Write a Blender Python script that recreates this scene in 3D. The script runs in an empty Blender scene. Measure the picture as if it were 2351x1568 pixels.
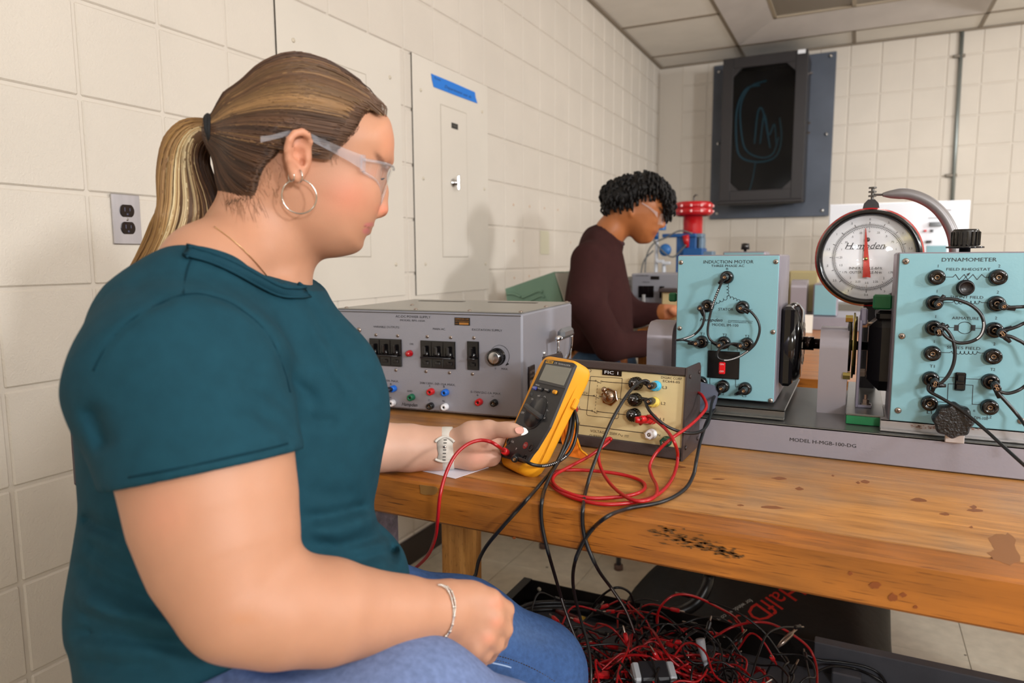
import bpy, bmesh, math, random
import numpy as np
from mathutils import Vector, Matrix
random.seed(7); RNG = np.random.RandomState(7)
R = math.radians; PI = math.pi
scene = bpy.context.scene
COL = scene.collection
# ------------------------------------------------------------------ camera
IW, IH, F = 2351.0, 1568.0, 1602.95
YAW, PITCH, ROLL, CZ = 0.4589, 0.1191, -0.0048, 1.1921
fw = Vector((-math.sin(YAW)*math.cos(PITCH), math.cos(YAW)*math.cos(PITCH), -math.sin(PITCH)))
r0 = Vector((math.cos(YAW), math.sin(YAW), 0)); u0 = r0.cross(fw)
rt = r0*math.cos(ROLL)+u0*math.sin(ROLL); up = -r0*math.sin(ROLL)+u0*math.cos(ROLL)
CO = Vector((0, 0, CZ))
cd = bpy.data.cameras.new('camera'); cam = bpy.data.objects.new('camera', cd); COL.objects.link(cam)
cd.sensor_width = 36; cd.lens = F*36/IW; cd.clip_start = .02; cd.clip_end = 60
cam.matrix_world = Matrix(((rt.x, up.x, -fw.x, CO.x), (rt.y, up.y, -fw.y, CO.y), (rt.z, up.z, -fw.z, CO.z), (0, 0, 0, 1)))
cd.dof.use_dof = True; cd.dof.focus_distance = 1.15; cd.dof.aperture_fstop = 4.6
scene.camera = cam
# ------------------------------------------------------------------ light
w = bpy.data.worlds.new('world'); scene.world = w; w.use_nodes = True
w.node_tree.nodes['Background'].inputs[0].default_value = (.95, .97, 1, 1)
w.node_tree.nodes['Background'].inputs[1].default_value = .25
vs = scene.view_settings
vs.view_transform = 'Standard'; vs.look = 'None'; vs.gamma = 1; vs.use_curve_mapping = False; vs.exposure = .05
def area(name, loc, target, size, power, color):
    l = bpy.data.lights.new(name, 'AREA'); l.shape = 'DISK'; l.size = size; l.energy = power; l.color = color
    o = bpy.data.objects.new(name, l); COL.objects.link(o); o.location = loc
    o.rotation_euler = (Vector(target)-Vector(loc)).to_track_quat('-Z', 'Y').to_euler(); return o
area('flash_left', (-.95, -1.9, 2.05), (-.6, 1.3, 1.0), .4, 6.5, (.96, .98, 1))
area('flash_right', (3.5, -.7, 2.2), (.2, 2.0, .9), .4, 92, (.95, .98, 1))
area('flash_far', (3.7, 2.7, 2.2), (-1.0, 4.3, 1.5), .4, 78, (.97, .98, 1))
area('ceiling_fill', (1.2, -1.0, 1.7), (1.3, .6, 2.7), .4, 55, (.97, .98, 1))  # added uplight that brightens the ceiling and gives soft fill
for i, (x, y) in enumerate([(2.0, .3), (1.6, 3.4), (3.2, 1.6), (.2, 4.4)]):
    area('ceiling_fitting_light', (x, y, 2.68), (x, y, 0), .7, 12, (1, .97, .93))
# ------------------------------------------------------------------ helpers
def lin(h):
    if isinstance(h, str):
        h = h.lstrip('#'); c = [int(h[i:i+2], 16)/255 for i in (0, 2, 4)]
    else: c = list(h)
    return tuple(((v+.055)/1.055)**2.4 if v > .04045 else v/12.92 for v in c)
def ray(x, y): return fw*F+rt*(x-IW/2)-up*(y-IH/2)
def at(x, y, X=None, Y=None, Z=None, D=None):
    d = ray(x, y)
    t = D/F if D is not None else (X/d.x if X is not None else (Y/d.y if Y is not None else (Z-CZ)/d.z))
    return CO+d*t
MATS = {}
def mat(name, col, rough=.5, metal=0, spec=.5, var=0, vscale=8, bump=0, bscale=200, attr=None, coat=0, emis=None, stretch=None, col2=None, coords='Object', sss=0, detail=4):
    if name in MATS: return MATS[name]
    m = bpy.data.materials.new(name); m.use_nodes = True; MATS[name] = m
    nt = m.node_tree; N = nt.nodes; L = nt.links; b = N['Principled BSDF']
    c = lin(col)
    b.inputs['Base Color'].default_value = (*c, 1); b.inputs['Roughness'].default_value = rough
    b.inputs['Metallic'].default_value = metal; b.inputs['Specular IOR Level'].default_value = spec
    b.inputs['Coat Weight'].default_value = coat; b.inputs['Coat Roughness'].default_value = .1
    src = None
    if coords == 'World': src = N.new('ShaderNodeNewGeometry').outputs['Position']
    else: src = N.new('ShaderNodeTexCoord').outputs['Object']
    if stretch:
        mp = N.new('ShaderNodeMapping'); mp.inputs['Scale'].default_value = stretch; L.new(src, mp.inputs[0]); src = mp.outputs[0]
    base = None
    if attr:
        a = N.new('ShaderNodeAttribute'); a.attribute_name = attr; base = a.outputs['Color']; L.new(base, b.inputs['Base Color'])
    if var:
        n = N.new('ShaderNodeTexNoise'); n.inputs['Scale'].default_value = vscale; n.inputs['Detail'].default_value = detail; L.new(src, n.inputs[0])
        r = N.new('ShaderNodeValToRGB'); L.new(n.outputs[0], r.inputs[0])
        r.color_ramp.elements[0].position = .3; r.color_ramp.elements[1].position = .7
        k = lin(col2) if col2 else tuple(v*(1-var) for v in c)
        if base is None:
            r.color_ramp.elements[0].color = (*k, 1); r.color_ramp.elements[1].color = (*c, 1) if col2 else (*[min(1, v*(1+var*.5)) for v in c], 1)
            L.new(r.outputs[0], b.inputs['Base Color'])
        else:
            r.color_ramp.elements[0].color = (1-var,)*3+(1,); r.color_ramp.elements[1].color = (1, 1, 1, 1)
            mx = N.new('ShaderNodeMix'); mx.data_type = 'RGBA'; mx.blend_type = 'MULTIPLY'; mx.inputs[0].default_value = 1
            L.new(base, mx.inputs[6]); L.new(r.outputs[0], mx.inputs[7]); L.new(mx.outputs[2], b.inputs['Base Color'])
    if bump:
        n2 = N.new('ShaderNodeTexNoise'); n2.inputs['Scale'].default_value = bscale; n2.inputs['Detail'].default_value = 3; L.new(src, n2.inputs[0])
        bp = N.new('ShaderNodeBump'); bp.inputs['Strength'].default_value = bump; bp.inputs['Distance'].default_value = .002
        L.new(n2.outputs[0], bp.inputs['Height']); L.new(bp.outputs[0], b.inputs['Normal'])
    if emis: b.inputs['Emission Color'].default_value = (*lin(emis[0]), 1); b.inputs['Emission Strength'].default_value = emis[1]
    if sss:
        b.inputs['Subsurface Weight'].default_value = sss; b.inputs['Subsurface Radius'].default_value = (1, .35, .2); b.inputs['Subsurface Scale'].default_value = .006
    return m
def clear(name, tint, rough, gl=1.0, haze=0, hz=(1, 1, 1)):
    m = bpy.data.materials.new(name); m.use_nodes = True; MATS[name] = m; nt = m.node_tree; nt.nodes.clear(); N = nt.nodes; L = nt.links
    o = N.new('ShaderNodeOutputMaterial'); tr = N.new('ShaderNodeBsdfTransparent'); tr.inputs[0].default_value = (*tint, 1); gs = N.new('ShaderNodeBsdfGlossy'); gs.inputs['Roughness'].default_value = rough; gs.inputs[0].default_value = (gl, gl, gl, 1)
    lw = N.new('ShaderNodeLayerWeight'); lw.inputs[0].default_value = .5; p = N.new('ShaderNodeMath'); p.operation = 'POWER'; p.inputs[1].default_value = 4; L.new(lw.outputs['Facing'], p.inputs[0]); q = N.new('ShaderNodeMath'); q.operation = 'MULTIPLY_ADD'; q.inputs[1].default_value = .85; q.inputs[2].default_value = .04; L.new(p.outputs[0], q.inputs[0])
    src = tr.outputs[0]
    if haze:
        df = N.new('ShaderNodeBsdfDiffuse'); df.inputs[0].default_value = (*hz, 1); m1 = N.new('ShaderNodeMixShader'); m1.inputs[0].default_value = haze; L.new(src, m1.inputs[1]); L.new(df.outputs[0], m1.inputs[2]); src = m1.outputs[0]
    m2 = N.new('ShaderNodeMixShader'); L.new(q.outputs[0], m2.inputs[0]); L.new(src, m2.inputs[1]); L.new(gs.outputs[0], m2.inputs[2]); L.new(m2.outputs[0], o.inputs[0]); return m
def tag(o, label=None, cat=None, group=None, kind=None):
    if label: o['label'] = label
    if cat: o['category'] = cat
    if group: o['group'] = group
    if kind: o['kind'] = kind
    return o
def thing(name, label, cat, loc=(0, 0, 0), group=None):
    o = bpy.data.objects.new(name, None); COL.objects.link(o); o.location = loc; o.empty_display_size = .02
    return tag(o, label, cat, group)
I4 = Matrix.Identity(4)
class MB:
    def __init__(s, M=I4): s.v = []; s.f = []; s.sm = []; s.mi = []; s.M = M; s.cur = 0
    def add(s, vs, fs, smooth=False, M=None):
        M = s.M if M is None else M; b = len(s.v)
        s.v += [tuple(M @ Vector(v)) for v in vs]
        s.f += [tuple(b+i for i in f) for f in fs]; s.sm += [smooth]*len(fs); s.mi += [s.cur]*len(fs); return s
    def box(s, c, d, bev=0, M=None):
        x, y, z = d[0]/2, d[1]/2, d[2]/2; b = min(bev, x*.98, y*.98, z*.98)
        if b <= 0:
            v = [(c[0]+i*x, c[1]+j*y, c[2]+k*z) for i in (-1, 1) for j in (-1, 1) for k in (-1, 1)]
            return s.add(v, [(0, 1, 3, 2), (4, 6, 7, 5), (0, 4, 5, 1), (2, 3, 7, 6), (0, 2, 6, 4), (1, 5, 7, 3)], M=M)
        v = []; id = {}
        for i in (-1, 1):
            for j in (-1, 1):
                for k in (-1, 1):
                    for a in range(3):
                        p = [i*x, j*y, k*z]; q = [i*(x-b), j*(y-b), k*(z-b)]; q[a] = p[a]
                        id[(i, j, k, a)] = len(v); v.append((c[0]+q[0], c[1]+q[1], c[2]+q[2]))
        f = []
        for a in range(3):
            o1, o2 = [q for q in range(3) if q != a]
            for sg in (-1, 1):
                cs = []
                for (p, q) in ((-1, -1), (1, -1), (1, 1), (-1, 1)):
                    t = [0, 0, 0]; t[a] = sg; t[o1] = p; t[o2] = q; cs.append(id[(*t, a)])
                f.append(tuple(cs) if (sg > 0) == (a != 1) else tuple(cs[::-1]))
        for a in range(3):  # edges along axis a
            o1, o2 = [q for q in range(3) if q != a]
            for p in (-1, 1):
                for q in (-1, 1):
                    t1 = [0, 0, 0]; t1[a] = -1; t1[o1] = p; t1[o2] = q; t2 = list(t1); t2[a] = 1
                    f.append((id[(*t1, o1)], id[(*t2, o1)], id[(*t2, o2)], id[(*t1, o2)]))
        for i in (-1, 1):
            for j in (-1, 1):
                for k in (-1, 1): f.append((id[(i, j, k, 0)], id[(i, j, k, 1)], id[(i, j, k, 2)]))
        return s.add(v, f, M=M)
    def lathe(s, o, axis, prof, n=24, smooth=True, M=None, caps=True):
        o = Vector(o); a = Vector(axis).normalized(); t = a.orthogonal().normalized(); b = a.cross(t)
        v = []; f = []
        for (r, h) in prof:
            for i in range(n):
                an = 2*PI*i/n; v.append(o+a*h+(t*math.cos(an)+b*math.sin(an))*max(r, 1e-6))
        for j in range(len(prof)-1):
            for i in range(n): f.append((j*n+i, j*n+(i+1) % n, (j+1)*n+(i+1) % n, (j+1)*n+i))
        if caps and prof[0][0] > 1e-5: f.append(tuple(range(n))[::-1])
        if caps and prof[-1][0] > 1e-5: f.append(tuple((len(prof)-1)*n+i for i in range(n)))
        return s.add(v, f, smooth, M)
    def cyl(s, p0, p1, r, n=20, M=None, r1=None):
        p0 = Vector(p0); p1 = Vector(p1); h = (p1-p0).length; r1 = r if r1 is None else r1
        return s.lathe(p0, p1-p0, [(r, 0), (r1, h)], n, n > 8, M)
    def tube(s, pts, r, n=8, M=None, closed=False, caps=True, flat=1.0):
        pts = [Vector(p) for p in pts]; m = len(pts); rr = r if hasattr(r, '__len__') else [r]*m
        v = []; f = []; nrm = None
        for i, p in enumerate(pts):
            if closed: t = (pts[(i+1) % m]-pts[i-1]).normalized()
            else: t = (pts[min(i+1, m-1)]-pts[max(i-1, 0)]).normalized()
            if nrm is None: nrm = t.orthogonal().normalized()
            nrm = (nrm-t*nrm.dot(t)); nrm = nrm.normalized() if nrm.length > 1e-6 else t.orthogonal().normalized()
            b = t.cross(nrm)
            for k in range(n):
                an = 2*PI*k/n; v.append(p+(nrm*math.cos(an)+b*math.sin(an)*flat)*rr[i])
        for i in range(m if closed else m-1):
            j = (i+1) % m
            for k in range(n): f.append((i*n+k, i*n+(k+1) % n, j*n+(k+1) % n, j*n+k))
        if caps and not closed: f.append(tuple(range(n))[::-1]); f.append(tuple((m-1)*n+k for k in range(n)))
        return s.add(v, f, True, M)
    def prism(s, poly, z0, z1, M=None):  # poly in xy
        n = len(poly); v = [(x, y, z0) for x, y in poly]+[(x, y, z1) for x, y in poly]
        f = [tuple(range(n))[::-1], tuple(range(n, 2*n))]+[(i, (i+1) % n, n+(i+1) % n, n+i) for i in range(n)]
        return s.add(v, f, M=M)
    def sphere(s, c, r, nu=16, nv=10, M=None):
        rr = r if hasattr(r, '__len__') else (r, r, r); v = []; f = []
        for j in range(nv+1):
            th = PI*j/nv
            for i in range(nu):
                ph = 2*PI*i/nu; v.append((c[0]+rr[0]*math.sin(th)*math.cos(ph), c[1]+rr[1]*math.sin(th)*math.sin(ph), c[2]+rr[2]*math.cos(th)))
        for j in range(nv):
            for i in range(nu): f.append((j*nu+i, (j+1)*nu+i, (j+1)*nu+(i+1) % nu, j*nu+(i+1) % nu))
        return s.add(v, f, True, M)
    def text(s, txt, x, y, h, width=None, shear=0, z=0.0004, align='CENTER', M=None, rot=0, spacing=1.0, mirror=False, weight=0):
        c = bpy.data.curves.new('lettering_source', 'FONT'); c.body = txt; c.size = 1; c.resolution_u = 2; c.align_x = align; c.align_y = 'CENTER'; c.shear = shear; c.space_character = spacing; c.offset = weight
        o = bpy.data.objects.new('lettering_source', c); COL.objects.link(o)
        dg = bpy.context.evaluated_depsgraph_get(); me = o.evaluated_get(dg).to_mesh()
        vs = [v.co.copy() for v in me.vertices]; fs = [tuple(p.vertices) for p in me.polygons]
        o.evaluated_get(dg).to_mesh_clear(); bpy.data.objects.remove(o); bpy.data.curves.remove(c)
        if not vs: return s
        sc = h/.70; sx = sc
        wd = max(v.x for v in vs)-min(v.x for v in vs)
        if width: sx = width/wd
        cr, sr = math.cos(rot), math.sin(rot)
        out = []
        for v in vs:
            a, b = v.x*sx, v.y*sc
            out.append((x+a*cr-b*sr, y+a*sr+b*cr, z))
        return s.add(out, fs, M=M)
    def build(s, name, material, parent=None, label=None, cat=None, group=None, kind=None, local=False, recalc=True):
        me = bpy.data.meshes.new(name); me.from_pydata(s.v, [], s.f)
        ms = material if isinstance(material, (list, tuple)) else [material]
        for m in ms: me.materials.append(m)
        me.polygons.foreach_set('use_smooth', s.sm)
        if len(ms) > 1: me.polygons.foreach_set('material_index', s.mi)
        if recalc and len(s.f) < 60000:
            bm = bmesh.new(); bm.from_mesh(me); bmesh.ops.recalc_face_normals(bm, faces=bm.faces); bm.to_mesh(me); bm.free()
        me.update()
        o = bpy.data.objects.new(name, me); COL.objects.link(o)
        if parent:
            o.parent = parent
            if not local: o.matrix_parent_inverse = parent_world(parent).inverted()
        return tag(o, label, cat, group, kind)
def parent_world(o):
    m = Matrix.LocRotScale(o.location, o.rotation_euler, o.scale) if o.rotation_mode != 'QUATERNION' else Matrix.LocRotScale(o.location, o.rotation_quaternion, o.scale)
    return parent_world(o.parent) @ o.matrix_parent_inverse @ m if o.parent else m
def spline(pts, per=8):
    """Catmull-Rom through points (centripetal enough for leads)."""
    P = [Vector(p) for p in pts]; P = [P[0]*2-P[1]]+P+[P[-1]*2-P[-2]]; out = []
    for i in range(1, len(P)-2):
        a, b, c, d = P[i-1:i+3]
        for k in range(per):
            t = k/per
            out.append(.5*((2*b)+(c-a)*t+(2*a-5*b+4*c-d)*t*t+(3*b-a-3*c+d)*t**3))
    out.append(P[-2]); return out
def frame(o, ex, ey, ez):
    return Matrix(((ex[0], ey[0], ez[0], o[0]), (ex[1], ey[1], ez[1], o[1]), (ex[2], ey[2], ez[2], o[2]), (0, 0, 0, 1)))
class Face:
    """A flat front panel: local x to the right, y up, z out of the panel."""
    def __init__(s, o, ex, ey):
        s.o = Vector(o); s.ex = Vector(ex).normalized(); s.ey = Vector(ey).normalized(); s.ez = s.ex.cross(s.ey)
        s.M = frame(s.o, s.ex, s.ey, s.ez); s.Mi = s.M.inverted()
    def uv(s, px, py, h=0):
        d = ray(px, py); t = (s.o+s.ez*h-CO).dot(s.ez)/d.dot(s.ez); q = s.Mi @ (CO+d*t); return q.x, q.y
    def k(s, px, py):  # metres per vertical pixel near a point
        a = s.uv(px, py-5); b = s.uv(px, py+5); return math.hypot(a[0]-b[0], a[1]-b[1])/10
    def P(s, px, py, h=0):
        u, v = s.uv(px, py, h); return s.M @ Vector((u, v, h))
    def txt(s, mb, t, px, py, hpx, wpx=None, z=.0005, **k):
        u, v = s.uv(px, py); w_ = None
        if wpx: w_ = s.uv(px+wpx/2, py)[0]-s.uv(px-wpx/2, py)[0]
        mb.text(t, u, v, hpx*s.k(px, py), w_, z=z, M=s.M, **k)
    def line(s, mb, pts, wpx=1.3, z=.0004, t=.0003, closed=False, dash=None):
        q = [s.uv(*p) for p in pts]; w_ = wpx*s.k(*pts[0])
        if closed: q.append(q[0])
        for a, b in zip(q, q[1:]):
            dx, dy = b[0]-a[0], b[1]-a[1]; l = math.hypot(dx, dy)
            if l < 1e-7: continue
            nx, ny = -dy/l*w_/2, dx/l*w_/2; ex, ey = dx/l*w_*.3, dy/l*w_*.3
            n = 1 if not dash else dash
            for i in range(n):
                f0 = i/n; f1 = (i+(.55 if dash else 1))/n
                A = (a[0]+dx*f0-ex*(not dash), a[1]+dy*f0-ey*(not dash)); B = (a[0]+dx*f1+ex*(not dash), a[1]+dy*f1+ey*(not dash))
                mb.add([(A[0]+nx, A[1]+ny, z), (A[0]-nx, A[1]-ny, z), (B[0]-nx, B[1]-ny, z), (B[0]+nx, B[1]+ny, z)], [(0, 1, 2, 3)], M=s.M)
FT = .0  # floor level
BT = .85 # bench top
# ------------------------------------------------------------------ room
XW, YB, CEI = -1.5249, 5.8368, 2.719
wallm = mat('painted_block', '#d0c7bb', .55, var=.05, vscale=3, bump=.55, bscale=230, coords='World', spec=.35)
plainm = mat('painted_wall', '#d6cab6', .6)
mort = mat('painted_joint', '#cdc4b8', .55, bump=.35, bscale=160, coords='World')
J = .203; Z0 = .12; YJ = .9875; XJ = -.1274; BW_ = .1955
def block_mesh(name, w_, h_, axis):
    b = MB()
    d = .012
    if axis == 'x': b.box((-d/2+.0, 0, 0), (d, w_, h_), .0035)
    else: b.box((0, d/2, 0), (w_, d, h_), .0035)
    me = bpy.data.meshes.new(name); me.from_pydata(b.v, [], b.f); me.materials.append(wallm)
    bm = bmesh.new(); bm.from_mesh(me); bmesh.ops.recalc_face_normals(bm, faces=bm.faces); bm.to_mesh(me); bm.free()
    return me
def join_blocks(spots, axis):
    b = MB(); d = .012
    for (p, h_) in spots:
        if axis == 'x': b.box((p[0]-d/2, p[1], p[2]), (d, BW_, h_), .0035)
        else: b.box((p[0], p[1]+d/2, p[2]), (BW_, d, h_), .0035)
    return b
rows = [(Z0+J*(k+.5), BW_) for k in range(12)]+[((Z0+12*J+CEI)/2+.002, CEI-(Z0+12*J)-.006), (Z0/2, Z0-.008)]
wl = MB().box((XW-.0045-.05, 1.7, CEI/2), (.1, 8.5, CEI)).build('wall_left', mort, kind='structure')
mf = block_mesh('block', BW_, BW_, 'x'); mt = block_mesh('block', BW_, rows[12][1], 'x'); rest = []; n = 0
for j in range(-12, 24):
    for k, (z, h_) in enumerate(rows):
        p = (XW, YJ+J*(j+.5), z)
        if -2 <= j <= 20 and k <= 12 and n < 299:
            o = bpy.data.objects.new('block', mf if k < 12 else mt); COL.objects.link(o); o.location = p; o.parent = wl; n += 1
        else: rest.append((p, h_))
join_blocks([r for r in rest if r[0][1] > -1.6], 'x').build('block_rest', wallm, wl, kind='stuff')
wb = MB().box((1.5, YB+.0045+.05, CEI/2), (6.3, .1, CEI)).build('wall_back', mort, kind='structure')
mf = block_mesh('block', BW_, BW_, 'y'); mt = block_mesh('block', BW_, rows[12][1], 'y'); rest = []
for i in range(-7, 15):
    for k, (z, h_) in enumerate(rows):
        x0 = XJ+J*i; p = (x0+J/2, YB, z)
        if -7 < i-0 and i <= 6 and 2 <= k <= 12:
            o = bpy.data.objects.new('block', mf if k < 12 else mt); COL.objects.link(o); o.location = p; o.parent = wb
        elif i > -7 or True: rest.append((p, h_))
join_blocks([r for r in rest if r[0][0] > XW+.09], 'y').build('block_rest', wallm, wb, kind='stuff')
MB().box((4.6, 1.7, CEI/2), (.1, 8.5, CEI)).build('wall_right', plainm, kind='structure')
MB().box((1.5, -2.5, CEI/2), (6.3, .1, CEI)).build('wall_front', plainm, kind='structure')
# floor of vinyl tiles
flm = mat('vinyl_tile', '#c6bda9', .38, var=.12, vscale=26, spec=.4, coords='World', bump=.05, bscale=60)
fl = MB().box((1.5, 1.7, -.052), (6.4, 8.6, .1)).build('floor', mat('tile_joint', '#7d7563', .7), kind='structure')
b = MB(); b.box((0, 0, 0), (.3035, .3035, .003), .0008); me = bpy.data.meshes.new('tile'); me.from_pydata(b.v, [], b.f); me.materials.append(flm)
rest = []
for i in range(-1, 20):
    for j in range(-8, 18):
        p = (-1.48+.305*i+.1525, .2+.305*j+.1525, -.0005)
        if 0 <= i <= 9 and 4 <= j <= 17:
            o = bpy.data.objects.new('tile', me); COL.objects.link(o); o.location = p; o.parent = fl
        else: rest.append(p)
b = MB()
for p in rest: b.box(p, (.3035, .3035, .003))
b.build('tile_rest', flm, fl, kind='stuff')
# dark scuffs and spots trodden into the tiles
b = MB()
for k in range(90):
    x, y = RNG.uniform(-1.3, 1.0), RNG.uniform(1.6, 5.2); r_ = RNG.uniform(.002, .007)
    b.prism([(x+r_*math.cos(a)*RNG.uniform(.6, 1.3), y+r_*math.sin(a)) for a in np.linspace(0, 2*PI, 9)[:-1]], .0011, .0014)
b.build('floor_speck', mat('floor_speck', '#5f574a', .6), fl, kind='stuff')
MB().box((XW+.006, 2.9, .054), (.012, 5.9, .108), .003).build('baseboard_left', mat('vinyl_base', '#2e2522', .35), kind='structure')
MB().box((1.5, YB-.006, .054), (6.0, .012, .108), .003).build('baseboard_back', MATS['vinyl_base'], kind='structure')
# ceiling: lay-in tiles on a metal grid, one recessed coffer fitting
tilem = mat('ceiling_tile', '#e6e1da', .85, var=.05, vscale=5, bump=.3, bscale=150)
gridm = mat('grid_metal', '#857868', .5)
ce = MB().box((1.5, 1.7, CEI+.25), (6.3, 8.5, .1)).build('ceiling', tilem, kind='structure')
G = .762; gx = [-.866+G*i for i in range(-1, 8)]; gy = [5.50+G*j for j in range(-10, 2)]
gx[0] = XW; gy[-1] = YB; 
CO4 = (-.866, .658, 5.50-2*G, 5.50)
def in_coffer(x, y): return (CO4[0] < x < CO4[1] and CO4[2] < y < CO4[3]) or (CO4[0]+3*G < x < CO4[1]+3*G and CO4[2]-3*G < y < CO4[3]-3*G)
for i in range(len(gx)-1):
    for j in range(len(gy)-1):
        cx, cy = (gx[i]+gx[i+1])/2, (gy[j]+gy[j+1])/2
        if cx > 4.5 or in_coffer(cx, cy): continue
        MB().box((cx, cy, CEI+.012), (gx[i+1]-gx[i]-.012, gy[j+1]-gy[j]-.012, .016), .002).build('ceiling_tile', tilem, ce)
b = MB()
for i, x in enumerate(gx[1:]):
    for j in range(len(gy)-1):
        if not in_coffer(x+.01, (gy[j]+gy[j+1])/2) or not in_coffer(x-.01, (gy[j]+gy[j+1])/2):
            b.box((x, (gy[j]+gy[j+1])/2, CEI+.002), (.024, gy[j+1]-gy[j], .006))
for j, y in enumerate(gy[:-1]):
    for i in range(len(gx)-1):
        if not (in_coffer((gx[i]+gx[i+1])/2, y+.01) and in_coffer((gx[i]+gx[i+1])/2, y-.01)):
            b.box(((gx[i]+gx[i+1])/2, y, CEI+.002), (gx[i+1]-gx[i], .024, .006))
b.build('ceiling_grid', gridm, ce)
MB().box((XW+.012, 1.7, CEI-.004), (.024, 8.3, .010)).build('trim_1', gridm, kind='structure')
MB().box((1.5, YB-.012, CEI-.004), (6.0, .024, .010)).build('trim_2', gridm, kind='structure')
cof = mat('coffer_metal', '#c3bbb6', .4, var=.08, vscale=6)
for q, (dx, dy, lab) in enumerate(((0, 0, 'recessed white coffer light fitting over the back corner'), (3*G, -3*G, 'recessed coffer light fitting outside the picture to the right'))):
    if q: break
    x0, x1, y0, y1 = CO4[0]+dx+.012, CO4[1]+dx-.012, CO4[2]+dy+.012, CO4[3]+dy-.012; zi = CEI+.075; s_ = .27
    t = thing('ceiling_light', lab, 'light', ((x0+x1)/2, (y0+y1)/2, CEI))
    o4 = [(x0, y0), (x1, y0), (x1, y1), (x0, y1)]; i4 = [(x0+s_, y0+s_), (x1-s_, y0+s_), (x1-s_, y1-s_), (x0+s_, y1-s_)]
    for a in range(4):
        c = (a+1) % 4
        v = [(*o4[a], CEI), (*o4[c], CEI), (*i4[c], zi), (*i4[a], zi)]
        MB().add(v+[(p[0], p[1], p[2]+.006) for p in v], [(0, 1, 2, 3), (7, 6, 5, 4), (0, 4, 5, 1), (1, 5, 6, 2), (2, 6, 7, 3), (3, 7, 4, 0)]).build('sloped_side', cof, t)
    for a in range(2):
        xa = i4[0][0]+(i4[1][0]-i4[0][0])*a/2
        MB().box((xa+(i4[1][0]-i4[0][0])/4, (i4[0][1]+i4[2][1])/2, zi+.012), ((i4[1][0]-i4[0][0])/2-.02, i4[2][1]-i4[0][1]-.01, .01), .002).build('lens_panel', mat('coffer_lens', '#8e857a', .5), t)
    b = MB()
    for a in range(4):
        p, c = i4[a], i4[(a+1) % 4]; b.box(((p[0]+c[0])/2, (p[1]+c[1])/2, zi), (abs(c[0]-p[0])+.02, abs(c[1]-p[1])+.02, .012))
    b.box(((x0+x1)/2, (y0+y1)/2, zi), (.024, i4[2][1]-i4[0][1], .012)); b.build('lens_frame', mat('coffer_rim', '#a89a86', .5), t)
# ------------------------------------------------------------------ things on the left wall
LW = Face((XW, 0, 0), (0, 1, 0), (0, 0, 1))   # x = along the wall, y = up, z = into the room
panelm = mat('panel_paint', '#d2cabe', .42, var=.04, vscale=2.5, bump=.12, bscale=120, coords='World')
dark = mat('dark_gap', '#3a332b', .8)
scr = mat('painted_screw', '#cfc5b2', .4, metal=.2)
def wall_cover(name, label, y0, y1, z0, z1, door, screws):
    t = thing(name, label, 'electrical panel', (XW, (y0+y1)/2, z0))
    LWb = MB(LW.M); LWb.box(((y0+y1)/2, (z0+z1)/2, .002), (y1-y0, z1-z0, .004), .001); LWb.build('cover_plate', panelm, t)
    b = MB(LW.M); b.box((y0-.0015, (z0+z1)/2, .0022), (.003, z1-z0, .0025)); b.build('gap_line', dark, t)
    d0, d1, e0, e1 = door
    b = MB(LW.M)
    for (c, d) in (((d0, (e0+e1)/2), (.0018, e1-e0)), ((d1, (e0+e1)/2), (.0018, e1-e0)), (((d0+d1)/2, e0), (d1-d0, .0018)), (((d0+d1)/2, e1), (d1-d0, .0018))):
        b.box((c[0], c[1], .0041), (d[0], d[1], .0006))
    b.build('door_gap', mat('soft_gap', '#9a8f7e', .8), t)
    MB(LW.M).box(((d0+d1)/2, (e0+e1)/2, .0048), (d1-d0-.004, e1-e0-.004, .0018), .0006).build('door', panelm, t)
    for (y, z) in screws:
        b = MB(LW.M); b.lathe((y, z, .004), (0, 0, 1), [(.007, 0), (.0065, .002), (.003, .0034), (0, .0036)], 14)
        b.box((y, z, .0076), (.009, .0014, .0012)); b.build('screw', scr, t)
    return t
U = LW.uv
t1 = wall_cover('breaker_panel', 'large cream painted steel panel cover with a dark left edge, behind her head', 1.571, 2.176, 1.055, 1.945, (1.72, 1.975, 1.198, 1.808),
    [U(671, 93), U(893, 178), U(907, 607), U(690, 610)])
t2 = wall_cover('breaker_panel', 'cream painted steel panel cover wearing blue tape and a chrome latch', 2.252, 2.842, 1.05, 1.950, (2.446, 2.652, 1.197, 1.800),
    [U(964, 207), U(1105, 257), U(970, 410), U(1110, 434), U(975, 606), U(1113, 606)])
chrome = mat('chrome', '#d9dadd', .12, 1)
u, v = U(1037, 420)
b = MB(LW.M); b.lathe((u, v, .006), (0, 0, 1), [(.017, 0), (.017, .004), (.011, .007), (.010, .02), (0, .021)], 20); b.box((u+.008, v, .028), (.010, .058, .008), .003); b.cyl((u, v, .006), (u+.008, v, .03), .007); b.build('latch', chrome, t2)
u, v = U(1041, 290)
b = MB(LW.M); b.box((u, v, .0065), (.05, .022, .0015)); b.build('name_tag', mat('black_tag', '#16130f', .4), t2)
b = MB(LW.M); b.text('PANEL', u, v, .006, .03, z=.0075); b.build('lettering', mat('faint_white', '#77726a', .5), t2)
b = MB(LW.M)
q = [U(987, 169), U(1088, 212), U(1094, 238), U(993, 200)]
zig = [q[0], (q[0][0]+(q[1][0]-q[0][0])*.5, q[0][1]+.001), q[1], (q[1][0]+.006, (q[1][1]+q[2][1])/2), q[2], (q[3][0]+(q[2][0]-q[3][0])*.5, q[3][1]+.001), q[3], (q[0][0]+.006, (q[0][1]+q[3][1])/2)]
b.prism(zig[::-1], .0052, .0056)
tp = b.build('masking_tape', mat('blue_tape', '#0f72cf', .6), label='blue masking tape strip with handwriting, stuck on the latched panel cover', cat='tape')
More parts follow.
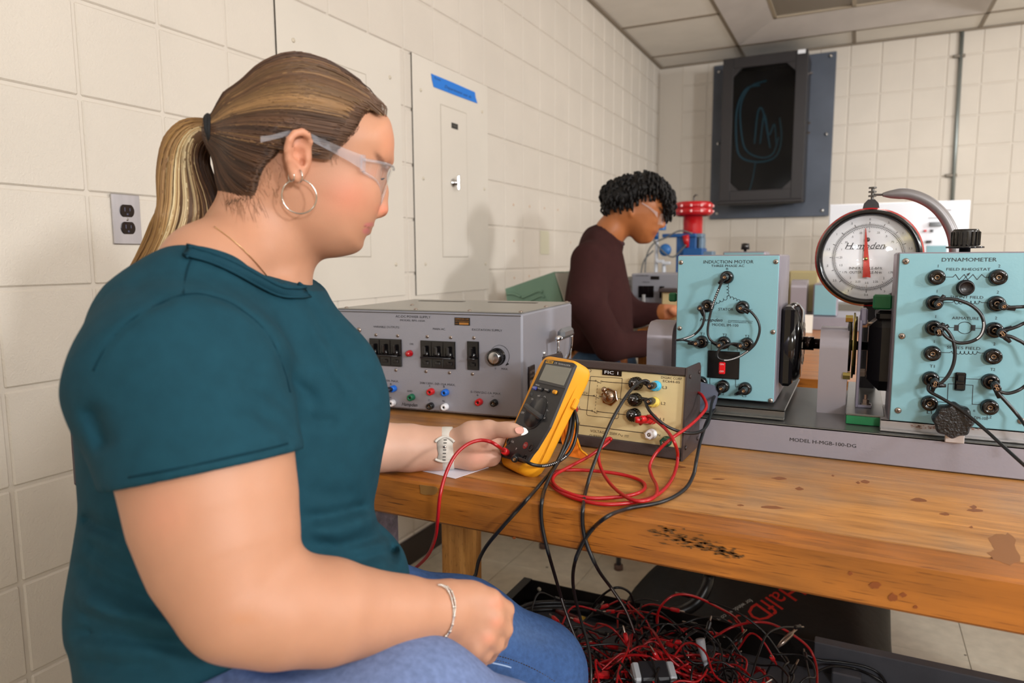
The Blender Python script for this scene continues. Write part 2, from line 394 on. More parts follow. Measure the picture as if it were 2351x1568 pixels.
b = MB(LW.M); sc_ = []
ct = ((q[0][0]+q[2][0])/2, (q[0][1]+q[2][1])/2)
b.text('Pioneer', q[0][0]+.02, q[0][1]-.011, .009, .05, shear=.4, z=.0059, align='LEFT'); b.text('Department use dc', ct[0]+.02, ct[1]-.006, .012, .22, shear=.4, z=.0059)
b.build('handwriting', mat('marker_ink', '#0a1a4a', .6), tp)
# faint blank plate further along the wall
u, v = U(1250, 557)
b = MB(LW.M); b.box((u, v, .0015), (.115, .125, .003), .001); b.build('blank_plate', mat('blank_plate', '#c9c4ac', .5), label='small plain greenish cover plate on the left wall beyond the latched panel', cat='cover plate')
# rusty spots
for i, (px, py) in enumerate(((1179, 470), (1216, 474), (1281, 482), (1180, 553), (1310, 557), (1181, 638), (1215, 634))):
    pass
b = MB(LW.M)
for (px, py) in ((1179, 470), (1216, 474), (1281, 482), (1180, 553), (1310, 557), (1181, 638), (1215, 634), (1250, 478)):
    u, v = U(px, py); b.lathe((u, v, 0), (0, 0, 1), [(.006, 0), (.004, .0012), (0, .0014)], 10)
b.build('wall_plug', mat('rusty_plug', '#c59a78', .7), wl, kind='stuff')
# duplex outlet
oc = U(288.5, 504)
t = thing('wall_outlet', 'stainless steel duplex outlet with black sockets, left of her ponytail', 'outlet', (XW, oc[0], oc[1]))
steel = mat('brushed_steel', '#b9b6bb', .32, .9, var=.15, vscale=30, stretch=(1, 1, .15))
MB(LW.M).box((oc[0], oc[1], .0035), (.070, .114, .005), .0018).build('cover_plate', steel, t)
blk = mat('black_plastic', '#0b0a0b', .25)
for s_ in (1, -1):
    c = (oc[0], oc[1]+s_*.0195)
    pts = []
    for a in np.linspace(0, 2*PI, 33)[:-1]:
        x, y = .0172*math.cos(a), .0172*math.sin(a); pts.append((c[0]+x, c[1]+max(-.0138, min(.0138, y))))
    b = MB(LW.M); b.prism(pts, .005, .0085); rc = b.build('socket', mat('socket_brown', '#1b0f0e', .18), t)
    b = MB(LW.M); b.box((c[0]-.0063, c[1]+.003, .0086), (.002, .009, .0006)); b.box((c[0]+.0063, c[1]+.003, .0086), (.002, .007, .0006)); b.lathe((c[0], c[1]-.008, .0083), (0, 0, 1), [(.0026, 0), (.0026, .0006)], 10); b.build('slot', mat('slot_glint', '#4a4a60', .3), rc)
b = MB(LW.M); b.lathe((oc[0], oc[1], .0055), (0, 0, 1), [(.0034, 0), (.003, .0012), (0, .0016)], 14); b.box((oc[0], oc[1], .0072), (.005, .0008, .0003)); b.build('screw', chrome, t)
# ------------------------------------------------------------------ back wall things
BWF = Face((0, YB, 0), (1, 0, 0), (0, 0, 1))
brd = thing('mounting_board', 'blue-grey painted board bolted to the back wall', 'board', (-.65, YB-.03, 1.49))
MB().box((-.655, YB-.022, 2.085), (.875, .02, 1.185), .003).build('board', mat('blue_board', '#4f5663', .5, var=.2, vscale=4, bump=.3, bscale=40), brd)
for (px, py) in ((1907, 128), (1897, 308), (1888, 483), (1649, 330), (1651, 165), (1646, 490)):
    p = at(px, py, Y=YB-.035); b = MB(); b.lathe((p.x, YB-.032, p.z), (0, -1, 0), [(.014, 0), (.014, .003), (.009, .012), (0, .014)], 12); b.build('bolt', chrome, brd)
ec = thing('equipment_cabinet', 'black wall cabinet with a dark window hanging on the blue-grey board', 'cabinet', (-.69, 5.6, 1.6))
bkp = mat('black_paint', '#1d1a1c', .38, bump=.1)
x0, x1, z0, z1, yf = -.955, -.385, 1.60, 2.62, 5.45
b = MB(); th = .02
b.box((x0+th/2, (yf+5.80)/2, (z0+z1)/2), (th, 5.80-yf, z1-z0), .003); b.box((x1-th/2, (yf+5.80)/2, (z0+z1)/2), (th, 5.80-yf, z1-z0), .003)
b.box(((x0+x1)/2, (yf+5.80)/2, z0+th/2), (x1-x0-2*th, 5.80-yf, th)); b.box(((x0+x1)/2, (yf+5.80)/2, z1-th/2), (x1-x0-2*th, 5.80-yf, th)); b.box(((x0+x1)/2, 5.79, (z0+z1)/2), (x1-x0-2*th, .02, z1-z0-2*th))
b.build('case', bkp, ec)
b = MB(); fx = .075
W2 = (x1-x0)/2; H2 = (z1-z0)/2; cx, cz = (x0+x1)/2, (z0+z1)/2
out = [(-W2, -H2), (W2, -H2), (W2, H2), (-W2, H2)]; c_ = .06; a_, b_ = W2-fx, H2-fx
b.box((x0+fx/2, yf-.012, cz), (fx, .024, z1-z0), .003); b.box((x1-fx/2, yf-.012, cz), (fx, .024, z1-z0), .003); b.box((cx, yf-.012, z0+fx/2), (x1-x0-2*fx, .024, fx), .003); b.box((cx, yf-.012, z1-fx/2), (x1-x0-2*fx, .024, fx), .003)
for sx in (-1, 1):
    for sz in (-1, 1):
        p = [(cx+sx*a_, cz+sz*b_), (cx+sx*(a_-c_), cz+sz*b_), (cx+sx*a_, cz+sz*(b_-c_))]
        b.prism(p, 0, .02, M=Matrix(((1, 0, 0, 0), (0, 0, -1, yf), (0, 1, 0, 0), (0, 0, 0, 1))))
b.box((cx, yf-.03, z0-.012), (x1-x0+.02, .06, .03), .008); b.build('door_frame', mat('black_door', '#232022', .42, bump=.2, bscale=60), ec)
gl = clear('smoked_glass', (.55, .57, .6), .12, .35)
MB().box((cx, yf-.004, cz), (x1-x0-2*fx+.01, .004, z1-z0-2*fx+.01)).build('window_glass', gl, ec)
MB().box((cx, 5.775, cz), (x1-x0-.06, .01, z1-z0-.06)).build('back_plate', mat('cabinet_inside', '#191615', .7), ec)
teal = mat('teal_reflection', '#4aa3b5', .5)  # teal loops put inside the cabinet in place of a reflection in its window
def hp(pts, r, nm='hose'):
    MB().tube(spline([at(px, py, Y=5.66) for px, py in pts], 6), r, 6).build(nm, teal, ec)
hp([(1745, 195), (1712, 205), (1692, 250), (1690, 320), (1700, 360), (1740, 372), (1780, 360), (1794, 320), (1790, 270)], .008)
hp([(1760, 185), (1722, 200), (1700, 245), (1704, 320), (1718, 350), (1750, 362), (1775, 352), (1788, 315)], .007)
hp([(1732, 330), (1740, 258), (1752, 256), (1768, 340)], .007); hp([(1745, 330), (1755, 262), (1765, 310), (1778, 285), (1782, 330)], .006)
hp([(1735, 370), (1728, 410), (1720, 440)], .005)
b = MB()
for (px, py) in ((1848, 283), (1852, 305), (1862, 168)):
    p = at(px, py, Y=5.6); b.cyl((x1, 5.6, p.z), (x1+.025, 5.6, p.z), .008, 8)
b.build('hinge_pin', chrome, ec)
p = at(1838, 118, Y=5.43); MB().box((x1-.04, yf-.026, z1-.014), (.05, .004, .026)).build('white_clip', mat('white_clip', '#e4e6ea', .5), ec)
pa = at(2210, 66, Y=YB-.02); pb = at(2191, 455, Y=YB-.02)
cn = thing('conduit', 'thin grey steel conduit running down the back wall', 'conduit', (pa.x, YB-.02, pb.z))
MB().cyl((pa.x, YB-.014, CEI-.01), (pa.x+.012, YB-.014, 1.3), .0125, 14).build('pipe', mat('galvanised', '#8d9391', .4, .7), cn)
for z in (2.55, 1.75):
    MB().box((pa.x-.008, YB-.014, z), (.07, .02, .022), .004).build('clip', mat('clip_metal', '#7d756a', .5, .4), cn)
# ------------------------------------------------------------------ workbench
def wood(name, c1, c2, c3, scale=(1, 9, 9), wear=.5, rough=.42, band=1.0):
    m = bpy.data.materials.new(name); m.use_nodes = True; MATS[name] = m; nt = m.node_tree; N = nt.nodes; L = nt.links; b = N['Principled BSDF']
    g = N.new('ShaderNodeNewGeometry'); mp = N.new('ShaderNodeMapping'); mp.inputs['Scale'].default_value = scale; L.new(g.outputs['Position'], mp.inputs[0])
    oi = N.new('ShaderNodeObjectInfo'); ad = N.new('ShaderNodeVectorMath'); ad.operation = 'ADD'; L.new(mp.outputs[0], ad.inputs[0])
    sc = N.new('ShaderNodeVectorMath'); sc.operation = 'SCALE'; sc.inputs['Scale'].default_value = 13; L.new(oi.outputs['Random'], sc.inputs[0]); L.new(sc.outputs[0], ad.inputs[1])
    n1 = N.new('ShaderNodeTexNoise'); n1.inputs['Scale'].default_value = 3.2; n1.inputs['Detail'].default_value = 8; n1.inputs['Distortion'].default_value = .8; L.new(ad.outputs[0], n1.inputs[0])
    r1 = N.new('ShaderNodeValToRGB'); L.new(n1.outputs[0], r1.inputs[0]); e = r1.color_ramp.elements
    e[0].position = .32; e[0].color = (*lin(c2), 1); e[1].position = .68; e[1].color = (*lin(c1), 1)
    n2 = N.new('ShaderNodeTexNoise'); n2.inputs['Scale'].default_value = 5.5; n2.inputs['Detail'].default_value = 6; L.new(g.outputs['Position'], n2.inputs[0])
    r2 = N.new('ShaderNodeValToRGB'); L.new(n2.outputs[0], r2.inputs[0]); r2.color_ramp.elements[0].position = .50; r2.color_ramp.elements[0].color = (0, 0, 0, 1); r2.color_ramp.elements[1].position = .72; r2.color_ramp.elements[1].color = (wear, wear, wear, 1)
    mx = N.new('ShaderNodeMix'); mx.data_type = 'RGBA'; L.new(r2.outputs[0], mx.inputs[0]); L.new(r1.outputs[0], mx.inputs[6]); mx.inputs[7].default_value = (*lin(c3), 1)
    # fine dark pores / scratches along the grain
    mp3 = N.new('ShaderNodeMapping'); mp3.inputs['Scale'].default_value = (scale[0]*4, scale[1]*9, scale[2]*9); L.new(g.outputs['Position'], mp3.inputs[0])
    n3 = N.new('ShaderNodeTexNoise'); n3.inputs['Scale'].default_value = 4.5; n3.inputs['Detail'].default_value = 5; L.new(mp3.outputs[0], n3.inputs[0])
    r3 = N.new('ShaderNodeValToRGB'); L.new(n3.outputs[0], r3.inputs[0]); r3.color_ramp.elements[0].position = .30; r3.color_ramp.elements[0].color = (.35, .3, .28, 1); r3.color_ramp.elements[1].position = .42; r3.color_ramp.elements[1].color = (1, 1, 1, 1)
    m3 = N.new('ShaderNodeMix'); m3.data_type = 'RGBA'; m3.blend_type = 'MULTIPLY'; m3.inputs[0].default_value = 1; L.new(mx.outputs[2], m3.inputs[6]); L.new(r3.outputs[0], m3.inputs[7]); L.new(m3.outputs[2], b.inputs['Base Color'])
    b.inputs['Roughness'].default_value = rough; b.inputs['Specular IOR Level'].default_value = .45
    bp = N.new('ShaderNodeBump'); bp.inputs['Strength'].default_value = .25; bp.inputs['Distance'].default_value = .001; L.new(n3.outputs[0], bp.inputs['Height']); L.new(bp.outputs[0], b.inputs['Normal'])
    return m
topw = wood('bench_maple', '#c68a49', '#986533', '#937b62', (1.2, 14, 14), .65, .36)
edgew = wood('bench_edge', '#b26b26', '#864d18', '#6a4520', (1.0, 12, 12), .45, .36)
pine = wood('pine', '#c98f4a', '#a06a2e', '#8a5a2a', (18, 18, 1.2), .3)
bench = thing('workbench', 'long worn maple workbench with a thick front edge, carrying the teaching machines', 'workbench', (.2, 1.25, 0))
BY0, BX0, BX1 = .868, -1.12, 1.25; TH = .061
ys = [BY0+.058, BY0+.155, BY0+.245, BY0+.33, BY0+.43, BY0+.52, BY0+.62, BY0+.71, BY0+.80]
for a, c in zip(ys, ys[1:]):
    MB().box(((BX0+BX1)/2, (a+c)/2, BT-.02), (BX1-BX0, c-a-.0005, .04), .0003).build('plank', topw, bench)
MB().box(((BX0+BX1)/2, BY0+.029, BT-TH/2), (BX1-BX0, .0568, TH), .004).build('front_rail', edgew, bench, label='thick rounded front edge board')
MB().box(((BX0+BX1)/2, BY0+.78, BT-.065), (BX1-BX0-.2, .03, .05), .003).build('back_rail', edgew, bench)
# knots, burns and varnish chips with a shape of their own
def blot(face, pts, n=14, jag=.25, seed=1):
    r_ = np.random.RandomState(seed); out = []
    P = spline([Vector((*face.uv(*p), 0)) for p in pts]+[Vector((*face.uv(*pts[0]), 0))], 3)[:-1]
    c = sum(P, Vector())/len(P)
    return [(c.x+(p.x-c.x)*(1+r_.uniform(-jag, jag)), c.y+(p.y-c.y)*(1+r_.uniform(-jag, jag))) for p in P]
TF = Face((0, 0, BT), (1, 0, 0), (0, 1, 0)); FF = Face((0, BY0, 0), (1, 0, 0), (0, 0, 1))
burn = mat('burnt_finish', '#3b2a17', .5, var=.5, vscale=90, col2='#8a5015', coords='World')
b = MB(FF.M)
r_ = np.random.RandomState(3)
for k in range(150):
    t = r_.rand(); px = 1505+t*195+r_.normal(0, 8); py = 1216+t*60+r_.normal(0, 9)*(1-.4*t); l = r_.uniform(3, 12); h = r_.uniform(.8, 2.4)
    u, v = FF.uv(px, py); du = l*FF.k(px, py); dv = h*FF.k(px, py)
    b.add([(u-du, v, .0003), (u, v-dv, .0003), (u+du, v-dv*.3, .0003), (u+du*.3, v+dv, .0003)], [(0, 1, 2, 3)])
b.build('scorch', mat('scorch', '#5e3c16', .6), bench, kind='stuff')
b = MB(TF.M)
for (cx, cy, rx, ry) in ((2110, 1148, 20, 5), (2235, 1164, 9, 4), (2240, 1172, 22, 4), (1985, 1106, 12, 4), (1970, 1108, 5, 3), (1835, 1122, 10, 4), (2170, 1180, 12, 4), (2230, 1210, 5, 3), (1912, 1092, 4, 2), (1790, 1098, 16, 4), (1560, 1072, 14, 3), (1700, 1160, 8, 2), (1480, 1120, 8, 2), (1650, 1100, 14, 2), (1770, 1165, 26, 4)):
    b.prism(blot(TF, [(cx-rx, cy), (cx, cy-ry), (cx+rx, cy+ry*.4), (cx, cy+ry)], seed=int(cx)), -.001, .0002)
b.build('knot', mat('knot_top', '#7f4a22', .45), bench, kind='stuff')
b = MB(TF.M); b.prism(blot(TF, [(2283, 1230), (2300, 1226), (2325, 1229), (2332, 1262), (2345, 1280), (2330, 1296), (2290, 1288), (2268, 1268), (2285, 1262), (2268, 1240)], jag=.12, seed=5), -.001, .0002); b.build('varnish_chip', mat('bare_wood', '#85552c', .6), bench, label='bare brown chip in the varnish')
b = MB(FF.M)
for (cx, cy, rx, ry) in ((2008, 1343, 16, 9), (2049, 1372, 12, 9), (2074, 1366, 8, 6), (1952, 1317, 6, 5), (2102, 1394, 6, 4), (1180, 1235, 5, 3)):
    b.prism(blot(FF, [(cx-rx, cy), (cx, cy-ry), (cx+rx, cy), (cx, cy+ry)], seed=int(cx)), -.0008, .0002)
b.build('knot', mat('knot_edge', '#7d3f14', .45), bench, kind='stuff')
b = MB(FF.M); b.prism(blot(FF, [(963, 1113), (1003, 1118), (1001, 1134), (985, 1136), (966, 1132)], jag=.08), -.0005, .0002); b.build('paint_smear', mat('smear', '#8f6532', .5), bench)
# legs and lower rails
grl = mat('grey_leg', '#7f7482', .35, .3, var=.35, vscale=60, bump=.5, bscale=90)
MB().box((-.7575, .965, (BT-TH)/2), (.065, .07, BT-TH), .002).build('leg', grl, bench, label='grey painted front leg')
MB().box((-.8865, 1.495, (BT-.04)/2), (.067, .09, BT-.04), .002).build('leg', pine, bench)
for (x, y) in ((1.1, .97), (1.1, 1.5)): MB().box((x, y, (BT-TH)/2), (.067, .09, BT-TH), .002).build('leg', pine, bench)
# ------------------------------------------------------------------ shared fittings
blackp = mat('black_jack', '#0c0b0c', .12, spec=.6); screwm = mat('screw_steel', '#a89a90', .28, .9)
redp = mat('red_plastic', '#c3141a', .28); bluep = mat('blue_plastic', '#1464c8', .28); greenp = mat('green_plastic', '#0f6e4c', .3); whitep = mat('white_plastic', '#e9e8ec', .3); darkhole = mat('jack_hole', '#050505', .6)
ink = mat('black_ink', '#16171b', .5); metalrim = mat('jack_socket', '#7d6650', .3, .8)
def jack(F_, px, py, parent, col=None, r=.0125, h=.014, hexn=0, name='jack', nut=False):
    u, v = F_.uv(px, py, h); b = MB(F_.M)
    if nut: b.lathe((u, v, 0), (0, 0, 1), [(r*1.15, 0), (r*1.15, h*.35), (r*.95, h*.4), (r*.95, h*.9), (r*.8, h), (r*.42, h), (r*.4, h*.6)], 6 if hexn else 24, smooth=not hexn)
    else: b.lathe((u, v, 0), (0, 0, 1), [(r*1.05, 0), (r*1.05, h*.2), (r*.97, h*.3), (r, h*.8), (r*.88, h), (r*.42, h*1.0), (r*.36, h*.6)], 24)
    j = b.build(name, col or blackp, parent)
    b = MB(F_.M); b.lathe((u, v, h*.55), (0, 0, 1), [(r*.36, 0), (r*.36, h*.30), (r*.2, h*.34), (r*.18, 0)], 14); b.build('contact', metalrim if not col else darkhole, j)
    return u, v
def screw(F_, px, py, parent, r=.0045, m=None, name='screw'):
    u, v = F_.uv(px, py, .002); b = MB(F_.M); b.lathe((u, v, 0), (0, 0, 1), [(r, 0), (r*.96, r*.25), (r*.6, r*.5), (0, r*.58)], 16)
    o = b.build(name, m or screwm, parent); b = MB(F_.M)
    a = random.uniform(0, 1)
    for k in (0, 1):
        c, s_ = math.cos(a+k*PI/2), math.sin(a+k*PI/2); l, w_ = r*.55, r*.12
        b.add([(u+c*l-s_*w_, v+s_*l+c*w_, r*.62), (u-c*l-s_*w_, v-s_*l+c*w_, r*.62), (u-c*l+s_*w_, v-s_*l-c*w_, r*.62), (u+c*l+s_*w_, v+s_*l-c*w_, r*.62)], [(0, 1, 2, 3)])
    b.build('cross_slot', dark, o)
# ------------------------------------------------------------------ power supply
gpaint = mat('grey_hammer', '#96969f', .42, .25, bump=.12, bscale=420, spec=.5); gtop = mat('grey_top', '#8b8983', .3, .4, bump=.05)
Wp, Hp, Dp, yw = .455, .2268, .37, .0947
ex = Vector((math.cos(yw), math.sin(yw), 0)); ey_ = Vector((-math.sin(yw), math.cos(yw), 0)); o_ = Vector((-.6176, 1.299, BT+.006))
PS = Face(o_-ex*Wp, ex, (0, 0, 1)); Hp -= .006   # local x right, y up, z towards viewer
ps = thing('power_supply', 'grey bench power supply with breakers and coloured jacks, behind her outstretched arm', 'power supply', tuple(o_-ex*Wp/2))
b = MB(PS.M)
b.box((Wp/2, Hp/2, -Dp/2), (Wp, Hp, Dp), .004); b.build('case', gpaint, ps)
b = MB(PS.M); b.box((Wp/2, Hp+.0015, -Dp/2), (Wp-.004, .003, Dp-.004), .001); b.build('top_cover', gtop, ps)
b = MB(PS.M)
b.box((Wp/2, Hp-.004, .0006), (Wp-.006, .0015, .0012)); b.build('seam', dark, ps)
for i in range(2): MB(PS.M).box((.12+.2*i, Hp+.0034, -Dp+.07), (.13, .0008, .018)).build('vent_slot', dark, ps)
for (a, c) in ((.02, -.012), (.2, -.012), (.33, -.012), (Wp-.008, -.012), (Wp-.008, -.18), (Wp-.008, -.35), (.12, -.14)):
    b = MB(PS.M); b.lathe((a, Hp+.003, c), (0, 1, 0), [(.0048, 0), (.0046, .0014), (.0025, .003), (0, .0032)], 12); b.build('screw', screwm, ps)
for (a, c) in ((.03, -.03), (Wp-.03, -.03), (.03, -Dp+.03), (Wp-.03, -Dp+.03)): MB(PS.M).cyl((a, -.006, c), (a, 0, c), .012, 12).build('foot', blackp, ps)
b = MB(PS.M)
T = PS.txt
T(b, 'AC-DC POWER SUPPLY', 948, 727.5, 5.5, 80); T(b, 'MODEL BPS-103A', 947, 736, 4.2, 57)
T(b, 'VOLTAGE ADJUST', 776, 748, 4.6, 62); T(b, 'VARIABLE OUTPUTS', 887, 751, 4.6, 59); T(b, 'MAIN AC', 1008, 755.5, 4.6, 28); T(b, 'EXCITATION SUPPLY', 1118, 758, 4.8, 69)
T(b, 'ON', 945, 790, 4.2, 8); T(b, '0-240V.-3\u00d8-9A MAX.', 882, 873.5, 4.6, 67); T(b, '208/120V.-3\u00d8-15A MAX.', 1004.5, 881.5, 4.8, 82)
T(b, 'A', 866, 879.5, 4, 3.5); T(b, 'B', 897.5, 882, 4, 3.5); T(b, 'C', 865, 911, 4, 3.5); T(b, 'N', 896.5, 913, 4, 4); T(b, 'GND', 941, 898, 4.4, 12)
T(b, 'A', 986.5, 886, 4.4, 3.6); T(b, 'B', 1019.5, 888, 4.4, 3.6); T(b, 'C', 985.5, 919, 4.4, 3.6); T(b, 'N', 1018.5, 921, 4.4, 4.2)
T(b, '0-150V.DC-1A MAX.', 1115.5, 902, 4.8, 70); T(b, '+', 1096.5, 907.5, 6, 6); T(b, '-', 1131.5, 909, 6, 6)
T(b, '0', 1137.5, 846, 4.4, 3); T(b, 'MAX.', 1159, 847, 4.6, 15)
T(b, 'Hampden', 940, 929, 8, 36, shear=.35, weight=.01); T(b, 'ENGINEERING CORPORATION EAST LONGMEADOW, MASS.', 941, 940.5, 3.4, 134, rot=-.0)
n_ = [PS.uv(1146.5+17*math.cos(a)*1.35, 818-20.5*math.sin(a)*1.25) for a in np.linspace(2.5, -.9, 26)]
for a, c in zip(n_, n_[1:]):
    b.tube([(a[0], a[1], .0003), (c[0], c[1], .0003)], .0004, 4)
q = PS.uv(1164, 837); b.add([(q[0]-.003, q[1]-.003, .0005), (q[0]+.005, q[1]+.001, .0005), (q[0]+.001, q[1]+.005, .0005)], [(0, 1, 2)])
b.build('lettering', ink, ps)
b = MB(PS.M); u, v = PS.uv(1061.5, 738); b.box((u, v, .0005), (.036, .0165, .001)); lp = b.build('rating_plate', mat('plate_black', '#15100c', .3), ps)
b = MB(PS.M); b.text('HAMPDEN ENG. CORP.', u, v+.005, .003, .032, z=.0012); b.text('EAST LONGMEADOW, MA', u, v+.0005, .0022, .032, z=.0012); b.box((u+.004, v-.0045, .0012), (.022, .0045, .0003)); b.text('SERIAL', u-.0125, v-.0045, .002, .008, z=.0012); b.build('lettering', mat('copper_print', '#b27a3a', .4, .3), lp)
glossb = mat('breaker_black', '#0d0c0e', .16, spec=.6)
def breaker(px0, px1, py0, py1, n, num):
    u0, v1 = PS.uv(px0, py0); u1, v0 = PS.uv(px1, py1)
    if u1 < u0: u0, u1 = u1, u0
    b = MB(PS.M); b.box(((u0+u1)/2, (v0+v1)/2, .0015), (u1-u0, v1-v0, .003), .0008); br = b.build('breaker', glossb, ps)
    wd = (u1-u0)/n
    for i in range(n):
        c = u0+wd*(i+.5); m = (v0+v1)/2; h = v1-v0
        b = MB(PS.M); b.box((c, m, .0035), (wd*.94, h*.92, .002), .0006); b.lathe((c, m, .0045), (0, 0, 1), [(wd*.30, 0), (wd*.30, .003), (wd*.2, .006), (0, .007)], 18)
        b.box((c, m+h*.15, .010), (wd*.28, h*.32, .010), .002); b.box((c, m-h*.30, .006), (wd*.5, h*.13, .003), .0015)
        b.build('toggle', glossb, br)
    b = MB(PS.M); b.cyl((u0+wd*.2, (v0+v1)/2-.006, .013), (u1-wd*.2, (v0+v1)/2-.006, .013), .0022, 10); b.build('tie_bar', mat('tie_bar', '#161518', .3), br)
    if num:
        b = MB(PS.M); b.text(num, u1-wd*.28, (v0+v1)/2+.002, .0028, z=.0052); b.build('lettering', mat('grey_print', '#b5b5ba', .4), br)
    return u0, u1, v0, v1
breaker(849, 924, 776, 842, 3, '9'); breaker(966, 1047, 781, 848, 3, '15'); breaker(1073, 1101, 783, 850, 1, '2')
for p in ((862, 769), (912, 771), (858, 847), (908, 850), (980, 773), (1034, 775), (977, 853), (1031, 856), (1087, 776), (1084, 859)): screw(PS, *p, ps, .0038)
screw(PS, 823, 758, ps, .006)
b = MB(PS.M); u, v = PS.uv(942, 811); b.lathe((u, v, 0), (0, 0, 1), [(.0075, 0), (.0075, .004), (.0066, .0045), (.0066, .012), (.004, .016), (0, .017)], 18); b.build('pilot_lamp', mat('red_lens', '#a3121b', .12, coat=.5), ps, label='red pilot lamp')
b = MB(PS.M); u, v = PS.uv(1142, 819)
prof = [(.0175, 0), (.0175, .003)]; b.lathe((u, v, .001), (0, 0, 1), [(.019, 0), (.019, .002), (.0165, .003), (.0155, .018), (.0150, .019)], 36)
for k in range(30):
    a = 2*PI*k/30; b.box((0, 0, 0), (.0016, .0016, .013), M=PS.M @ Matrix.Translation((u+.0165*math.cos(a), v+.0165*math.sin(a), .0115)))
kn = b.build('knob', blackp, ps); b = MB(PS.M); b.lathe((u, v, .0195), (0, 0, 1), [(.0122, 0), (.0122, .0012), (.011, .0018), (0, .0018)], 30); b.box((u-.003, v-.005, .0215), (.0008, .012, .0004)); b.build('knob_cap', mat('spun_aluminium', '#c9c9cc', .25, 1), kn)
b = MB(PS.M); u, v = PS.uv(788, 800); b.lathe((u, v, 0), (0, 0, 1), [(.037, 0), (.036, .004), (.026, .010), (.024, .03), (.018, .036), (0, .037)], 36); b.build('knob', blackp, ps, label='large black voltage dial')
for (px, py, c) in ((985, 901, redp), (1018, 903, bluep), (1017.5, 936, whitep), (896, 927, whitep), (940, 914, greenp), (1096, 925, redp)): jack(PS, px, py, ps, c, .0074, .013)
for (px, py) in ((984, 934), (1131, 927), (866, 925)): jack(PS, px, py, ps, None, .0074, .013)
jack(PS, 866, 893, ps, redp, .0074, .013); jack(PS, 898, 894, ps, bluep, .0074, .013)
# carrying handle and small plate on the right side
SD = Face(o_, ey_, (0, 0, 1))     # right-hand side face: x runs away from the viewer
def sidep(px, py, h=0): return SD.uv(px, py, h)
b = MB(SD.M); a0 = .20; 
h0 = .125
b.tube(spline([(a0-.06, h0, .0), (a0-.06, h0, .034), (a0-.055, h0+.006, .040), (a0-.05, h0+.04, .040)][:1]+[(a0-.055, h0-.03, .0), (a0-.055, h0-.03, .02), (a0-.055, h0-.005, .03), (a0-.055, h0+.028, .032)], 6), .0045, 8)
b.tube(spline([(a0+.055, h0-.03, .0), (a0+.055, h0-.03, .02), (a0+.055, h0-.005, .03), (a0+.055, h0+.028, .032)], 6), .0045, 8)
b.cyl((a0-.06, h0+.03, .032), (a0+.06, h0+.03, .032), .006, 12); hd = b.build('handle', chrome, ps)
b = MB(SD.M); b.box((a0, h0+.038, .034), (.085, .026, .018), .008); b.build('grip', mat('grip_grey', '#7b7d80', .35, .5), hd)
for a in (-.055, .055):
    b = MB(SD.M); b.box((a0+a, h0-.03, .002), (.022, .03, .004), .001); b.build('handle_mount', chrome, hd)
b = MB(SD.M); b.box((.052, .075, .0015), (.04, .062, .003), .001); pl = b.build('side_plate', mat('plate_dark', '#1c1517', .3), ps)
b = MB(SD.M); b.text('CAUTION', .052, .093, .005, .03, z=.0034); b.text('120/208V', .052, .083, .004, .028, z=.0034); b.box((.052, .066, .0034), (.03, .018, .0003)); b.build('lettering', mat('plate_print', '#8b7a72', .5), pl)
# ------------------------------------------------------------------ fused control unit
yw = -.0766; ex = Vector((math.cos(yw), math.sin(yw), 0)); ey_ = Vector((-math.sin(yw), math.cos(yw), 0)); Wf, Hf, Df = .274, .158, .095
o_ = Vector((-.2503, 1.1531, BT+.001)); lean = .11
eu = (Vector((0, 0, 1))*math.cos(lean)+ey_*math.sin(lean)).normalized()
FC = Face(o_-ex*Wf, ex, eu)
fc = thing('control_unit', 'cream fronted fused control unit in a dark brown case, plugged with leads', 'control unit', tuple(o_-ex*Wf/2))
brown = mat('brown_case', '#453b3a', .42, .2, bump=.15, bscale=300)
side = [(0, 0), (-Df, 0), (-Df, Hf-.004), (math.sin(lean)*0-.0-.0, Hf)]
MS = Matrix(((ey_.x, 0, ex.x, 0), (ey_.y, 0, ex.y, 0), (0, 1, 0, 0), (0, 0, 0, 1)))
def sheet(x0, x1, poly, nm, m, par):
    b = MB(); base = o_-ex*Wf
    v = []
    for x in (x0, x1):
        for (d_, z) in poly: v.append(base+ex*x+ey_*d_+Vector((0, 0, z)))
    n = len(poly); f = [tuple(range(n)), tuple(range(2*n-1, n-1, -1))]+[(i, n+i, n+(i+1) % n, (i+1) % n) for i in range(n)]
    b.add(v, f); return b.build(nm, m, par)
tl = math.sin(lean)*Hf
sheet(Wf-.002, Wf+.001, [(-.004, .0), (Df, .004), (Df, Hf-.010), (Df-.006, Hf-.002), (tl-.004, Hf-.001)], 'side_panel', brown, fc)
sheet(-.001, .002, [(-.004, .0), (Df, .004), (Df, Hf-.010), (Df-.006, Hf-.002), (tl-.004, Hf-.001)], 'side_panel', brown, fc)
sheet(.002, Wf-.002, [(.010, .003), (Df-.004, .006), (Df-.004, Hf-.014), (tl+.012, Hf-.014)], 'case', brown, fc)
b = MB(FC.M); b.box((Wf/2, Hf-.008, -.004), (Wf-.004, .014, .014), .002); b.build('top_bezel', brown, fc)
b = MB(FC.M); b.box((Wf/2, .011, -.004), (Wf-.004, .020, .014), .002); b.build('bottom_bezel', brown, fc)
b = MB(FC.M); b.box((Wf/2, Hf/2-.001, -.006), (Wf-.005, Hf-.030, .008), .001); b.build('front_panel', mat('cream_panel', '#cfbb8b', .4, var=.05, vscale=12, bump=.05), fc)
FC = Face(FC.o+FC.ez*-.002, FC.ex, FC.ey)
b = MB(FC.M)
T = FC.txt
T(b, '31401', 1543, 861, 5.2, 17); T(b, 'DIGIAC CORP.', 1542.5, 868.5, 5.6, 49); T(b, 'EC644-05', 1541.5, 876.5, 5.4, 39)
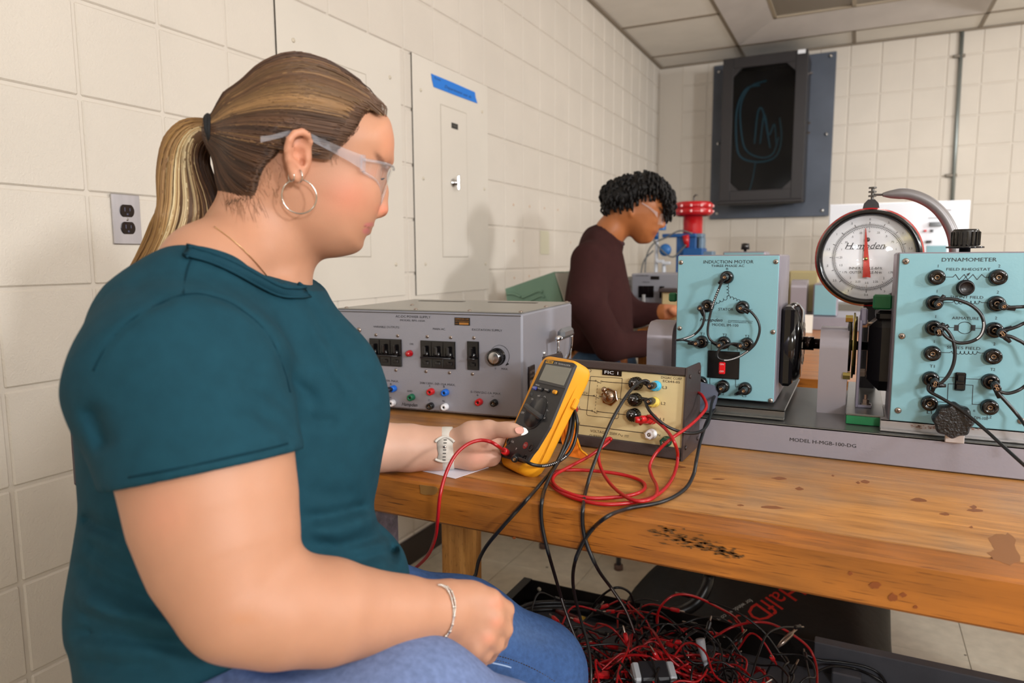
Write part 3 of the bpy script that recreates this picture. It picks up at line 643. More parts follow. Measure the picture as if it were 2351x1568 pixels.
T(b, 'L3', 1526.5, 890, 6.5, 10); T(b, 'L2', 1523, 926.5, 6.5, 10); T(b, 'L1', 1521, 963, 6.5, 9); T(b, 'N', 1513, 999, 5.5, 6)
T(b, 'E', 1350, 869, 4.5, 4); T(b, 'DC+', 1341.5, 902.5, 5.5, 16); T(b, 'L', 1332, 936, 5, 4); T(b, 'N', 1328.5, 971, 6, 6)
T(b, 'VOLTAGE - 250V', 1386, 993, 6, 62, rot=0); T(b, 'CURRENT - 10A', 1380, 1003.5, 6, 55); T(b, 'FUSED INPUT CONTROL UNIT', 1394, 1017, 7.5, 153)
ln = FC.line
def R3(a): ln(b, *a)
ln(b, [(1357, 864), (1428, 868.5), (1429, 870), (1420, 958), (1417, 961), (1350, 954), (1347, 951), (1356, 865)], 1.1, closed=True)
ln(b, [(1352, 873.5), (1368, 874.5)], 1.4); ln(b, [(1368, 874.5), (1380, 880)], 1.1); ln(b, [(1382, 876), (1447, 881)], 1.4)
ln(b, [(1333, 906), (1364, 909)], 1.4); ln(b, [(1364, 909), (1376, 915)], 1.1); ln(b, [(1377, 910), (1385, 911)], 1.4); ln(b, [(1417, 915), (1443, 918)], 1.4)
ln(b, [(1326, 939), (1359, 943)], 1.4); ln(b, [(1359, 943), (1371, 949)], 1.1); ln(b, [(1372, 945), (1440, 952.5)], 1.4)
ln(b, [(1325, 975), (1477, 994)], 1.6); ln(b, [(1373, 876), (1365, 951)], .9, dash=10)
for (px, py) in ((1368, 874), (1381, 875.5), (1364, 908.5), (1376.5, 910.5), (1359.5, 943), (1371.5, 944.5)):
    n_ = [(px+1.7*math.cos(a), py+1.7*math.sin(a)) for a in np.linspace(0, 2*PI, 9)[:-1]]; ln(b, n_, .7, closed=True)
ln(b, [(1419, 999), (1422, 995.5), (1425, 999), (1428, 1002), (1430, 999)], .9); ln(b, [(1434, 999.5), (1444, 1000.5)], .9); ln(b, [(1434, 1002.5), (1444, 1003.5)], 1, dash=3)
for i, w_ in enumerate((11, 8, 5)): ln(b, [(1524-w_/2, 1031.5+i*4), (1524+w_/2, 1032.5+i*4)], 1.2)
n_ = [(1353+4.5*math.cos(a), 850.5+3.8*math.sin(a)) for a in np.linspace(0, 2*PI, 17)[:-1]]; ln(b, n_, .9, closed=True)
b.build('lettering', mat('brown_ink', '#3a2a22', .5), fc)
b = MB(FC.M); u0, v0 = FC.uv(1405.5, 856); b.box((u0, v0, .0008), (.0365, .0098, .0016)); tg = b.build('tape_label', mat('tape_black', '#0c0b0c', .25), fc)
b = MB(FC.M); b.text('FIC 1', u0, v0, .0055, .026, z=.0019); b.build('lettering', mat('embossed_white', '#e6e6ea', .5), tg)
# toggle switch
ni = mat('nickel', '#a58f7c', .2, 1)
u, v = FC.uv(1399, 911, .004); b = MB(FC.M); b.lathe((u, v, 0), (0, 0, 1), [(.0165, 0), (.0165, .004), (.0155, .0045)], 6, smooth=False); tgs = b.build('switch_nut', ni, fc)
b = MB(FC.M); b.lathe((u, v, .004), (0, 0, 1), [(.0125, 0), (.012, .004), (.009, .008), (.004, .010), (0, .0105)], 24); b.tube([(u, v, .010), (u-.001, v+.004, .016), (u-.003, v+.013, .022)], [.0025, .003, .0045], 12); b.sphere((u-.003, v+.0135, .0225), .0052); b.build('switch_lever', ni, tgs)
for (px, py) in ((1457, 881), (1455, 918), (1452, 953.5)):
    u, v = FC.uv(px, py, .012); b = MB(FC.M); b.lathe((u, v, 0), (0, 0, 1), [(.0118, 0), (.0118, .003), (.0105, .004), (.0105, .015), (.009, .0175), (0, .018)], 30)
    for k in range(20):
        a = 2*PI*k/20; b.box((0, 0, 0), (.0012, .0012, .010), M=FC.M @ Matrix.Translation((u+.0108*math.cos(a), v+.0108*math.sin(a), .0095)))
    fh = b.build('fuse_holder', blackp, fc); b = MB(FC.M); b.text('FUSE', u, v+.0035, .0022, .008, z=.0183); b.lathe((u, v, .018), (0, 0, 1), [(.0012, 0), (.0012, .0004)], 8); b.build('lettering', mat('white_print', '#d0d0d0', .5), fh)
def post(px, py, c, r=.0078, h=.018, px2=None):
    u, v = FC.uv(px, py, .002); b = MB(FC.M)
    b.lathe((u, v, 0), (0, 0, 1), [(r*1.15, 0), (r*1.15, .005), (r*.8, .006), (r*.8, .009)], 20); b.lathe((u, v, .009), (0, 0, 1), [(r*1.05, 0), (r*1.05, h-.009)], 6, smooth=False)
    b.lathe((u, v, h), (0, 0, 1), [(r*.9, 0), (r*.8, .001), (r*.42, .001), (r*.4, -.003)], 20)
    o = b.build('terminal_post', c, fc); b = MB(FC.M); b.lathe((u, v, h-.001), (0, 0, 1), [(r*.40, 0), (r*.40, .0022), (r*.22, .0022), (r*.2, 0)], 12); b.build('contact', metalrim, o); return u, v, h
cyan = mat('cyan_plastic', '#45b4da', .3); yel = mat('yellow_plastic', '#dcc25a', .35); dgreen = mat('dark_green_plastic', '#17402e', .3)
pL3 = post(1507, 886, cyan); pL2 = post(1503, 923, yel); pL1 = post(1498, 962, redp); pN = post(1497, 996, whitep); pE = post(1531, 1013, dgreen)
u, v = FC.uv(1319, 939); b = MB(FC.M); b.lathe((u, v, 0), (0, 0, 1), [(.008, 0), (.008, .004), (.0066, .010), (0, .013)], 18); b.build('pilot_lamp', MATS['red_lens'], fc)
SF = Face(o_+ex*.0015, ey_, (0, 0, 1))
for (d_, z) in ((.028, Hf-.018), (Df-.012, Hf-.018), (.012, .02), (Df-.012, .02)):
    b = MB(SF.M); b.lathe((d_, z, 0), (0, 0, 1), [(.0038, 0), (.0034, .0015), (0, .002)], 12); b.build('screw', brown, fc)
# sheet of paper under the wrist
pp = [at(x, y, Z=BT) for x, y in ((955, 1079), (1045, 1100), (1122, 1074), (1082, 969))]
b = MB(); v = [(p.x, p.y, BT+.0006+(.0 if i < 3 else .0015)) for i, p in enumerate(pp)]; b.add(v+[(x, y, z+.0006) for x, y, z in v], [(0, 1, 2, 3), (7, 6, 5, 4), (0, 4, 5, 1), (1, 5, 6, 2), (2, 6, 7, 3), (3, 7, 4, 0)])
b.build('paper_sheet', mat('white_paper', '#e6e3ee', .7), label='white paper sheet lying on the bench under her wrist', cat='paper')
# ------------------------------------------------------------------ motor-generator bed
pg = mat('pinkish_grey', '#928f99', .38, .35, bump=.06, bscale=200); zinc = mat('zinc_plate', '#6f6f6c', .28, .7, bump=.08, bscale=80)
CY0, CY1, CT = 1.27, 1.66, .903
bed = thing('machine_bed', 'long grey steel channel bed holding the coupled machines', 'machine base', (.3, 1.4, BT))
b = MB(); b.box((.32, CY0+.002, (BT+CT)/2+.001), (1.66, .004, CT-BT-.002), .0012); b.build('front_flange', pg, bed)
b = MB(); b.box((.32, (CY0+CY1)/2, CT-.002), (1.66, CY1-CY0, .004), .001); b.build('top_plate', zinc, bed)
MB().box((.32, CY1-.002, (BT+CT)/2), (1.66, .004, CT-BT-.004), .001).build('rear_flange', pg, bed)
CF = Face((0, CY0, 0), (1, 0, 0), (0, 0, 1))
b = MB(); CF.txt(b, 'MODEL H-MGB-100-DG', 1888, 1016.5, 8, 153); b.build('lettering', ink, bed)
def plate(x0, x1, y0, y1, z, lip, nm, par, m=None, th=.004):
    b = MB(); b.box(((x0+x1)/2, (y0+y1)/2, z-th/2), (x1-x0, y1-y0, th), .001)
    if lip: b.box(((x0+x1)/2, y0+.002, z-lip/2), (x1-x0, .004, lip), .001); b.box(((x0+x1)/2, y0-.006, z-lip+.0015), (x1-x0, .014, .003), .001)
    return b.build(nm, m or zinc, par)
teal_p = mat('pale_teal_panel', '#7ba7b0', .38, bump=.05, bscale=300); edge = mat('panel_edge', '#8f8892', .35, .5)
# ---- induction motor unit
mo = thing('induction_motor', 'pale blue induction motor panel box with patch leads', 'machine', (-.22, 1.42, CT))
plate(-.36, -.105, 1.305, 1.66, CT+.018, .016, 'base_plate', mo)
MY = 1.335; mx0, mx1, mz0, mz1 = -.309, -.125, .926, 1.196
b = MB(); b.box(((mx0+mx1)/2, MY+.095, (mz0+mz1)/2), (mx1-mx0, .185, mz1-mz0), .003); b.build('case', edge, mo)
b = MB(); b.box(((mx0+mx1)/2, MY, (mz0+mz1)/2), (mx1-mx0-.004, .004, mz1-mz0-.004), .001); b.build('front_panel', teal_p, mo)
MF = Face((0, MY-.002, 0), (1, 0, 0), (0, 0, 1)); T = MF.txt; ln = MF.line
b = MB()
T(b, 'INDUCTION MOTOR', 1671.5, 601.5, 7.6, 115); T(b, 'THREE PHASE AC', 1671, 610.5, 5.4, 76); T(b, 'B', 1669.5, 617.5, 5, 5)
T(b, 'STATOR', 1666.5, 710.5, 6.2, 34); T(b, 'C', 1725.5, 712.5, 5.6, 5); T(b, 'Hampden', 1632, 734.5, 7.5, 52, shear=.35, weight=.012); T(b, 'ENGINEERING CORPORATION', 1700, 737, 2.6, 56); T(b, 'EAST LONGMEADOW, MASS.', 1699.5, 740.5, 2.6, 56)
T(b, 'MODEL IM-100', 1665, 746.5, 6, 60); T(b, 'T1', 1613.5, 766.5, 5.6, 9); T(b, 'T2', 1664, 769, 5.6, 10); T(b, 'T3', 1715.5, 772, 5.6, 10)
T(b, 'L1', 1610, 901, 5.4, 9); T(b, 'L2', 1658, 904.5, 5.4, 9); T(b, 'L3', 1709, 909, 5.4, 9)
def coil(p, q, n, amp, b=b, L=ln):
    pts = []; d = math.hypot(q[0]-p[0], q[1]-p[1]); tx, ty = (q[0]-p[0])/d, (q[1]-p[1])/d
    for k in range(n*10+1):
        t = k/(n*10); a = 2*PI*n*t; pts.append((p[0]+tx*(d*t-math.sin(a)*amp*.55)+ty*(1-math.cos(a))*amp*.8, p[1]+ty*(d*t-math.sin(a)*amp*.55)-tx*(1-math.cos(a))*amp*.8))
    L(b, pts, 1.0)
coil((1668, 650), (1669, 680), 4, 3); coil((1669, 682), (1636, 697), 4, 3.2); coil((1669, 682), (1699, 694), 4, 3.2)
ln(b, [(1620, 785), (1633, 787), (1633, 803)], 1.1); ln(b, [(1672, 790), (1672, 805)], 1.1); ln(b, [(1693, 792), (1693, 806)], 1.1)
ln(b, [(1630, 868), (1630, 884), (1617, 884)], 1.1); ln(b, [(1659, 868), (1659, 880)], 1.1); ln(b, [(1689, 870), (1689, 888), (1695, 888)], 1.1)
b.build('lettering', ink, mo)
for p in ((1667, 637), (1622, 703), (1703, 706), (1609, 786), (1660, 788), (1713, 791), (1607, 880), (1658, 889), (1709, 894)): jack(MF, *p, mo, None, .0115, .012)
for p in ((1563, 602.5), (1781, 601), (1560, 754), (1774.5, 762.5), (1769, 920)): screw(MF, *p, mo, .0045)
u0, v1 = MF.uv(1626, 804); u1, v0 = MF.uv(1697, 871)
b = MB(MF.M); b.box(((u0+u1)/2, (v0+v1)/2, .002), (u1-u0, v1-v0, .004), .001); sw = b.build('switch_plate', mat('black_bakelite', '#0b0b0c', .25), mo)
u, v = MF.uv(1659, 844); b = MB(MF.M); b.box((u, v, .006), (.0115, .0225, .006), .0015); rk = b.build('rocker', mat('rocker_red', '#d2141c', .25), sw)
b = MB(MF.M); b.text('ON', u, v+.0075, .0032, .0072, z=.0093); b.text('OFF', u, v-.006, .0032, .0078, z=.0093); b.build('lettering', MATS['white_print'], rk)
# end bell with slots, shaft
ax = at(1850, 788, Y=1.46); AZ = ax.z
b = MB(); b.lathe((mx1, 1.46, AZ), (1, 0, 0), [(.05, 0), (.075, .006), (.078, .016), (.076, .026), (.066, .034), (.02, .036)], 30); b.box((mx1+.012, 1.46, AZ), (.022, .15, .15), .006); b.build('end_bell', blackp, mo)
b = MB()
for rr in (.036, .055):
    for k in range(12):
        a = 2*PI*k/12; b.box((0, 0, 0), (.001, rr*.30, .011), M=Matrix.Translation((mx1+.0365-(.004 if rr > .05 else 0), 1.46+rr*math.cos(a), AZ+rr*math.sin(a))) @ Matrix.Rotation(a-PI/2, 4, 'X') @ Matrix.Rotation(0, 4, 'X'))
b.build('vent_slot', mat('slot_light', '#8d8378', .6), mo)
MB().box((-.345+.004, 1.48, AZ+.06), (.03, .03, .02), .003)
b = MB(); q = at(1546, 682, Y=1.42); b.box((q.x, 1.42, q.z), (.016, .018, .018), .003); b.build('bumper', mat('green_rubber', '#126a3c', .4), mo, label='green end stop')
b = MB(); b.cyl((mx1+.03, 1.46, AZ), (.0-.0, 1.46, AZ), .010, 20); b.cyl((mx1+.032, 1.46, AZ), (mx1+.055, 1.46, AZ), .013, 20); b.cyl((-.04, 1.46, AZ), (.19, 1.46, AZ), .0085, 16)
sh = b.build('coupling_shaft', mat('dark_steel', '#2b2220', .18, .9), label='polished dark shaft running between the two machines', cat='shaft')
# wing bracket low on the left of the motor (grey blue)
b = MB(); q = at(1625, 925, Y=1.30); b.prism([(-.022, .03), (-.022, -.035), (.006, -.045), (.014, -.01), (.018, .012), (.010, .024)], -.004, .006, M=Matrix(((1, 0, 0, q.x), (0, 0, -1, 1.306), (0, 1, 0, q.z+.008), (0, 0, 0, 1)))); b.build('clamp_wing', mat('slate_plastic', '#5c6172', .4), mo)
# ---- arched shaft covers
def cover(px0, px1, pyt, pyb, Y, nm, lab, blackside):
    a = at(px0, pyb, Y=Y); c = at(px1, pyb, Y=Y); zt = at(px0, pyt, Y=Y+.05).z
    w_ = (c.x-a.x); d = .11; z0 = CT
    t = thing(nm, lab, 'guard', ((a.x+c.x)/2, Y+d/2, z0))
    pts = [(0, z0)]; rad = .035
    for k in range(9):
        an = PI-PI/2*k/8; pts.append((rad+rad*math.cos(an), zt-rad+rad*math.sin(an)))
    for k in range(9):
        an = PI/2-PI/2*k/8; pts.append((d-rad+rad*math.cos(an), zt-rad+rad*math.sin(an)))
    pts.append((d, z0)); ins = [(min(max(y, .003), d-.003), z-(.003 if z > z0+.01 else 0)) for y, z in pts]
    b = MB(); n = len(pts)
    v = [(a.x, Y+y, z) for y, z in pts]+[(a.x+w_, Y+y, z) for y, z in pts]+[(a.x, Y+y, z) for y, z in ins]+[(a.x+w_, Y+y, z) for y, z in ins]
    f = []
    for i in range(n-1): f += [(i, n+i, n+i+1, i+1), (2*n+i, 2*n+i+1, 3*n+i+1, 3*n+i), (i, i+1, 2*n+i+1, 2*n+i), (n+i, 3*n+i, 3*n+i+1, n+i+1)]
    b.add(v, f, True); o = b.build('guard_shell', mat('guard_grey', '#a29ca4', .3, .45, bump=.06, bscale=120), t)
    mod = o.modifiers.new('e', 'EDGE_SPLIT'); mod.split_angle = R(45)
    if blackside:
        b = MB(); b.box((a.x+w_+.012, Y+d/2, (z0+zt)/2-.01), (.022, d-.02, zt-z0-.03), .012); b.build('end_block', blackp, t)
    return t
cover(1876, 1942, 750, 918, 1.40, 'shaft_guard', 'grey arched shaft guard between the two machines', False)
cover(1483, 1540, 735, 905, 1.40, 'shaft_guard', 'grey arched guard to the left of the motor panel, half hidden', True)
# ---- dynamometer unit
dy = thing('dynamometer', 'pale blue dynamometer panel box with black jacks and a knob on top', 'machine', (.2, 1.45, CT))
DY = 1.30; DF = Face((0, DY-.002, 0), (1, 0, 0), (0, 0, 1))
cxd = DF.uv(2224, 600)[0]; dx0 = DF.uv(2065, 590)[0]; dx1 = 2*cxd-dx0; dz0, dz1 = .921, 1.196
b = MB(); b.box(((dx0+dx1)/2, DY+.065, (dz0+dz1)/2), (dx1-dx0+.006, .125, dz1-dz0+.004), .003); b.build('case', edge, dy)
b = MB(); b.box(((dx0+dx1)/2, DY, (dz0+dz1)/2), (dx1-dx0, .004, dz1-dz0), .001); b.build('front_panel', teal_p, dy)
T = DF.txt; ln = DF.line; b = MB()
T(b, 'DYNAMOMETER', 2224, 596.5, 8.8, 126); T(b, 'FIELD RHEOSTAT', 2222.5, 618.5, 6.2, 101); T(b, 'SHUNT FIELD', 2219.5, 682.5, 6.2, 76); T(b, 'ARMATURE', 2216.5, 731, 6.4, 62); T(b, 'SERIES FIELD', 2212, 799, 6.6, 77)
for (px, py, t) in ((2154, 611, '1'), (2294.5, 611, '2'), (2151.5, 669, '1'), (2291, 671, '2'), (2148.5, 727, '1'), (2287, 730.5, '2'), (2145, 784.5, '1'), (2283, 790, '2'), (2141.5, 841, 'T1'), (2279.5, 848.5, 'T2'), (2135, 947, 'L1'), (2271, 957.5, 'L2')):
    T(b, t, px, py, 6.6, None if len(t) == 1 else 11)
T(b, 'Hampden', 2195, 944, 8, 55, shear=.35, weight=.012); T(b, '\u00ae', 2236.5, 943.5, 5, 5); T(b, 'MODEL DM-100', 2235, 959, 6.5, 66)
ln(b, [(2170, 636), (2188, 636), (2194, 630), (2202, 642), (2214, 630), (2222, 642), (2234, 630), (2243, 642), (2254, 630), (2261, 636.5), (2277, 636.5)], 1.3)
ln(b, [(2209, 645), (2225, 628)], 1.2); q = DF.uv(2226, 627); b.add([(q[0]+.001, q[1]+.001, -DY*0), (q[0]-.004, q[1]-.0015, 0), (q[0]-.001, q[1]-.004, 0)], [(0, 1, 2)], M=DF.M @ Matrix.Translation((0, 0, .0005)))
def coilrow(x0, x1, y, y2, n, xl, xr):
    ln(b, [(xl, y), (x0-6, y+.5), (x0, y-3)], 1.2)
    pts = []
    for k in range(n*10+1):
        t = k/(n*10); a = 2*PI*n*t; pts.append((x0+(x1-x0)*t-2.2*math.sin(a), (y-3)+(y2-y)*t+(1-math.cos(a))*3.4))
    ln(b, pts, 1.1); ln(b, [(x1, y2-3), (x1+6, y2+.5), (xr, y2+1)], 1.2)
coilrow(2192, 2248, 694, 694, 6, 2166, 2273); coilrow(2186, 2243, 809, 810, 6, 2161, 2265)
ln(b, [(2170, 751), (2193, 752)], 1.2); ln(b, [(2236, 753.5), (2268, 754.5)], 1.2)
ln(b, [(2215+17*math.cos(a), 752.5+13.5*math.sin(a)) for a in np.linspace(0, 2*PI, 33)[:-1]], 1.3, closed=True)
for px in (2196, 2234):
    q = DF.uv(px, 752.5); b.box((q[0], q[1], .0005), (.006, .009, .0006), M=DF.M)
ln(b, [(2156, 865.5), (2195, 867)], 1.2); ln(b, [(2213, 869), (2260, 871.5)], 1.2); ln(b, [(2195, 881.5), (2177, 881), (2175, 924), (2150, 922)], 1.2); ln(b, [(2213, 883), (2234, 884.5), (2232, 928), (2256, 929)], 1.2)
b.build('lettering', ink, dy)
for p in ((2152, 637), (2294, 637), (2147, 696), (2290, 698), (2145, 754), (2285, 759), (2142, 813), (2282, 820), (2138, 872), (2276, 878), (2135, 928), (2274, 937)): jack(DF, *p, dy, None, .0118, .012)
u, v = DF.uv(2218, 661, .01); b = MB(DF.M); b.lathe((u, v, 0), (0, 0, 1), [(.0125, 0), (.0125, .003), (.0105, .004), (.011, .016), (.009, .0165), (.009, .014), (0, .0145)], 24); b.build('fuse_holder', mat('fuse_black', '#1a1719', .35), dy)
for p in ((2080, 600), (2071, 772), (2062, 943), (2345, 967)): screw(DF, *p, dy, .0052)
u, v = DF.uv(2204, 875); b = MB(DF.M); b.box((u, v, .003), (.0145, .029, .006), .0015); b.box((u, v+.006, .009), (.0115, .010, .008), .0015); b.box((u, v-.008, .0065), (.0115, .009, .003), .001); b.build('breaker_switch', glossb, dy)
p = at(2215, 572, Y=1.36); b = MB(); zt = dz1+.002
b.lathe((p.x, 1.36, zt), (0, 0, 1), [(.008, 0), (.008, .006), (.027, .0065), (.027, .009), (.020, .010), (.019, .034), (.017, .037), (0, .037)], 32)
for k in range(16): a = 2*PI*k/16; b.box((p.x+.0195*math.cos(a), 1.36+.0195*math.sin(a), zt+.022), (.003, .003, .022), .0008)
b.build('knob', blackp, dy)
# plates under it
plate(-.008, .052, 1.318, 1.66, CT+.020, 0, 'slide_plate', dy)
b = MB(); b.box((.021, 1.322, CT+.009), (.056, .006, .016), .001); b.build('bumper', MATS['green_rubber'], dy, label='green slide block')
plate(.045, .60, 1.30, 1.66, CT+.019, .018, 'base_plate', dy, mat('base_alloy', '#a39f9f', .4, .5, bump=.2, bscale=60))
b = MB(); 
for k in range(60):
    px = RNG.uniform(2090, 2250); f_ = Face((0, 1.2995, 0), (1, 0, 0), (0, 0, 1)); u, v = f_.uv(px, 979+RNG.uniform(-3.5, 3.5)+.03*(px-2090)); b.box((u, v, .0004), (RNG.uniform(.001, .004), RNG.uniform(.0006, .002), .0004), M=f_.M)
b.build('chipped_print', mat('chip_brown', '#7b5a4d', .6), dy, kind='stuff')
# motor body, end plate, brass pulley
b = MB(); bx0 = at(1985, 800, Y=1.42).x; b.box((bx0+.055, 1.44, AZ-.005), (.10, .12, .135), .02); b.box((bx0+.06, 1.44, AZ+.062), (.09, .10, .02), .006); b.build('motor_body', mat('black_enamel', '#141214', .3, bump=.1), dy)
b = MB(); u_ = at(2015, 790, Y=1.385); b.lathe((bx0+.07, 1.380, AZ-.01), (0, -1, 0), [(.028, 0), (.027, .004), (.012, .008), (0, .009)], 24); b.build('bearing_cap', MATS['black_enamel'], dy)
bp = at(1968, 905, Y=1.37); xs = bp.x
b = MB(); b.box((xs, 1.44, (CT+.02+1.08)/2), (.005, .13, 1.08-CT-.02), .001); b.box((xs+.012, 1.39, CT+.0225), (.024, .03, .005), .001); b.box((xs+.004, 1.40, 1.085), (.012, .03, .03), .003); b.build('end_bracket', mat('bracket_grey', '#7f7b8b', .35, .4), dy)
brass = mat('brass', '#a99b5e', .25, 1)
b = MB(); b.lathe((xs-.012, 1.46, AZ), (1, 0, 0), [(.02, 0), (.062, 0), (.062, .003), (.055, .004), (.055, .007), (.02, .007)], 32); b.build('brass_disc', brass, dy)
b = MB(); b.lathe((xs-.022, 1.46, AZ), (1, 0, 0), [(.03, 0), (.05, .002), (.05, .008), (.03, .009)], 28); b.build('black_disc', blackp, dy)
for (y, z) in ((1.40, AZ+.055), (1.40, AZ-.05), (1.46, AZ-.058)):
    b = MB(); b.lathe((xs-.025, y, z), (1, 0, 0), [(.007, 0), (.007, .012)], 6, smooth=False); b.build('hex_bolt', brass, dy)
for z in (AZ+.045, AZ-.045):
    b = MB(); b.lathe((xs+.003, 1.42, z), (1, 0, 0), [(.008, 0), (.008, .008), (.004, .009), (.004, .02)], 6, smooth=False); b.build('hex_bolt', screwm, dy)
q = at(1965, 899, Z=CT+.03); b = MB(); b.lathe((xs+.014, 1.385, CT+.025), (0, 0, 1), [(.009, 0), (.009, .002), (.006, .003), (.006, .009), (.003, .01), (.003, .018)], 6, smooth=False); b.build('hex_bolt', screwm, dy)
q = at(2026, 693, Y=1.40); b = MB(); b.box((q.x, 1.40, q.z), (.030, .026, .026), .003); b.build('bumper', MATS['green_rubber'], dy, label='green end stop')
b = MB(); b.cyl((q.x+.015, 1.40, q.z), (q.x+.04, 1.40, q.z), .007, 12); b.cyl((q.x+.02, 1.40, q.z), (q.x+.026, 1.40, q.z), .010, 6); b.build('brass_fitting', mat('brass_dark', '#8a6a2a', .3, 1), dy)
# clamp knob in front
q = at(2187, 964, Y=1.255); kn = thing('clamp_knob', 'black fluted clamping knob at the front of the dynamometer bed', 'knob', (q.x, 1.26, q.z))
b = MB(); n = 64; pts = []
for k in range(n):
    a = 2*PI*k/n; r_ = .0265+.0016*math.cos(8*a); pts.append((r_*math.cos(a), r_*math.sin(a)))
KM = Matrix(((1, 0, 0, q.x), (0, 0, -1, 1.262), (0, 1, 0, q.z), (0, 0, 0, 1)))
v = [(x, y, 0) for x, y in pts]+[(x, y, .014) for x, y in pts]+[(x*.88, y*.88, .019) for x, y in pts]+[(0, 0, .0195)]
f = [tuple(range(n))[::-1]]+[(i, (i+1) % n, n+(i+1) % n, n+i) for i in range(n)]+[(n+i, n+(i+1) % n, 2*n+(i+1) % n, 2*n+i) for i in range(n)]+[(2*n+i, 2*n+(i+1) % n, 3*n) for i in range(n)]
b.add(v, f, True, M=KM); o = b.build('knob', mat('crinkle_black', '#121112', .3, bump=.8, bscale=260), kn); md = o.modifiers.new('e', 'EDGE_SPLIT'); md.split_angle = R(40)
MB().cyl((q.x, 1.262, q.z), (q.x, 1.30, q.z), .007, 12).build('stem', screwm, kn)
b = MB(); q2 = at(2192, 1004, Y=1.262); b.box((q2.x, 1.264, q2.z+.002), (.026, .006, .022), .001); b.build('clamp_tab', mat('alloy_tab', '#bdb7b6', .35, .4), kn)
# ---- torque scale on its post
dc = at(1993, 591, Y=1.60); DR = .1265
sc = thing('torque_scale', 'round white torque dial in a black and red rim, hanging behind the dynamometer', 'scale', (dc.x, 1.60, dc.z))
SFc = Face((dc.x, 1.60-.045, dc.z), (1, 0, 0), (0, 0, 1))
DC = SFc.uv(1993, 591); DR = abs(SFc.uv(2121, 591)[0]-DC[0]); M_ = SFc.M @ Matrix.Translation((DC[0], DC[1], 0))
b = MB(M_); b.lathe((0, 0, 0), (0, 0, 1), [(DR*.3, -.075), (DR*.95, -.07), (DR*1.022, -.06), (DR*1.022, -.012), (DR*.985, -.004)], 64, caps=False); b.build('housing', mat('scale_red', '#b5161b', .25), sc)
b = MB(M_); b.lathe((0, 0, 0), (0, 0, 1), [(DR*.985, -.016), (DR*.99, -.004), (DR*.965, .006), (DR*.93, .009), (DR*.885, .006), (DR*.86, -.002), (DR*.86, -.006)], 64, caps=False); b.build('bezel', mat('bezel_black', '#0c0b0c', .15), sc)
b = MB(M_); b.lathe((0, 0, 0), (0, 0, 1), [(DR*.87, -.0075), (DR*.87, -.005), (0, -.005)], 64, smooth=False); b.build('dial_face', mat('dial_white', '#e9e8ea', .4), sc)
b = MB(M_); Z_ = -.0045
def seg(r0_, r1_, a, wd, b=b):
    c, s_ = math.cos(a), math.sin(a); x0, y0, x1, y1 = c*r0_, s_*r0_, c*r1_, s_*r1_; b.add([(x0-s_*wd, y0+c*wd, Z_), (x0+s_*wd, y0-c*wd, Z_), (x1+s_*wd, y1-c*wd, Z_), (x1-s_*wd, y1+c*wd, Z_)], [(0, 1, 2, 3)])
ro, ri = DR*.66, DR*.635
for rr in (ro, ri):
    for k in range(120): a0_, a1_ = 2*PI*k/120, 2*PI*(k+1)/120; w2 = .0004; b.add([((rr-w2)*math.cos(a0_), (rr-w2)*math.sin(a0_), Z_), ((rr+w2)*math.cos(a0_), (rr+w2)*math.sin(a0_), Z_), ((rr+w2)*math.cos(a1_), (rr+w2)*math.sin(a1_), Z_), ((rr-w2)*math.cos(a1_), (rr-w2)*math.sin(a1_), Z_)], [(0, 1, 2, 3)])
for k in range(160): seg(ro, ro+(DR*.07 if k % 10 == 0 else DR*.035), PI/2+2*PI*k/160, .0004 if k % 10 else .0006)
for k in range(120): seg(ri, ri-(DR*.06 if k % 10 == 0 else DR*.03), PI/2+2*PI*k/120, .0003)
lab = ['0', '.5', '1', '1.5', '2', '2.5', '3', '3.4', '3', '2.5', '2', '1.5', '1', '.5']
for k, s_ in enumerate(lab):
    a = PI/2-2*PI*k/len(lab); b.text(s_, DR*.78*math.cos(a), DR*.78*math.sin(a), .0042, z=Z_)
lab = ['0', '.25', '.5', '.75', '1', '1.25', '1.5', '1.75', '2', '2.25', '2.5', '2.25', '2', '1.75', '1.5', '1.25', '1', '.75', '.5', '.25']
for k, s_ in enumerate(lab):
    a = PI/2-2*PI*k/len(lab); b.text(s_, DR*.53*math.cos(a), DR*.53*math.sin(a), .0038, z=Z_)
T2 = Face(M_ @ Vector((0, 0, Z_)), (1, 0, 0), (0, 0, 1))
T2.txt(b, 'Hampden', 1984, 565, 15, 92, shear=.4, z=0); T2.txt(b, '\u00ae', 2034, 569, 6, 7, z=0); T2.txt(b, 'INNER SCALE-lbf\u00b7ft', 1987, 616, 6, 76, z=0); T2.txt(b, 'OUTER SCALE-N\u00b7m', 1987, 625.5, 6, 74, z=0)
q = T2.uv(1943, 572), T2.uv(2030, 572); b.box(((q[0][0]+q[1][0])/2+DC[0]*0, q[0][1], -.0045), (q[1][0]-q[0][0], .0008, .0002), M=T2.M @ Matrix.Translation((0, 0, .0045)))
b.build('lettering', mat('dial_ink', '#3a3a40', .5), sc)
n1, n2 = T2.uv(1987.5, 524), T2.uv(1990, 637); wN = .0075
b = MB(T2.M); b.prism([(n1[0]-.0005, n1[1]), (n2[0]-wN, n2[1]), (n2[0], n2[1]+.001), (n2[0]+wN*.9, n2[1]), (n1[0]+.0007, n1[1])], .004, .0052); nd = b.build('needle', mat('needle_red', '#bf2a1f', .35), sc)
q = T2.uv(1988, 594); MB(T2.M).lathe((q[0], q[1], .004), (0, 0, 1), [(.004, 0), (.003, .003), (0, .0035)], 12).build('hub', brass, nd)
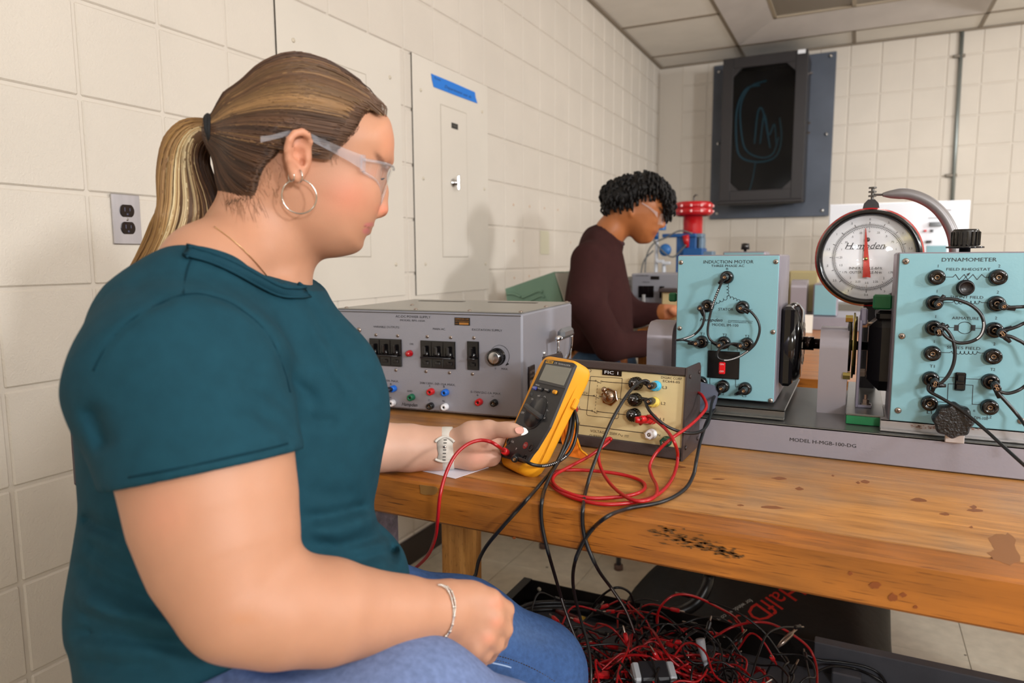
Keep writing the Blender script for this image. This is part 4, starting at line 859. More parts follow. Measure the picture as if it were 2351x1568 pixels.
q = T2.uv(1992, 550); MB(T2.M).lathe((q[0], q[1], 0), (0, 0, 1), [(.0045, 0), (.0035, .002), (0, .0025)], 12).build('zero_screw', mat('dull_screw', '#55524e', .4, .6), sc)
glc = clear('clear_cover', (1, 1, 1), .03)
MB(M_).lathe((0, 0, 0), (0, 0, 1), [(DR*.87, .001), (DR*.86, .002), (0, .003)], 48).build('dial_glass', glc, sc)
# eyelet on top, post below
e = at(2000, 472, Y=1.585); b = MB(); b.prism([(-.018, -.02), (.018, -.02), (.013, .004), (.006, .012), (-.006, .012), (-.013, .004)], -.003, .003, M=Matrix(((1, 0, 0, e.x), (0, 0, -1, 1.585), (0, 1, 0, e.z), (0, 0, 0, 1)))); b.build('eyelet', bkp, sc)
pst = SFc.M @ Vector((DC[0], DC[1]-DR, 0)); MB().box((pst.x+.012, 1.60, (pst.z+CT)/2), (.030, .02, pst.z-CT+.02), .003).build('post', MATS['black_enamel'], sc)
# hanging arm
arm = thing('hanger_arm', 'curved grey tube arm holding the hook above the torque dial', 'arm', (.3, 1.6, 1.2))
AY = 1.585
pts = [at(x, y, Y=AY) for x, y in ((2026, 447), (2045, 446), (2080, 445), (2115, 455), (2145, 473), (2168, 498), (2184, 528), (2192, 560), (2194, 600))]
b = MB(); sp = spline(pts, 7); n = len(sp); b.tube(sp, [.0035+.0075*min(1, i/12) if i < 12 else .0105 for i in range(n)], 14)
b.build('tube', mat('tube_grey', '#7c7878', .38, .4), arm)
a1 = at(2026, 447, Y=AY); a2 = at(2003, 447, Y=AY); b = MB(); b.cyl(a1, a2, .0022, 8); b.cyl(a2+Vector((0, 0, -.028)), a2+Vector((0, 0, .012)), .0028, 8)
for dz in (.012, .004, -.004): b.lathe(a2+Vector((0, 0, dz)), (0, 0, 1), [(.0075, 0), (.0075, .003)], 6, smooth=False)
b.build('hook_bolt', MATS['dull_screw'], arm)
b = MB(); b.tube([a2+Vector((.005*math.cos(t), 0, -.036+.009*math.sin(t))) for t in np.linspace(0, 2*PI, 17)[:-1]], .0018, 6, closed=True); b.build('link_ring', chrome, arm)
b = MB(); q = at(2194, 600, Y=AY); b.cyl((q.x, AY, CT), (q.x, AY, q.z+.004), .0115, 14); b.build('upright', MATS['tube_grey'], arm)
# ------------------------------------------------------------------ sculpting with distance fields
NA = lambda v: np.array(v, dtype=np.float64)
class Fig:
    def __init__(s): s.p = []
    def add(s, fn, c, r, k=.012, op='u'): s.p.append((op, k, fn, NA(c), r)); return s
    def cone(s, a, b, ra, rb, k=.012, op='u'):
        a, b = NA(a), NA(b); ba = b-a; L2 = max(ba @ ba, 1e-12)
        def fn(P):
            t = np.clip(((P-a) @ ba)/L2, 0, 1); q = P-a-t[:, None]*ba
            return np.sqrt((q*q).sum(1))-(ra+(rb-ra)*t)
        return s.add(fn, (a+b)/2, math.sqrt(L2)/2+max(ra, rb), k, op)
    def chain(s, pts, k=.012, op='u'):
        for (a, ra), (b, rb) in zip(pts, pts[1:]): s.cone(a, b, ra, rb, k, op)
        return s
    def ell(s, c, r, B=None, k=.012, op='u'):
        c = NA(c); r = NA(r); B = np.eye(3) if B is None else NA(B)
        def fn(P):
            q = (P-c) @ B.T; k0 = np.sqrt(((q/r)**2).sum(1)); k1 = np.sqrt(((q/(r*r))**2).sum(1))+1e-9
            return k0*(k0-1)/k1
        return s.add(fn, c, max(r), k, op)
    def ev(s, P, cen=None, rad=None):
        d = np.full(len(P), .25)
        for op, k, fn, c, r in s.p:
            if cen is not None and np.linalg.norm(c-cen) > r+rad+k+.004: continue
            e = fn(P)
            if op == 'u':
                h = np.maximum(k-np.abs(d-e), 0)/k; d = np.minimum(d, e)-h*h*k*.25
            elif op == 's':
                e = -e; h = np.maximum(k-np.abs(d-e), 0)/k; d = np.maximum(d, e)+h*h*k*.25
            elif op == 'i':
                h = np.maximum(k-np.abs(d-e), 0)/k; d = np.maximum(d, e)+h*h*k*.25
            elif op == 'd': d = d+e
        return d
    def hit(s, px, py, t0=.45, t1=1.6, off=0.0):
        d = NA(ray(px, py)); d /= np.linalg.norm(d); o = NA(CO); ts = np.arange(t0, t1, .0015)
        v = s.ev(o+ts[:, None]*d)-off; i = np.where(v < 0)[0]
        if len(i) == 0: return None
        return Vector(o+d*ts[i[0]])
def mesh_fig(fig, lo, hi, h, B=16):
    lo, hi = NA(lo), NA(hi); nb = np.ceil((hi-lo)/(h*B)).astype(int); S = h*B
    I = np.stack(np.meshgrid(*[np.arange(n) for n in nb], indexing='ij'), -1).reshape(-1, 3)
    C = lo+(I+.5)*S; dv = np.concatenate([fig.ev(C[i:i+20000]) for i in range(0, len(C), 20000)])
    act = I[np.abs(dv) < S*1.15]
    g = np.stack(np.meshgrid(*[np.arange(B+1)]*3, indexing='ij'), -1).reshape(-1, 3)
    KY, KX = 1 << 20, 1 << 40
    corners = np.array([(a, b, c) for a in (0, 1) for b in (0, 1) for c in (0, 1)])
    edges = [(i, j) for i in range(8) for j in range(i+1, 8) if np.abs(corners[i]-corners[j]).sum() == 1]
    VK, VP, FQ = [], [], []
    for bi in act:
        base = bi*B; P = lo+(base+g)*h
        V = fig.ev(P, lo+(bi+.5)*S, S*.87).reshape(B+1, B+1, B+1); neg = V < 0
        if neg.all() or not neg.any(): continue
        cn = sum(neg[a:B+a, b:B+b, c:B+c].astype(int) for a, b, c in corners)
        ci = np.argwhere((cn > 0) & (cn < 8))
        if len(ci):
            vals = np.stack([V[ci[:, 0]+a, ci[:, 1]+b, ci[:, 2]+c] for a, b, c in corners], 1)
            acc = np.zeros((len(ci), 3)); cnt = np.zeros(len(ci))
            for i, j in edges:
                m = (vals[:, i] < 0) != (vals[:, j] < 0); t = vals[:, i]/(vals[:, i]-vals[:, j]+1e-12)
                p = corners[i]+t[:, None]*(corners[j]-corners[i]); acc[m] += p[m]; cnt[m] += 1
            G = base+ci; VK.append(G[:, 0]*KX+G[:, 1]*KY+G[:, 2]); VP.append(lo+(G+acc/cnt[:, None])*h)
        for a in range(3):
            e = [0, 0, 0]; e[a] = 1
            n0 = neg[:B, :B, :B]; n1 = neg[e[0]:B+e[0], e[1]:B+e[1], e[2]:B+e[2]]
            ei = np.argwhere(n0 != n1)
            if not len(ei): continue
            fl = n0[ei[:, 0], ei[:, 1], ei[:, 2]]; G = base+ei; b_, c_ = (a+1) % 3, (a+2) % 3
            eb = np.zeros(3, int); eb[b_] = 1; ec_ = np.zeros(3, int); ec_[c_] = 1
            q = [G, G-eb, G-eb-ec_, G-ec_]; q = np.stack([x[:, 0]*KX+x[:, 1]*KY+x[:, 2] for x in q], 1)
            q[~fl] = q[~fl][:, ::-1]; FQ.append(q)
    VK = np.concatenate(VK); VP = np.concatenate(VP); FQ = np.concatenate(FQ)
    o = np.argsort(VK); VK = VK[o]; VP = VP[o]
    idx = np.clip(np.searchsorted(VK, FQ), 0, len(VK)-1); ok = (VK[idx] == FQ).all(1)
    Fq = idx[ok]
    # light relax
    for _ in range(2):
        acc = np.zeros_like(VP); cnt = np.zeros(len(VP))
        for k in range(4):
            np.add.at(acc, Fq[:, k], VP[Fq[:, (k+1) % 4]]); np.add.at(cnt, Fq[:, k], 1)
        m = cnt > 0; VP[m] = VP[m]*.5+.5*acc[m]/cnt[m][:, None]
    return VP, Fq
def fig_obj(name, VP, Fq, material, parent, color=None):
    me = bpy.data.meshes.new(name); me.vertices.add(len(VP)); me.vertices.foreach_set('co', VP.astype(np.float32).ravel())
    n = len(Fq); me.loops.add(n*4); me.loops.foreach_set('vertex_index', Fq.astype(np.int32).ravel())
    me.polygons.add(n); me.polygons.foreach_set('loop_start', np.arange(n, dtype=np.int32)*4)
    me.polygons.foreach_set('use_smooth', np.ones(n, bool)); me.materials.append(material); me.update(calc_edges=True); me.validate()
    if color is not None:
        a = me.color_attributes.new('tint', 'FLOAT_COLOR', 'POINT'); c = np.ones((len(VP), 4), np.float32); c[:, :3] = color; a.data.foreach_set('color', c.ravel())
    o = bpy.data.objects.new(name, me); COL.objects.link(o)
    if parent: o.parent = parent; o.matrix_parent_inverse = parent_world(parent).inverted()
    return o
def tinted(mb, name, m, parent, cols):
    o = mb.build(name, m, parent, recalc=False); me = o.data
    a = me.color_attributes.new('tint', 'FLOAT_COLOR', 'POINT'); c = np.ones((len(me.vertices), 4), np.float32); c[:, :3] = cols; a.data.foreach_set('color', c.ravel()); return o
class Side:
    """A side-on working plane through a figure: u forward, v up, z towards the viewer's side."""
    def __init__(s, px, py, D, away=0.0):
        s.O = at(px, py, D=D); ez = (CO-s.O).normalized(); ex = up.cross(ez).normalized()
        a = R(away); s.ex = (ex*math.cos(a)-ez*math.sin(a)).normalized(); s.ey = (ez.cross(ex)).normalized(); s.ez = s.ex.cross(s.ey).normalized()
        s.B = NA([s.ex, s.ey, s.ez]); s.On = NA(s.O)
    def P(s, px, py, z=0):
        d = ray(px, py); t = (s.O+s.ez*z-CO).dot(s.ez)/d.dot(s.ez); return CO+d*t
    def uv(s, px, py, z=0): q = s.P(px, py, z)-s.O; return q.dot(s.ex), q.dot(s.ey)
    def L(s, P): return (P-s.On) @ s.B.T
def poly_table(pts, step=.003, margin=.09):
    p = NA(pts); lo = p.min(0)-margin; n = np.ceil((p.max(0)+margin-lo)/step).astype(int)+1
    gx_, gy_ = np.meshgrid(lo[0]+step*np.arange(n[0]), lo[1]+step*np.arange(n[1]), indexing='ij'); Q = np.stack([gx_.ravel(), gy_.ravel()], 1)
    best = np.full(len(Q), 1e9); ins = np.zeros(len(Q), bool)
    for i in range(len(p)):
        a, b = p[i], p[(i+1) % len(p)]; ba = b-a; t = np.clip(((Q-a) @ ba)/(ba @ ba+1e-15), 0, 1); q = Q-a-t[:, None]*ba
        best = np.minimum(best, (q*q).sum(1))
        c = (a[1] > Q[:, 1]) != (b[1] > Q[:, 1]); 
        with np.errstate(divide='ignore', invalid='ignore'): x = a[0]+(Q[:, 1]-a[1])/(b[1]-a[1])*(b[0]-a[0])
        ins ^= c & (Q[:, 0] < x)
    d = (np.sqrt(best)*np.where(ins, -1, 1)).reshape(n)
    for _ in range(2):  # soften corners
        d[1:-1, 1:-1] = (d[1:-1, 1:-1]*4+d[:-2, 1:-1]+d[2:, 1:-1]+d[1:-1, :-2]+d[1:-1, 2:])/8
    def look(u, v):
        x = np.clip((u-lo[0])/step, 0, n[0]-1.001); y = np.clip((v-lo[1])/step, 0, n[1]-1.001); i = x.astype(int); j = y.astype(int); fx, fy = x-i, y-j
        return d[i, j]*(1-fx)*(1-fy)+d[i+1, j]*fx*(1-fy)+d[i, j+1]*(1-fx)*fy+d[i+1, j+1]*fx*fy
    return look
def smooth_poly(pts, per=4):
    P = [Vector((x, y, 0)) for x, y in pts]; P2 = [P[-1]]+P+[P[0], P[1]]; out = []
    for i in range(1, len(P2)-2):
        a, b, c, d = P2[i-1:i+3]
        for k in range(per):
            t = k/per; q = .5*((2*b)+(c-a)*t+(2*a-5*b+4*c-d)*t*t+(3*b-a-3*c+d)*t**3); out.append((q.x, q.y))
    return out
def inflate(S_, pxs, Wfn, Rr, shrink=0.0, z0=0.0, cen=None, rad=.5):
    look = poly_table([S_.uv(*p) for p in smooth_poly(pxs)])
    def fn(P):
        q = S_.L(P); din = -look(q[:, 0], q[:, 1])-shrink; W_ = Wfn(q[:, 0], q[:, 1])-shrink
        return np.sqrt(((q[:, 2]-z0)/W_*Rr)**2+(Rr-np.minimum(din, Rr))**2)-Rr
    return fn, look
# ------------------------------------------------------------------ seated woman
wo = thing('person', 'woman in a teal tee shirt and blue jeans, seated and steadying the yellow meter', 'person', tuple(at(520, 1560, D=.85)))
def A3(px, py, D): return at(px, py, D=D)
HS = Side(700, 380, .84, 7)
head_px = [(872, 256), (886, 268), (894, 286), (899, 310), (901, 330), (899, 350), (892, 370), (884, 388), (878, 405), (874, 430), (869, 455), (863, 478), (858, 497), (856.5, 507), (853, 518), (845, 530), (836, 541), (831.5, 549), (832.5, 559), (827, 571), (811, 581), (788, 585.6), (759, 588), (715, 586), (660, 570), (600, 520), (560, 480), (532, 455), (520, 430), (514, 400), (513, 360), (519, 320), (530, 280), (545, 245), (565, 208), (595, 172), (635, 149), (670, 140), (705, 144), (745, 157), (790, 184), (830, 216), (858, 243)]
th = R(20)
def Whead(u, v):
    a = u*math.sin(th)+v*math.cos(th)
    return np.interp(a, [-.15, -.12, -.095, -.06, -.02, .03, .06, .12], [.038, .044, .053, .064, .070, .074, .0755, .0755])
head_fn, head_look = inflate(HS, head_px, Whead, .064)
H = HS.P
def face_prims(g):
    g.add(head_fn, HS.O, .17, .01)
    g.ell(H(790, 455, .042), (.034, .030, .024), HS.B, k=.03)
    g.ell(H(745, 520, .032), (.036, .030, .028), HS.B, k=.03)
    g.cone(H(893, 370, .006), H(868, 353, .046), .0045, .0045, k=.014)
    g.ell(H(889, 404, .033), (.012, .010, .012), HS.B, k=.012, op='s'); g.ell(H(889, 404, -.033), (.012, .010, .012), HS.B, k=.012, op='s')
    for s_ in (1, -1):
        g.ell(H(853, 402, .031*s_), (.0125, .0120, .0125), HS.B, k=.006)
        g.cone(H(866, 487, .0095*s_), H(869, 482, .0075*s_), .0068, .0068, k=.006)
    g.chain([(H(873, 392, 0), .0070), (H(874, 440, 0), .0078), (H(872.5, 479, 0), .0104)], k=.010)
    g.cone(H(859, 489, .011), H(850, 492, .014), .003, .003, k=.006)
    for s_ in (1, -1): g.ell(H(874, 491, .0058*s_), (.0042, .0034, .0030), HS.B, k=.003, op='s')
    g.chain([(H(848.5, 516.5, 0), .0052), (H(845, 516.5, .012), .0046), (H(836, 517, .022), .0026)], k=.004)
    g.chain([(H(841, 530, 0), .0056), (H(838, 529, .012), .0048), (H(832, 520, .021), .0024)], k=.004)
    g.chain([(H(848.5, 516.5, 0), .0052), (H(845, 516.5, -.012), .0046), (H(836, 517, -.022), .0026)], k=.004)
    g.chain([(H(841, 530, 0), .0056), (H(838, 529, -.012), .0048), (H(832, 520, -.021), .0024)], k=.004)
    g.chain([(H(858, 523.5, 0), .0011), (H(850, 523, .011), .0011), (H(835, 518.5, .023), .001)], k=.0022, op='s')
    g.chain([(H(858, 523.5, 0), .0011), (H(850, 523, -.011), .0011), (H(835, 518.5, -.023), .001)], k=.0022, op='s')
    # neck and jaw underside
    g.chain([(HS.P(622, 475, 0), .055), (HS.P(585, 585, .0), .057), (HS.P(520, 690, 0), .075)], k=.03)
    g.cone(HS.P(640, 560, 0), HS.P(612, 670, 0), .029, .038, k=.03)
    g.chain([(HS.P(560, 560, .03), .042), (HS.P(480, 620, .07), .045), (HS.P(430, 690, .11), .045)], k=.03)
    g.chain([(HS.P(560, 560, -.03), .042), (HS.P(480, 620, -.07), .045), (HS.P(430, 690, -.11), .045)], k=.03)
def ear_prims(g, sg):
    E = lambda x, y, z: H(x, y, (z+.0125)*sg)
    zc = .0715
    g.ell(E(684, 354, zc-.003), (.0150, .0265, .0110), HS.B, k=.006)
    rim = [(706, 342, .071, .0028), (712, 326, .076, .0034), (706, 310, .081, .0038), (693, 303, .084, .0040), (677, 307, .086, .0040), (664, 322, .087, .0040), (659.5, 343, .086, .0038), (661, 366, .084, .0036), (667, 388, .081, .0036), (673, 404, .079, .0044), (682, 410, .077, .0052), (689, 401, .075, .0048), (694, 388, .073, .0040)]
    g.chain([(E(x, y, z), r) for x, y, z, r in rim], k=.003)
    anti = [(694, 320, .078, .0020), (681, 330, .0815, .0024), (675, 350, .082, .0026), (677, 370, .080, .0026), (684, 384, .078, .0024)]
    g.chain([(E(x, y, z), r) for x, y, z, r in anti], k=.004)
    g.cone(E(699, 364, .074), E(699, 376, .074), .0034, .0030, k=.004)
    g.ell(E(690, 354, zc+.010), (.0070, .0085, .0085), HS.B, k=.004, op='s')
    g.ell(E(690, 326, zc+.0115), (.0075, .0045, .0060), HS.B, k=.004, op='s')
    g.ell(E(694, 372, zc+.004), (.0030, .0050, .0070), HS.B, k=.002, op='s')
# ---- torso outline (side view) and body
TS = Side(520, 1000, .85, 0)
tor_px = [(600, 590), (660, 596), (700, 612), (724, 640), (745, 673), (764, 716), (786, 780), (809, 826), (828, 871), (851, 906), (866, 940), (872, 971), (870, 1047), (862, 1105), (853, 1150), (858, 1188), (888, 1212), (915, 1245), (930, 1300), (925, 1335), (900, 1420), (820, 1540), (700, 1620), (500, 1680), (300, 1700), (178, 1660), (178, 1568), (167, 1489), (154, 1455), (151, 1391), (161, 1318), (173, 1245), (183, 1171), (181, 1124), (176, 1047), (172, 1000), (172, 944), (180, 883), (205, 826), (245, 765), (290, 705), (345, 655), (405, 612), (463, 570), (530, 572)]
def Wtor(u, v): return np.interp(v, [-.42, -.32, -.22, -.10, .02, .10, .17, .23, .30], [.205, .205, .185, .160, .160, .172, .175, .135, .07])
tor_fn, tor_look = inflate(TS, tor_px, Wtor, .145)
def offs(fn, k): return lambda P: fn(P)+k
body = Fig(); face_prims(body); ear_prims(body, 1); ear_prims(body, -1)
body.add(offs(tor_fn, .021), TS.O, .75, .03)
def mx_(fn, pl): return lambda P: np.maximum(fn(P), pl(P))
armN = [(A3(430, 880, .70), .078), (A3(474, 1050, .645), .0725), (A3(497, 1185, .635), .0675), (A3(521, 1293, .625), .0578), (A3(548, 1383, .615), .0452)]
foreN = [(A3(548, 1383, .615), .0452), (A3(640, 1398, .633), .0475), (A3(755, 1403, .66), .0452), (A3(850, 1405, .688), .0362), (A3(930, 1402, .708), .0305), (A3(1008, 1403, .735), .0270), (A3(1030, 1404, .74), .0268)]
body.chain(armN, k=.022); body.chain(foreN, k=.018)
body.ell(A3(523, 1440, .62), (.024, .022, .024), k=.02)
# right hand, loosely closed on the lap
kn_ = [((1126, 1378, .750), (1160, 1400, .772), (1158, 1432, .790), (1120, 1438, .794), .0102), ((1130, 1420, .746), (1156, 1444, .766), (1146, 1474, .784), (1110, 1470, .79), .0106), ((1113, 1460, .740), (1136, 1479, .758), (1122, 1503, .774), (1090, 1490, .785), .0100), ((1090, 1486, .735), (1112, 1500, .748), (1099, 1518, .764), (1070, 1503, .775), .0088)]
for i, (k0, k1, k2, k3, r_) in enumerate(kn_):
    wrp = A3(1035+4*(i == 0), 1375+20*i, .742)
    body.chain([(wrp, .0190), (A3((k0[0]+1035)/2, (k0[1]+1375+20*i)/2, .748), .0175), (A3(*k0), r_*1.16)], k=.009)
    body.chain([(A3(*k0), r_*1.16), (A3(*k1), r_*.98)], k=.0035); body.chain([(A3(*k1), r_*.98), (A3(*k2), r_*.9), (A3(*k3), r_*.8)], k=.003)
body.chain([(A3(1050, 1370, .765), .017), (A3(1095, 1385, .785), .0125), (A3(1130, 1405, .795), .0105)], k=.012)
body.ell(A3(1075, 1420, .752), (.030, .030, .016), NA([rt, up, fw]), k=.016)
# left arm on the bench, hand round the meter
armF = [(A3(600, 740, 1.0), .062), (A3(690, 900, 1.03), .052), (A3(770, 1020, 1.08), .042), (A3(870, 1026, 1.118), .0360), (A3(940, 1028, 1.130), .0345), (A3(1005, 1030, 1.136), .0308), (A3(1045, 1027, 1.138), .0290)]
body.chain(armF, k=.02)
body.chain([(A3(1066, 1012, 1.125), .0225), (A3(1085, 1002, 1.118), .0225), (A3(1120, 987, 1.108), .0150)], k=.014)
body.chain([(A3(1066, 1043, 1.133), .0205), (A3(1085, 1048, 1.13), .0195), (A3(1128, 1048, 1.135), .0165)], k=.016)
body.chain([(A3(1068, 1025, 1.15), .020), (A3(1110, 1016, 1.158), .0185), (A3(1145, 1008, 1.165), .0130)], k=.016)
body.chain([(A3(1120, 987, 1.108), .0148), (A3(1160, 987, 1.090), .0113), (A3(1176, 987.5, 1.082), .0102), (A3(1194, 989.5, 1.073), .0080)], k=.008)
for i, (y, r_) in enumerate(((982, .0098), (1004, .0102), (1026, .0097), (1046, .0088))):
    x0 = 1146-3*i
    body.chain([(A3(x0-14, y+6, 1.155), .0120), (A3(x0+14, y, 1.178), r_), (A3(x0+50, y-6, 1.196), r_*.95), (A3(x0+70, y-8, 1.190), r_*.85)], k=.005)
# legs inside the jeans
thN = [(A3(560, 1730, .68), .088), (A3(930, 1678, .685), .086), (A3(1160, 1745, .76), .072), (A3(1190, 2300, .86), .050)]
thF = [(A3(700, 1480, .93), .092), (A3(850, 1448, .95), .088), (A3(1050, 1474, .97), .082), (A3(1228, 1546, 1.0), .069), (A3(1262, 1760, 1.07), .058), (A3(1240, 2150, 1.2), .045)]
body.chain([(p, r_*.88) for p, r_ in thN], k=.02); body.chain([(p, r_*.88) for p, r_ in thF], k=.02)
VP, Fq = mesh_fig(body, (-1.25, .1, -.02), (-.05, 1.35, 1.50), .0026)
# cull hidden inner volume far below is kept: one continuous body
def px_of(P):
    q = P-NA(CO); z = q @ NA(fw); return IW/2+F*(q @ NA(rt))/z, IH/2-F*(q @ NA(up))/z
def gauss(x, y, cx, cy, rx, ry, rot=0):
    c, s_ = math.cos(rot), math.sin(rot); a = ((x-cx)*c+(y-cy)*s_)/rx; b = (-(x-cx)*s_+(y-cy)*c)/ry; return np.exp(-(a*a+b*b))
def skin_cols(VP, base='#b9866a'):
    q = HS.L(VP); X_, Y_ = px_of(VP); c = np.tile(NA(lin(base)), (len(VP), 1))
    hd = (np.linalg.norm(VP-HS.On, axis=1) < .19)
    def mixc(w_, col, m=None):
        w_ = np.clip(w_, 0, 1)*(1 if m is None else m); c[:] = c*(1-w_[:, None])+NA(lin(col))*w_[:, None]
    mixc(gauss(X_, Y_, 800, 450, 55, 45)*.38, '#cf6f58', hd); mixc(gauss(X_, Y_, 880, 482, 16, 14)*.55, '#d9785f', hd); mixc(gauss(X_, Y_, 893, 330, 22, 50)*.35, '#e08c66', hd)
    mixc(gauss(X_, Y_, 686, 345, 30, 55)*.35, '#d98265', hd)
    lip = np.maximum(gauss(X_, Y_, 847, 516, 13, 5.5, -.15), gauss(X_, Y_, 841, 530.5, 10, 8))
    mixc(np.clip((lip-.36)*5, 0, 1)*.7, '#c46f72', hd); mixc((gauss(X_, Y_, 846, 522.5, 14, 1.6, .3) > .5)*.6, '#7c2f38', hd)
    br = gauss(X_, Y_, 874, 368, 17, 5.5, .95); br2 = gauss(X_, Y_, 885, 383, 6, 8); bw = (np.abs(q[:, 2]) > .006)
    mixc(np.clip(br*1.6, 0, .75)*bw, '#5c3a2c', hd); mixc(br2*.45*bw, '#6b4232', hd)
    mixc(gauss(X_, Y_, 858, 397, 14, 9)*.4, '#c98a78', hd)
    wr = gauss(X_, Y_, 1095, 1050, 30, 16); mixc(wr*.5, '#e2806c'); mixc(gauss(X_, Y_, 1120, 1010, 25, 20)*.35, '#d97f6c')
    for (a, b_) in ((1140, 1385), (1140, 1430), (1122, 1466)): mixc(gauss(X_, Y_, a, b_, 16, 14)*.4, '#e0876c')
    mixc(gauss(X_, Y_, 560, 1420, 36, 14)*.35, '#b97d55'); mixc(gauss(X_, Y_, 380, 1180, 60, 60)*.2, '#e08f75')
    pal = (VP[:, 1] > .80) & (VP[:, 2] < 1.0); mixc(pal*.4, '#e8c2b0')
    return c
skinm = mat('skin', '#dfa989', .48, attr='tint', spec=.35, bump=.08, bscale=900, sss=.12, coords='World', var=.06, vscale=30)
bo = fig_obj('body', VP, Fq, skinm, wo, skin_cols(VP))
# ---- shirt
SL = [(A3(398, 765, .725), .072), (A3(425, 880, .685), .097), (A3(474, 1070, .645), .0805), (A3(490, 1150, .64), .0785)]
shirt = Fig()
def tor_s(P):
    return tor_fn(P)
shirt.add(tor_s, TS.O, .75, .02)
shirt.ell(TS.P(735, 905, .075), (.075, .085, .060), TS.B, k=.05); shirt.ell(TS.P(735, 905, -.075), (.075, .085, .060), TS.B, k=.05)
shirt.chain([(HS.P(530, 700, .05), .046), (HS.P(455, 700, .10), .058), (SL[0][0], .070)], k=.03)
shirt.chain([(HS.P(530, 690, -.05), .046), (HS.P(470, 690, -.10), .056), (A3(600, 740, 1.0), .070)], k=.03)
sleeve = Fig(); sleeve.chain(SL, k=.03)
hc = NA(A3(474, 1078, .645)); hn = NA(rt*.20-up*.98-fw*.06); hn /= np.linalg.norm(hn)
inner = Fig(); inner.chain([(p, r_+.0025) for p, r_ in armN[1:4]], k=.02)
def sleeve_fn(P):
    pl = (P-hc) @ hn; d = np.maximum(sleeve.ev(P), pl)
    inn = np.maximum(inner.ev(P), -(pl+.012))
    return np.maximum(d, -inn)
shirt.add(sleeve_fn, A3(445, 900, .68), .27, .026)
sleeveF = Fig(); sleeveF.chain([(A3(600, 740, 1.0), .072), (A3(680, 880, 1.03), .068)], k=.03)
shirt.add(lambda P: sleeveF.ev(P), A3(640, 810, 1.01), .2, .02)
# neckline: subtract a tilted neck cylinder
nk0, nk1 = HS.P(592, 632, 0), HS.P(640, 500, 0)
nax = (nk1-nk0).normalized()
neckcut = Fig(); neckcut.chain([(HS.P(590, 640, 0)-nax*.05, .050), (HS.P(592, 632, 0), .0655), (HS.P(640, 500, 0), .13)], k=.02)
# ellipse of the collar opening, traced
col_near = [(440, 569), (470, 572), (515, 587), (560, 609), (605, 634), (645, 652), (672, 657), (688, 645), (692, 622), (690, 603)]
def neck_sub(P):
    q = HS.L(P)
    return q
cfront = HS.P(690, 650, 0); cback = HS.P(448, 562, 0); cc = (cfront+cback)/2; cn_ = (cfront-cback).normalized(); cu = HS.ez; cw = cn_.cross(cu)
if cw.dot(up) < 0: cw = -cw
ra_, rb_ = (cfront-cback).length/2-.004, .071
ccn, cnn, cun, cwn = NA(cc), NA(cn_), NA(cu), NA(cw)
def opening(P, grow=0.0):
    q = P-ccn; a = q @ cnn; b = q @ cun; h = q @ cwn
    sc_ = 1+np.clip(h, -.02, .12)*2.2
    e = np.sqrt((a/(ra_*sc_+grow))**2+(b/(rb_*sc_+grow))**2)
    d = (e-1)*rb_
    return np.maximum(d, -(h+.020))
shirt.add(opening, cc, .22, .004, 's')
def skim(P):
    q = P-ccn; a = q @ cnn; b = q @ cun; h = q @ cwn; e = np.sqrt((a/ra_)**2+(b/rb_)**2)
    return np.maximum((e-1.45)*rb_, .005-h)
shirt.add(skim, cc, .26, .012, 's')
rib = [cc+cn_*((ra_+.006)*math.cos(t))+cu*((rb_+.006)*math.sin(t)) for t in np.linspace(0, 2*PI, 41)]
# creases pressed into the cloth, as polylines over the near side
creases = [([(690, 660), (720, 720), (760, 800), (800, 870)], .0022, .006), ([(700, 700), (740, 790), (790, 880), (815, 930)], -.0020, .006), 
 ([(433, 592), (461, 596), (504, 611), (549, 633), (594, 658), (636, 678), (672, 685), (698, 676)], .0022, .0022), ([(450, 600), (520, 640), (600, 670), (680, 690)], .0016, .006), ([(421, 676), (483, 680), (559, 715), (617, 772), (647, 837), (666, 894)], .0016, .0025), ([(421, 676), (360, 700), (291, 745), (245, 795), (211, 856)], .0016, .0025), ([(421, 676), (426, 620), (440, 585)], .0012, .002),
 ([(200, 920), (225, 985), (250, 1035)], .005, .008), ([(510, 910), (580, 935), (650, 985), (668, 1020)], .0022, .006), ([(560, 880), (620, 905), (662, 950)], .002, .005), ([(640, 800), (668, 870), (700, 900), (740, 930)], .0030, .007),
 ([(690, 955), (740, 970), (780, 960)], .0022, .006), ([(185, 1180), (230, 1210), (300, 1230)], .0045, .008), ([(170, 1280), (230, 1330), (330, 1370), (420, 1400)], .004, .010), ([(160, 1350), (230, 1400), (330, 1430), (450, 1450)], -.004, .010),
 ([(155, 1455), (240, 1455), (350, 1470), (460, 1485)], .0048, .009), ([(165, 1400), (260, 1430), (380, 1440)], .003, .006), ([(190, 1240), (260, 1290), (360, 1330)], .0035, .008),
 ([(680, 1190), (740, 1185), (800, 1172), (850, 1160)], .0045, .007), ([(690, 1215), (760, 1220), (830, 1200), (870, 1185)], -.004, .009), ([(700, 1240), (770, 1255), (840, 1240), (900, 1225)], .0042, .007), ([(740, 1275), (810, 1285), (880, 1270), (918, 1262)], .0042, .007), ([(860, 1195), (890, 1230), (900, 1270), (890, 1310)], .005, .008),
 ([(700, 1120), (760, 1140), (830, 1130)], .002, .010), ([(180, 1520), (280, 1530), (400, 1530)], .003, .009), ([(300, 640), (340, 680), (400, 690)], .0015, .008), ([(500, 800), (560, 830), (610, 870)], .0014, .012)]
CR = [(NA(spline([Vector((x, y, 0)) for x, y in pl], 6))[:, :2], a_, w_) for pl, a_, w_ in creases]
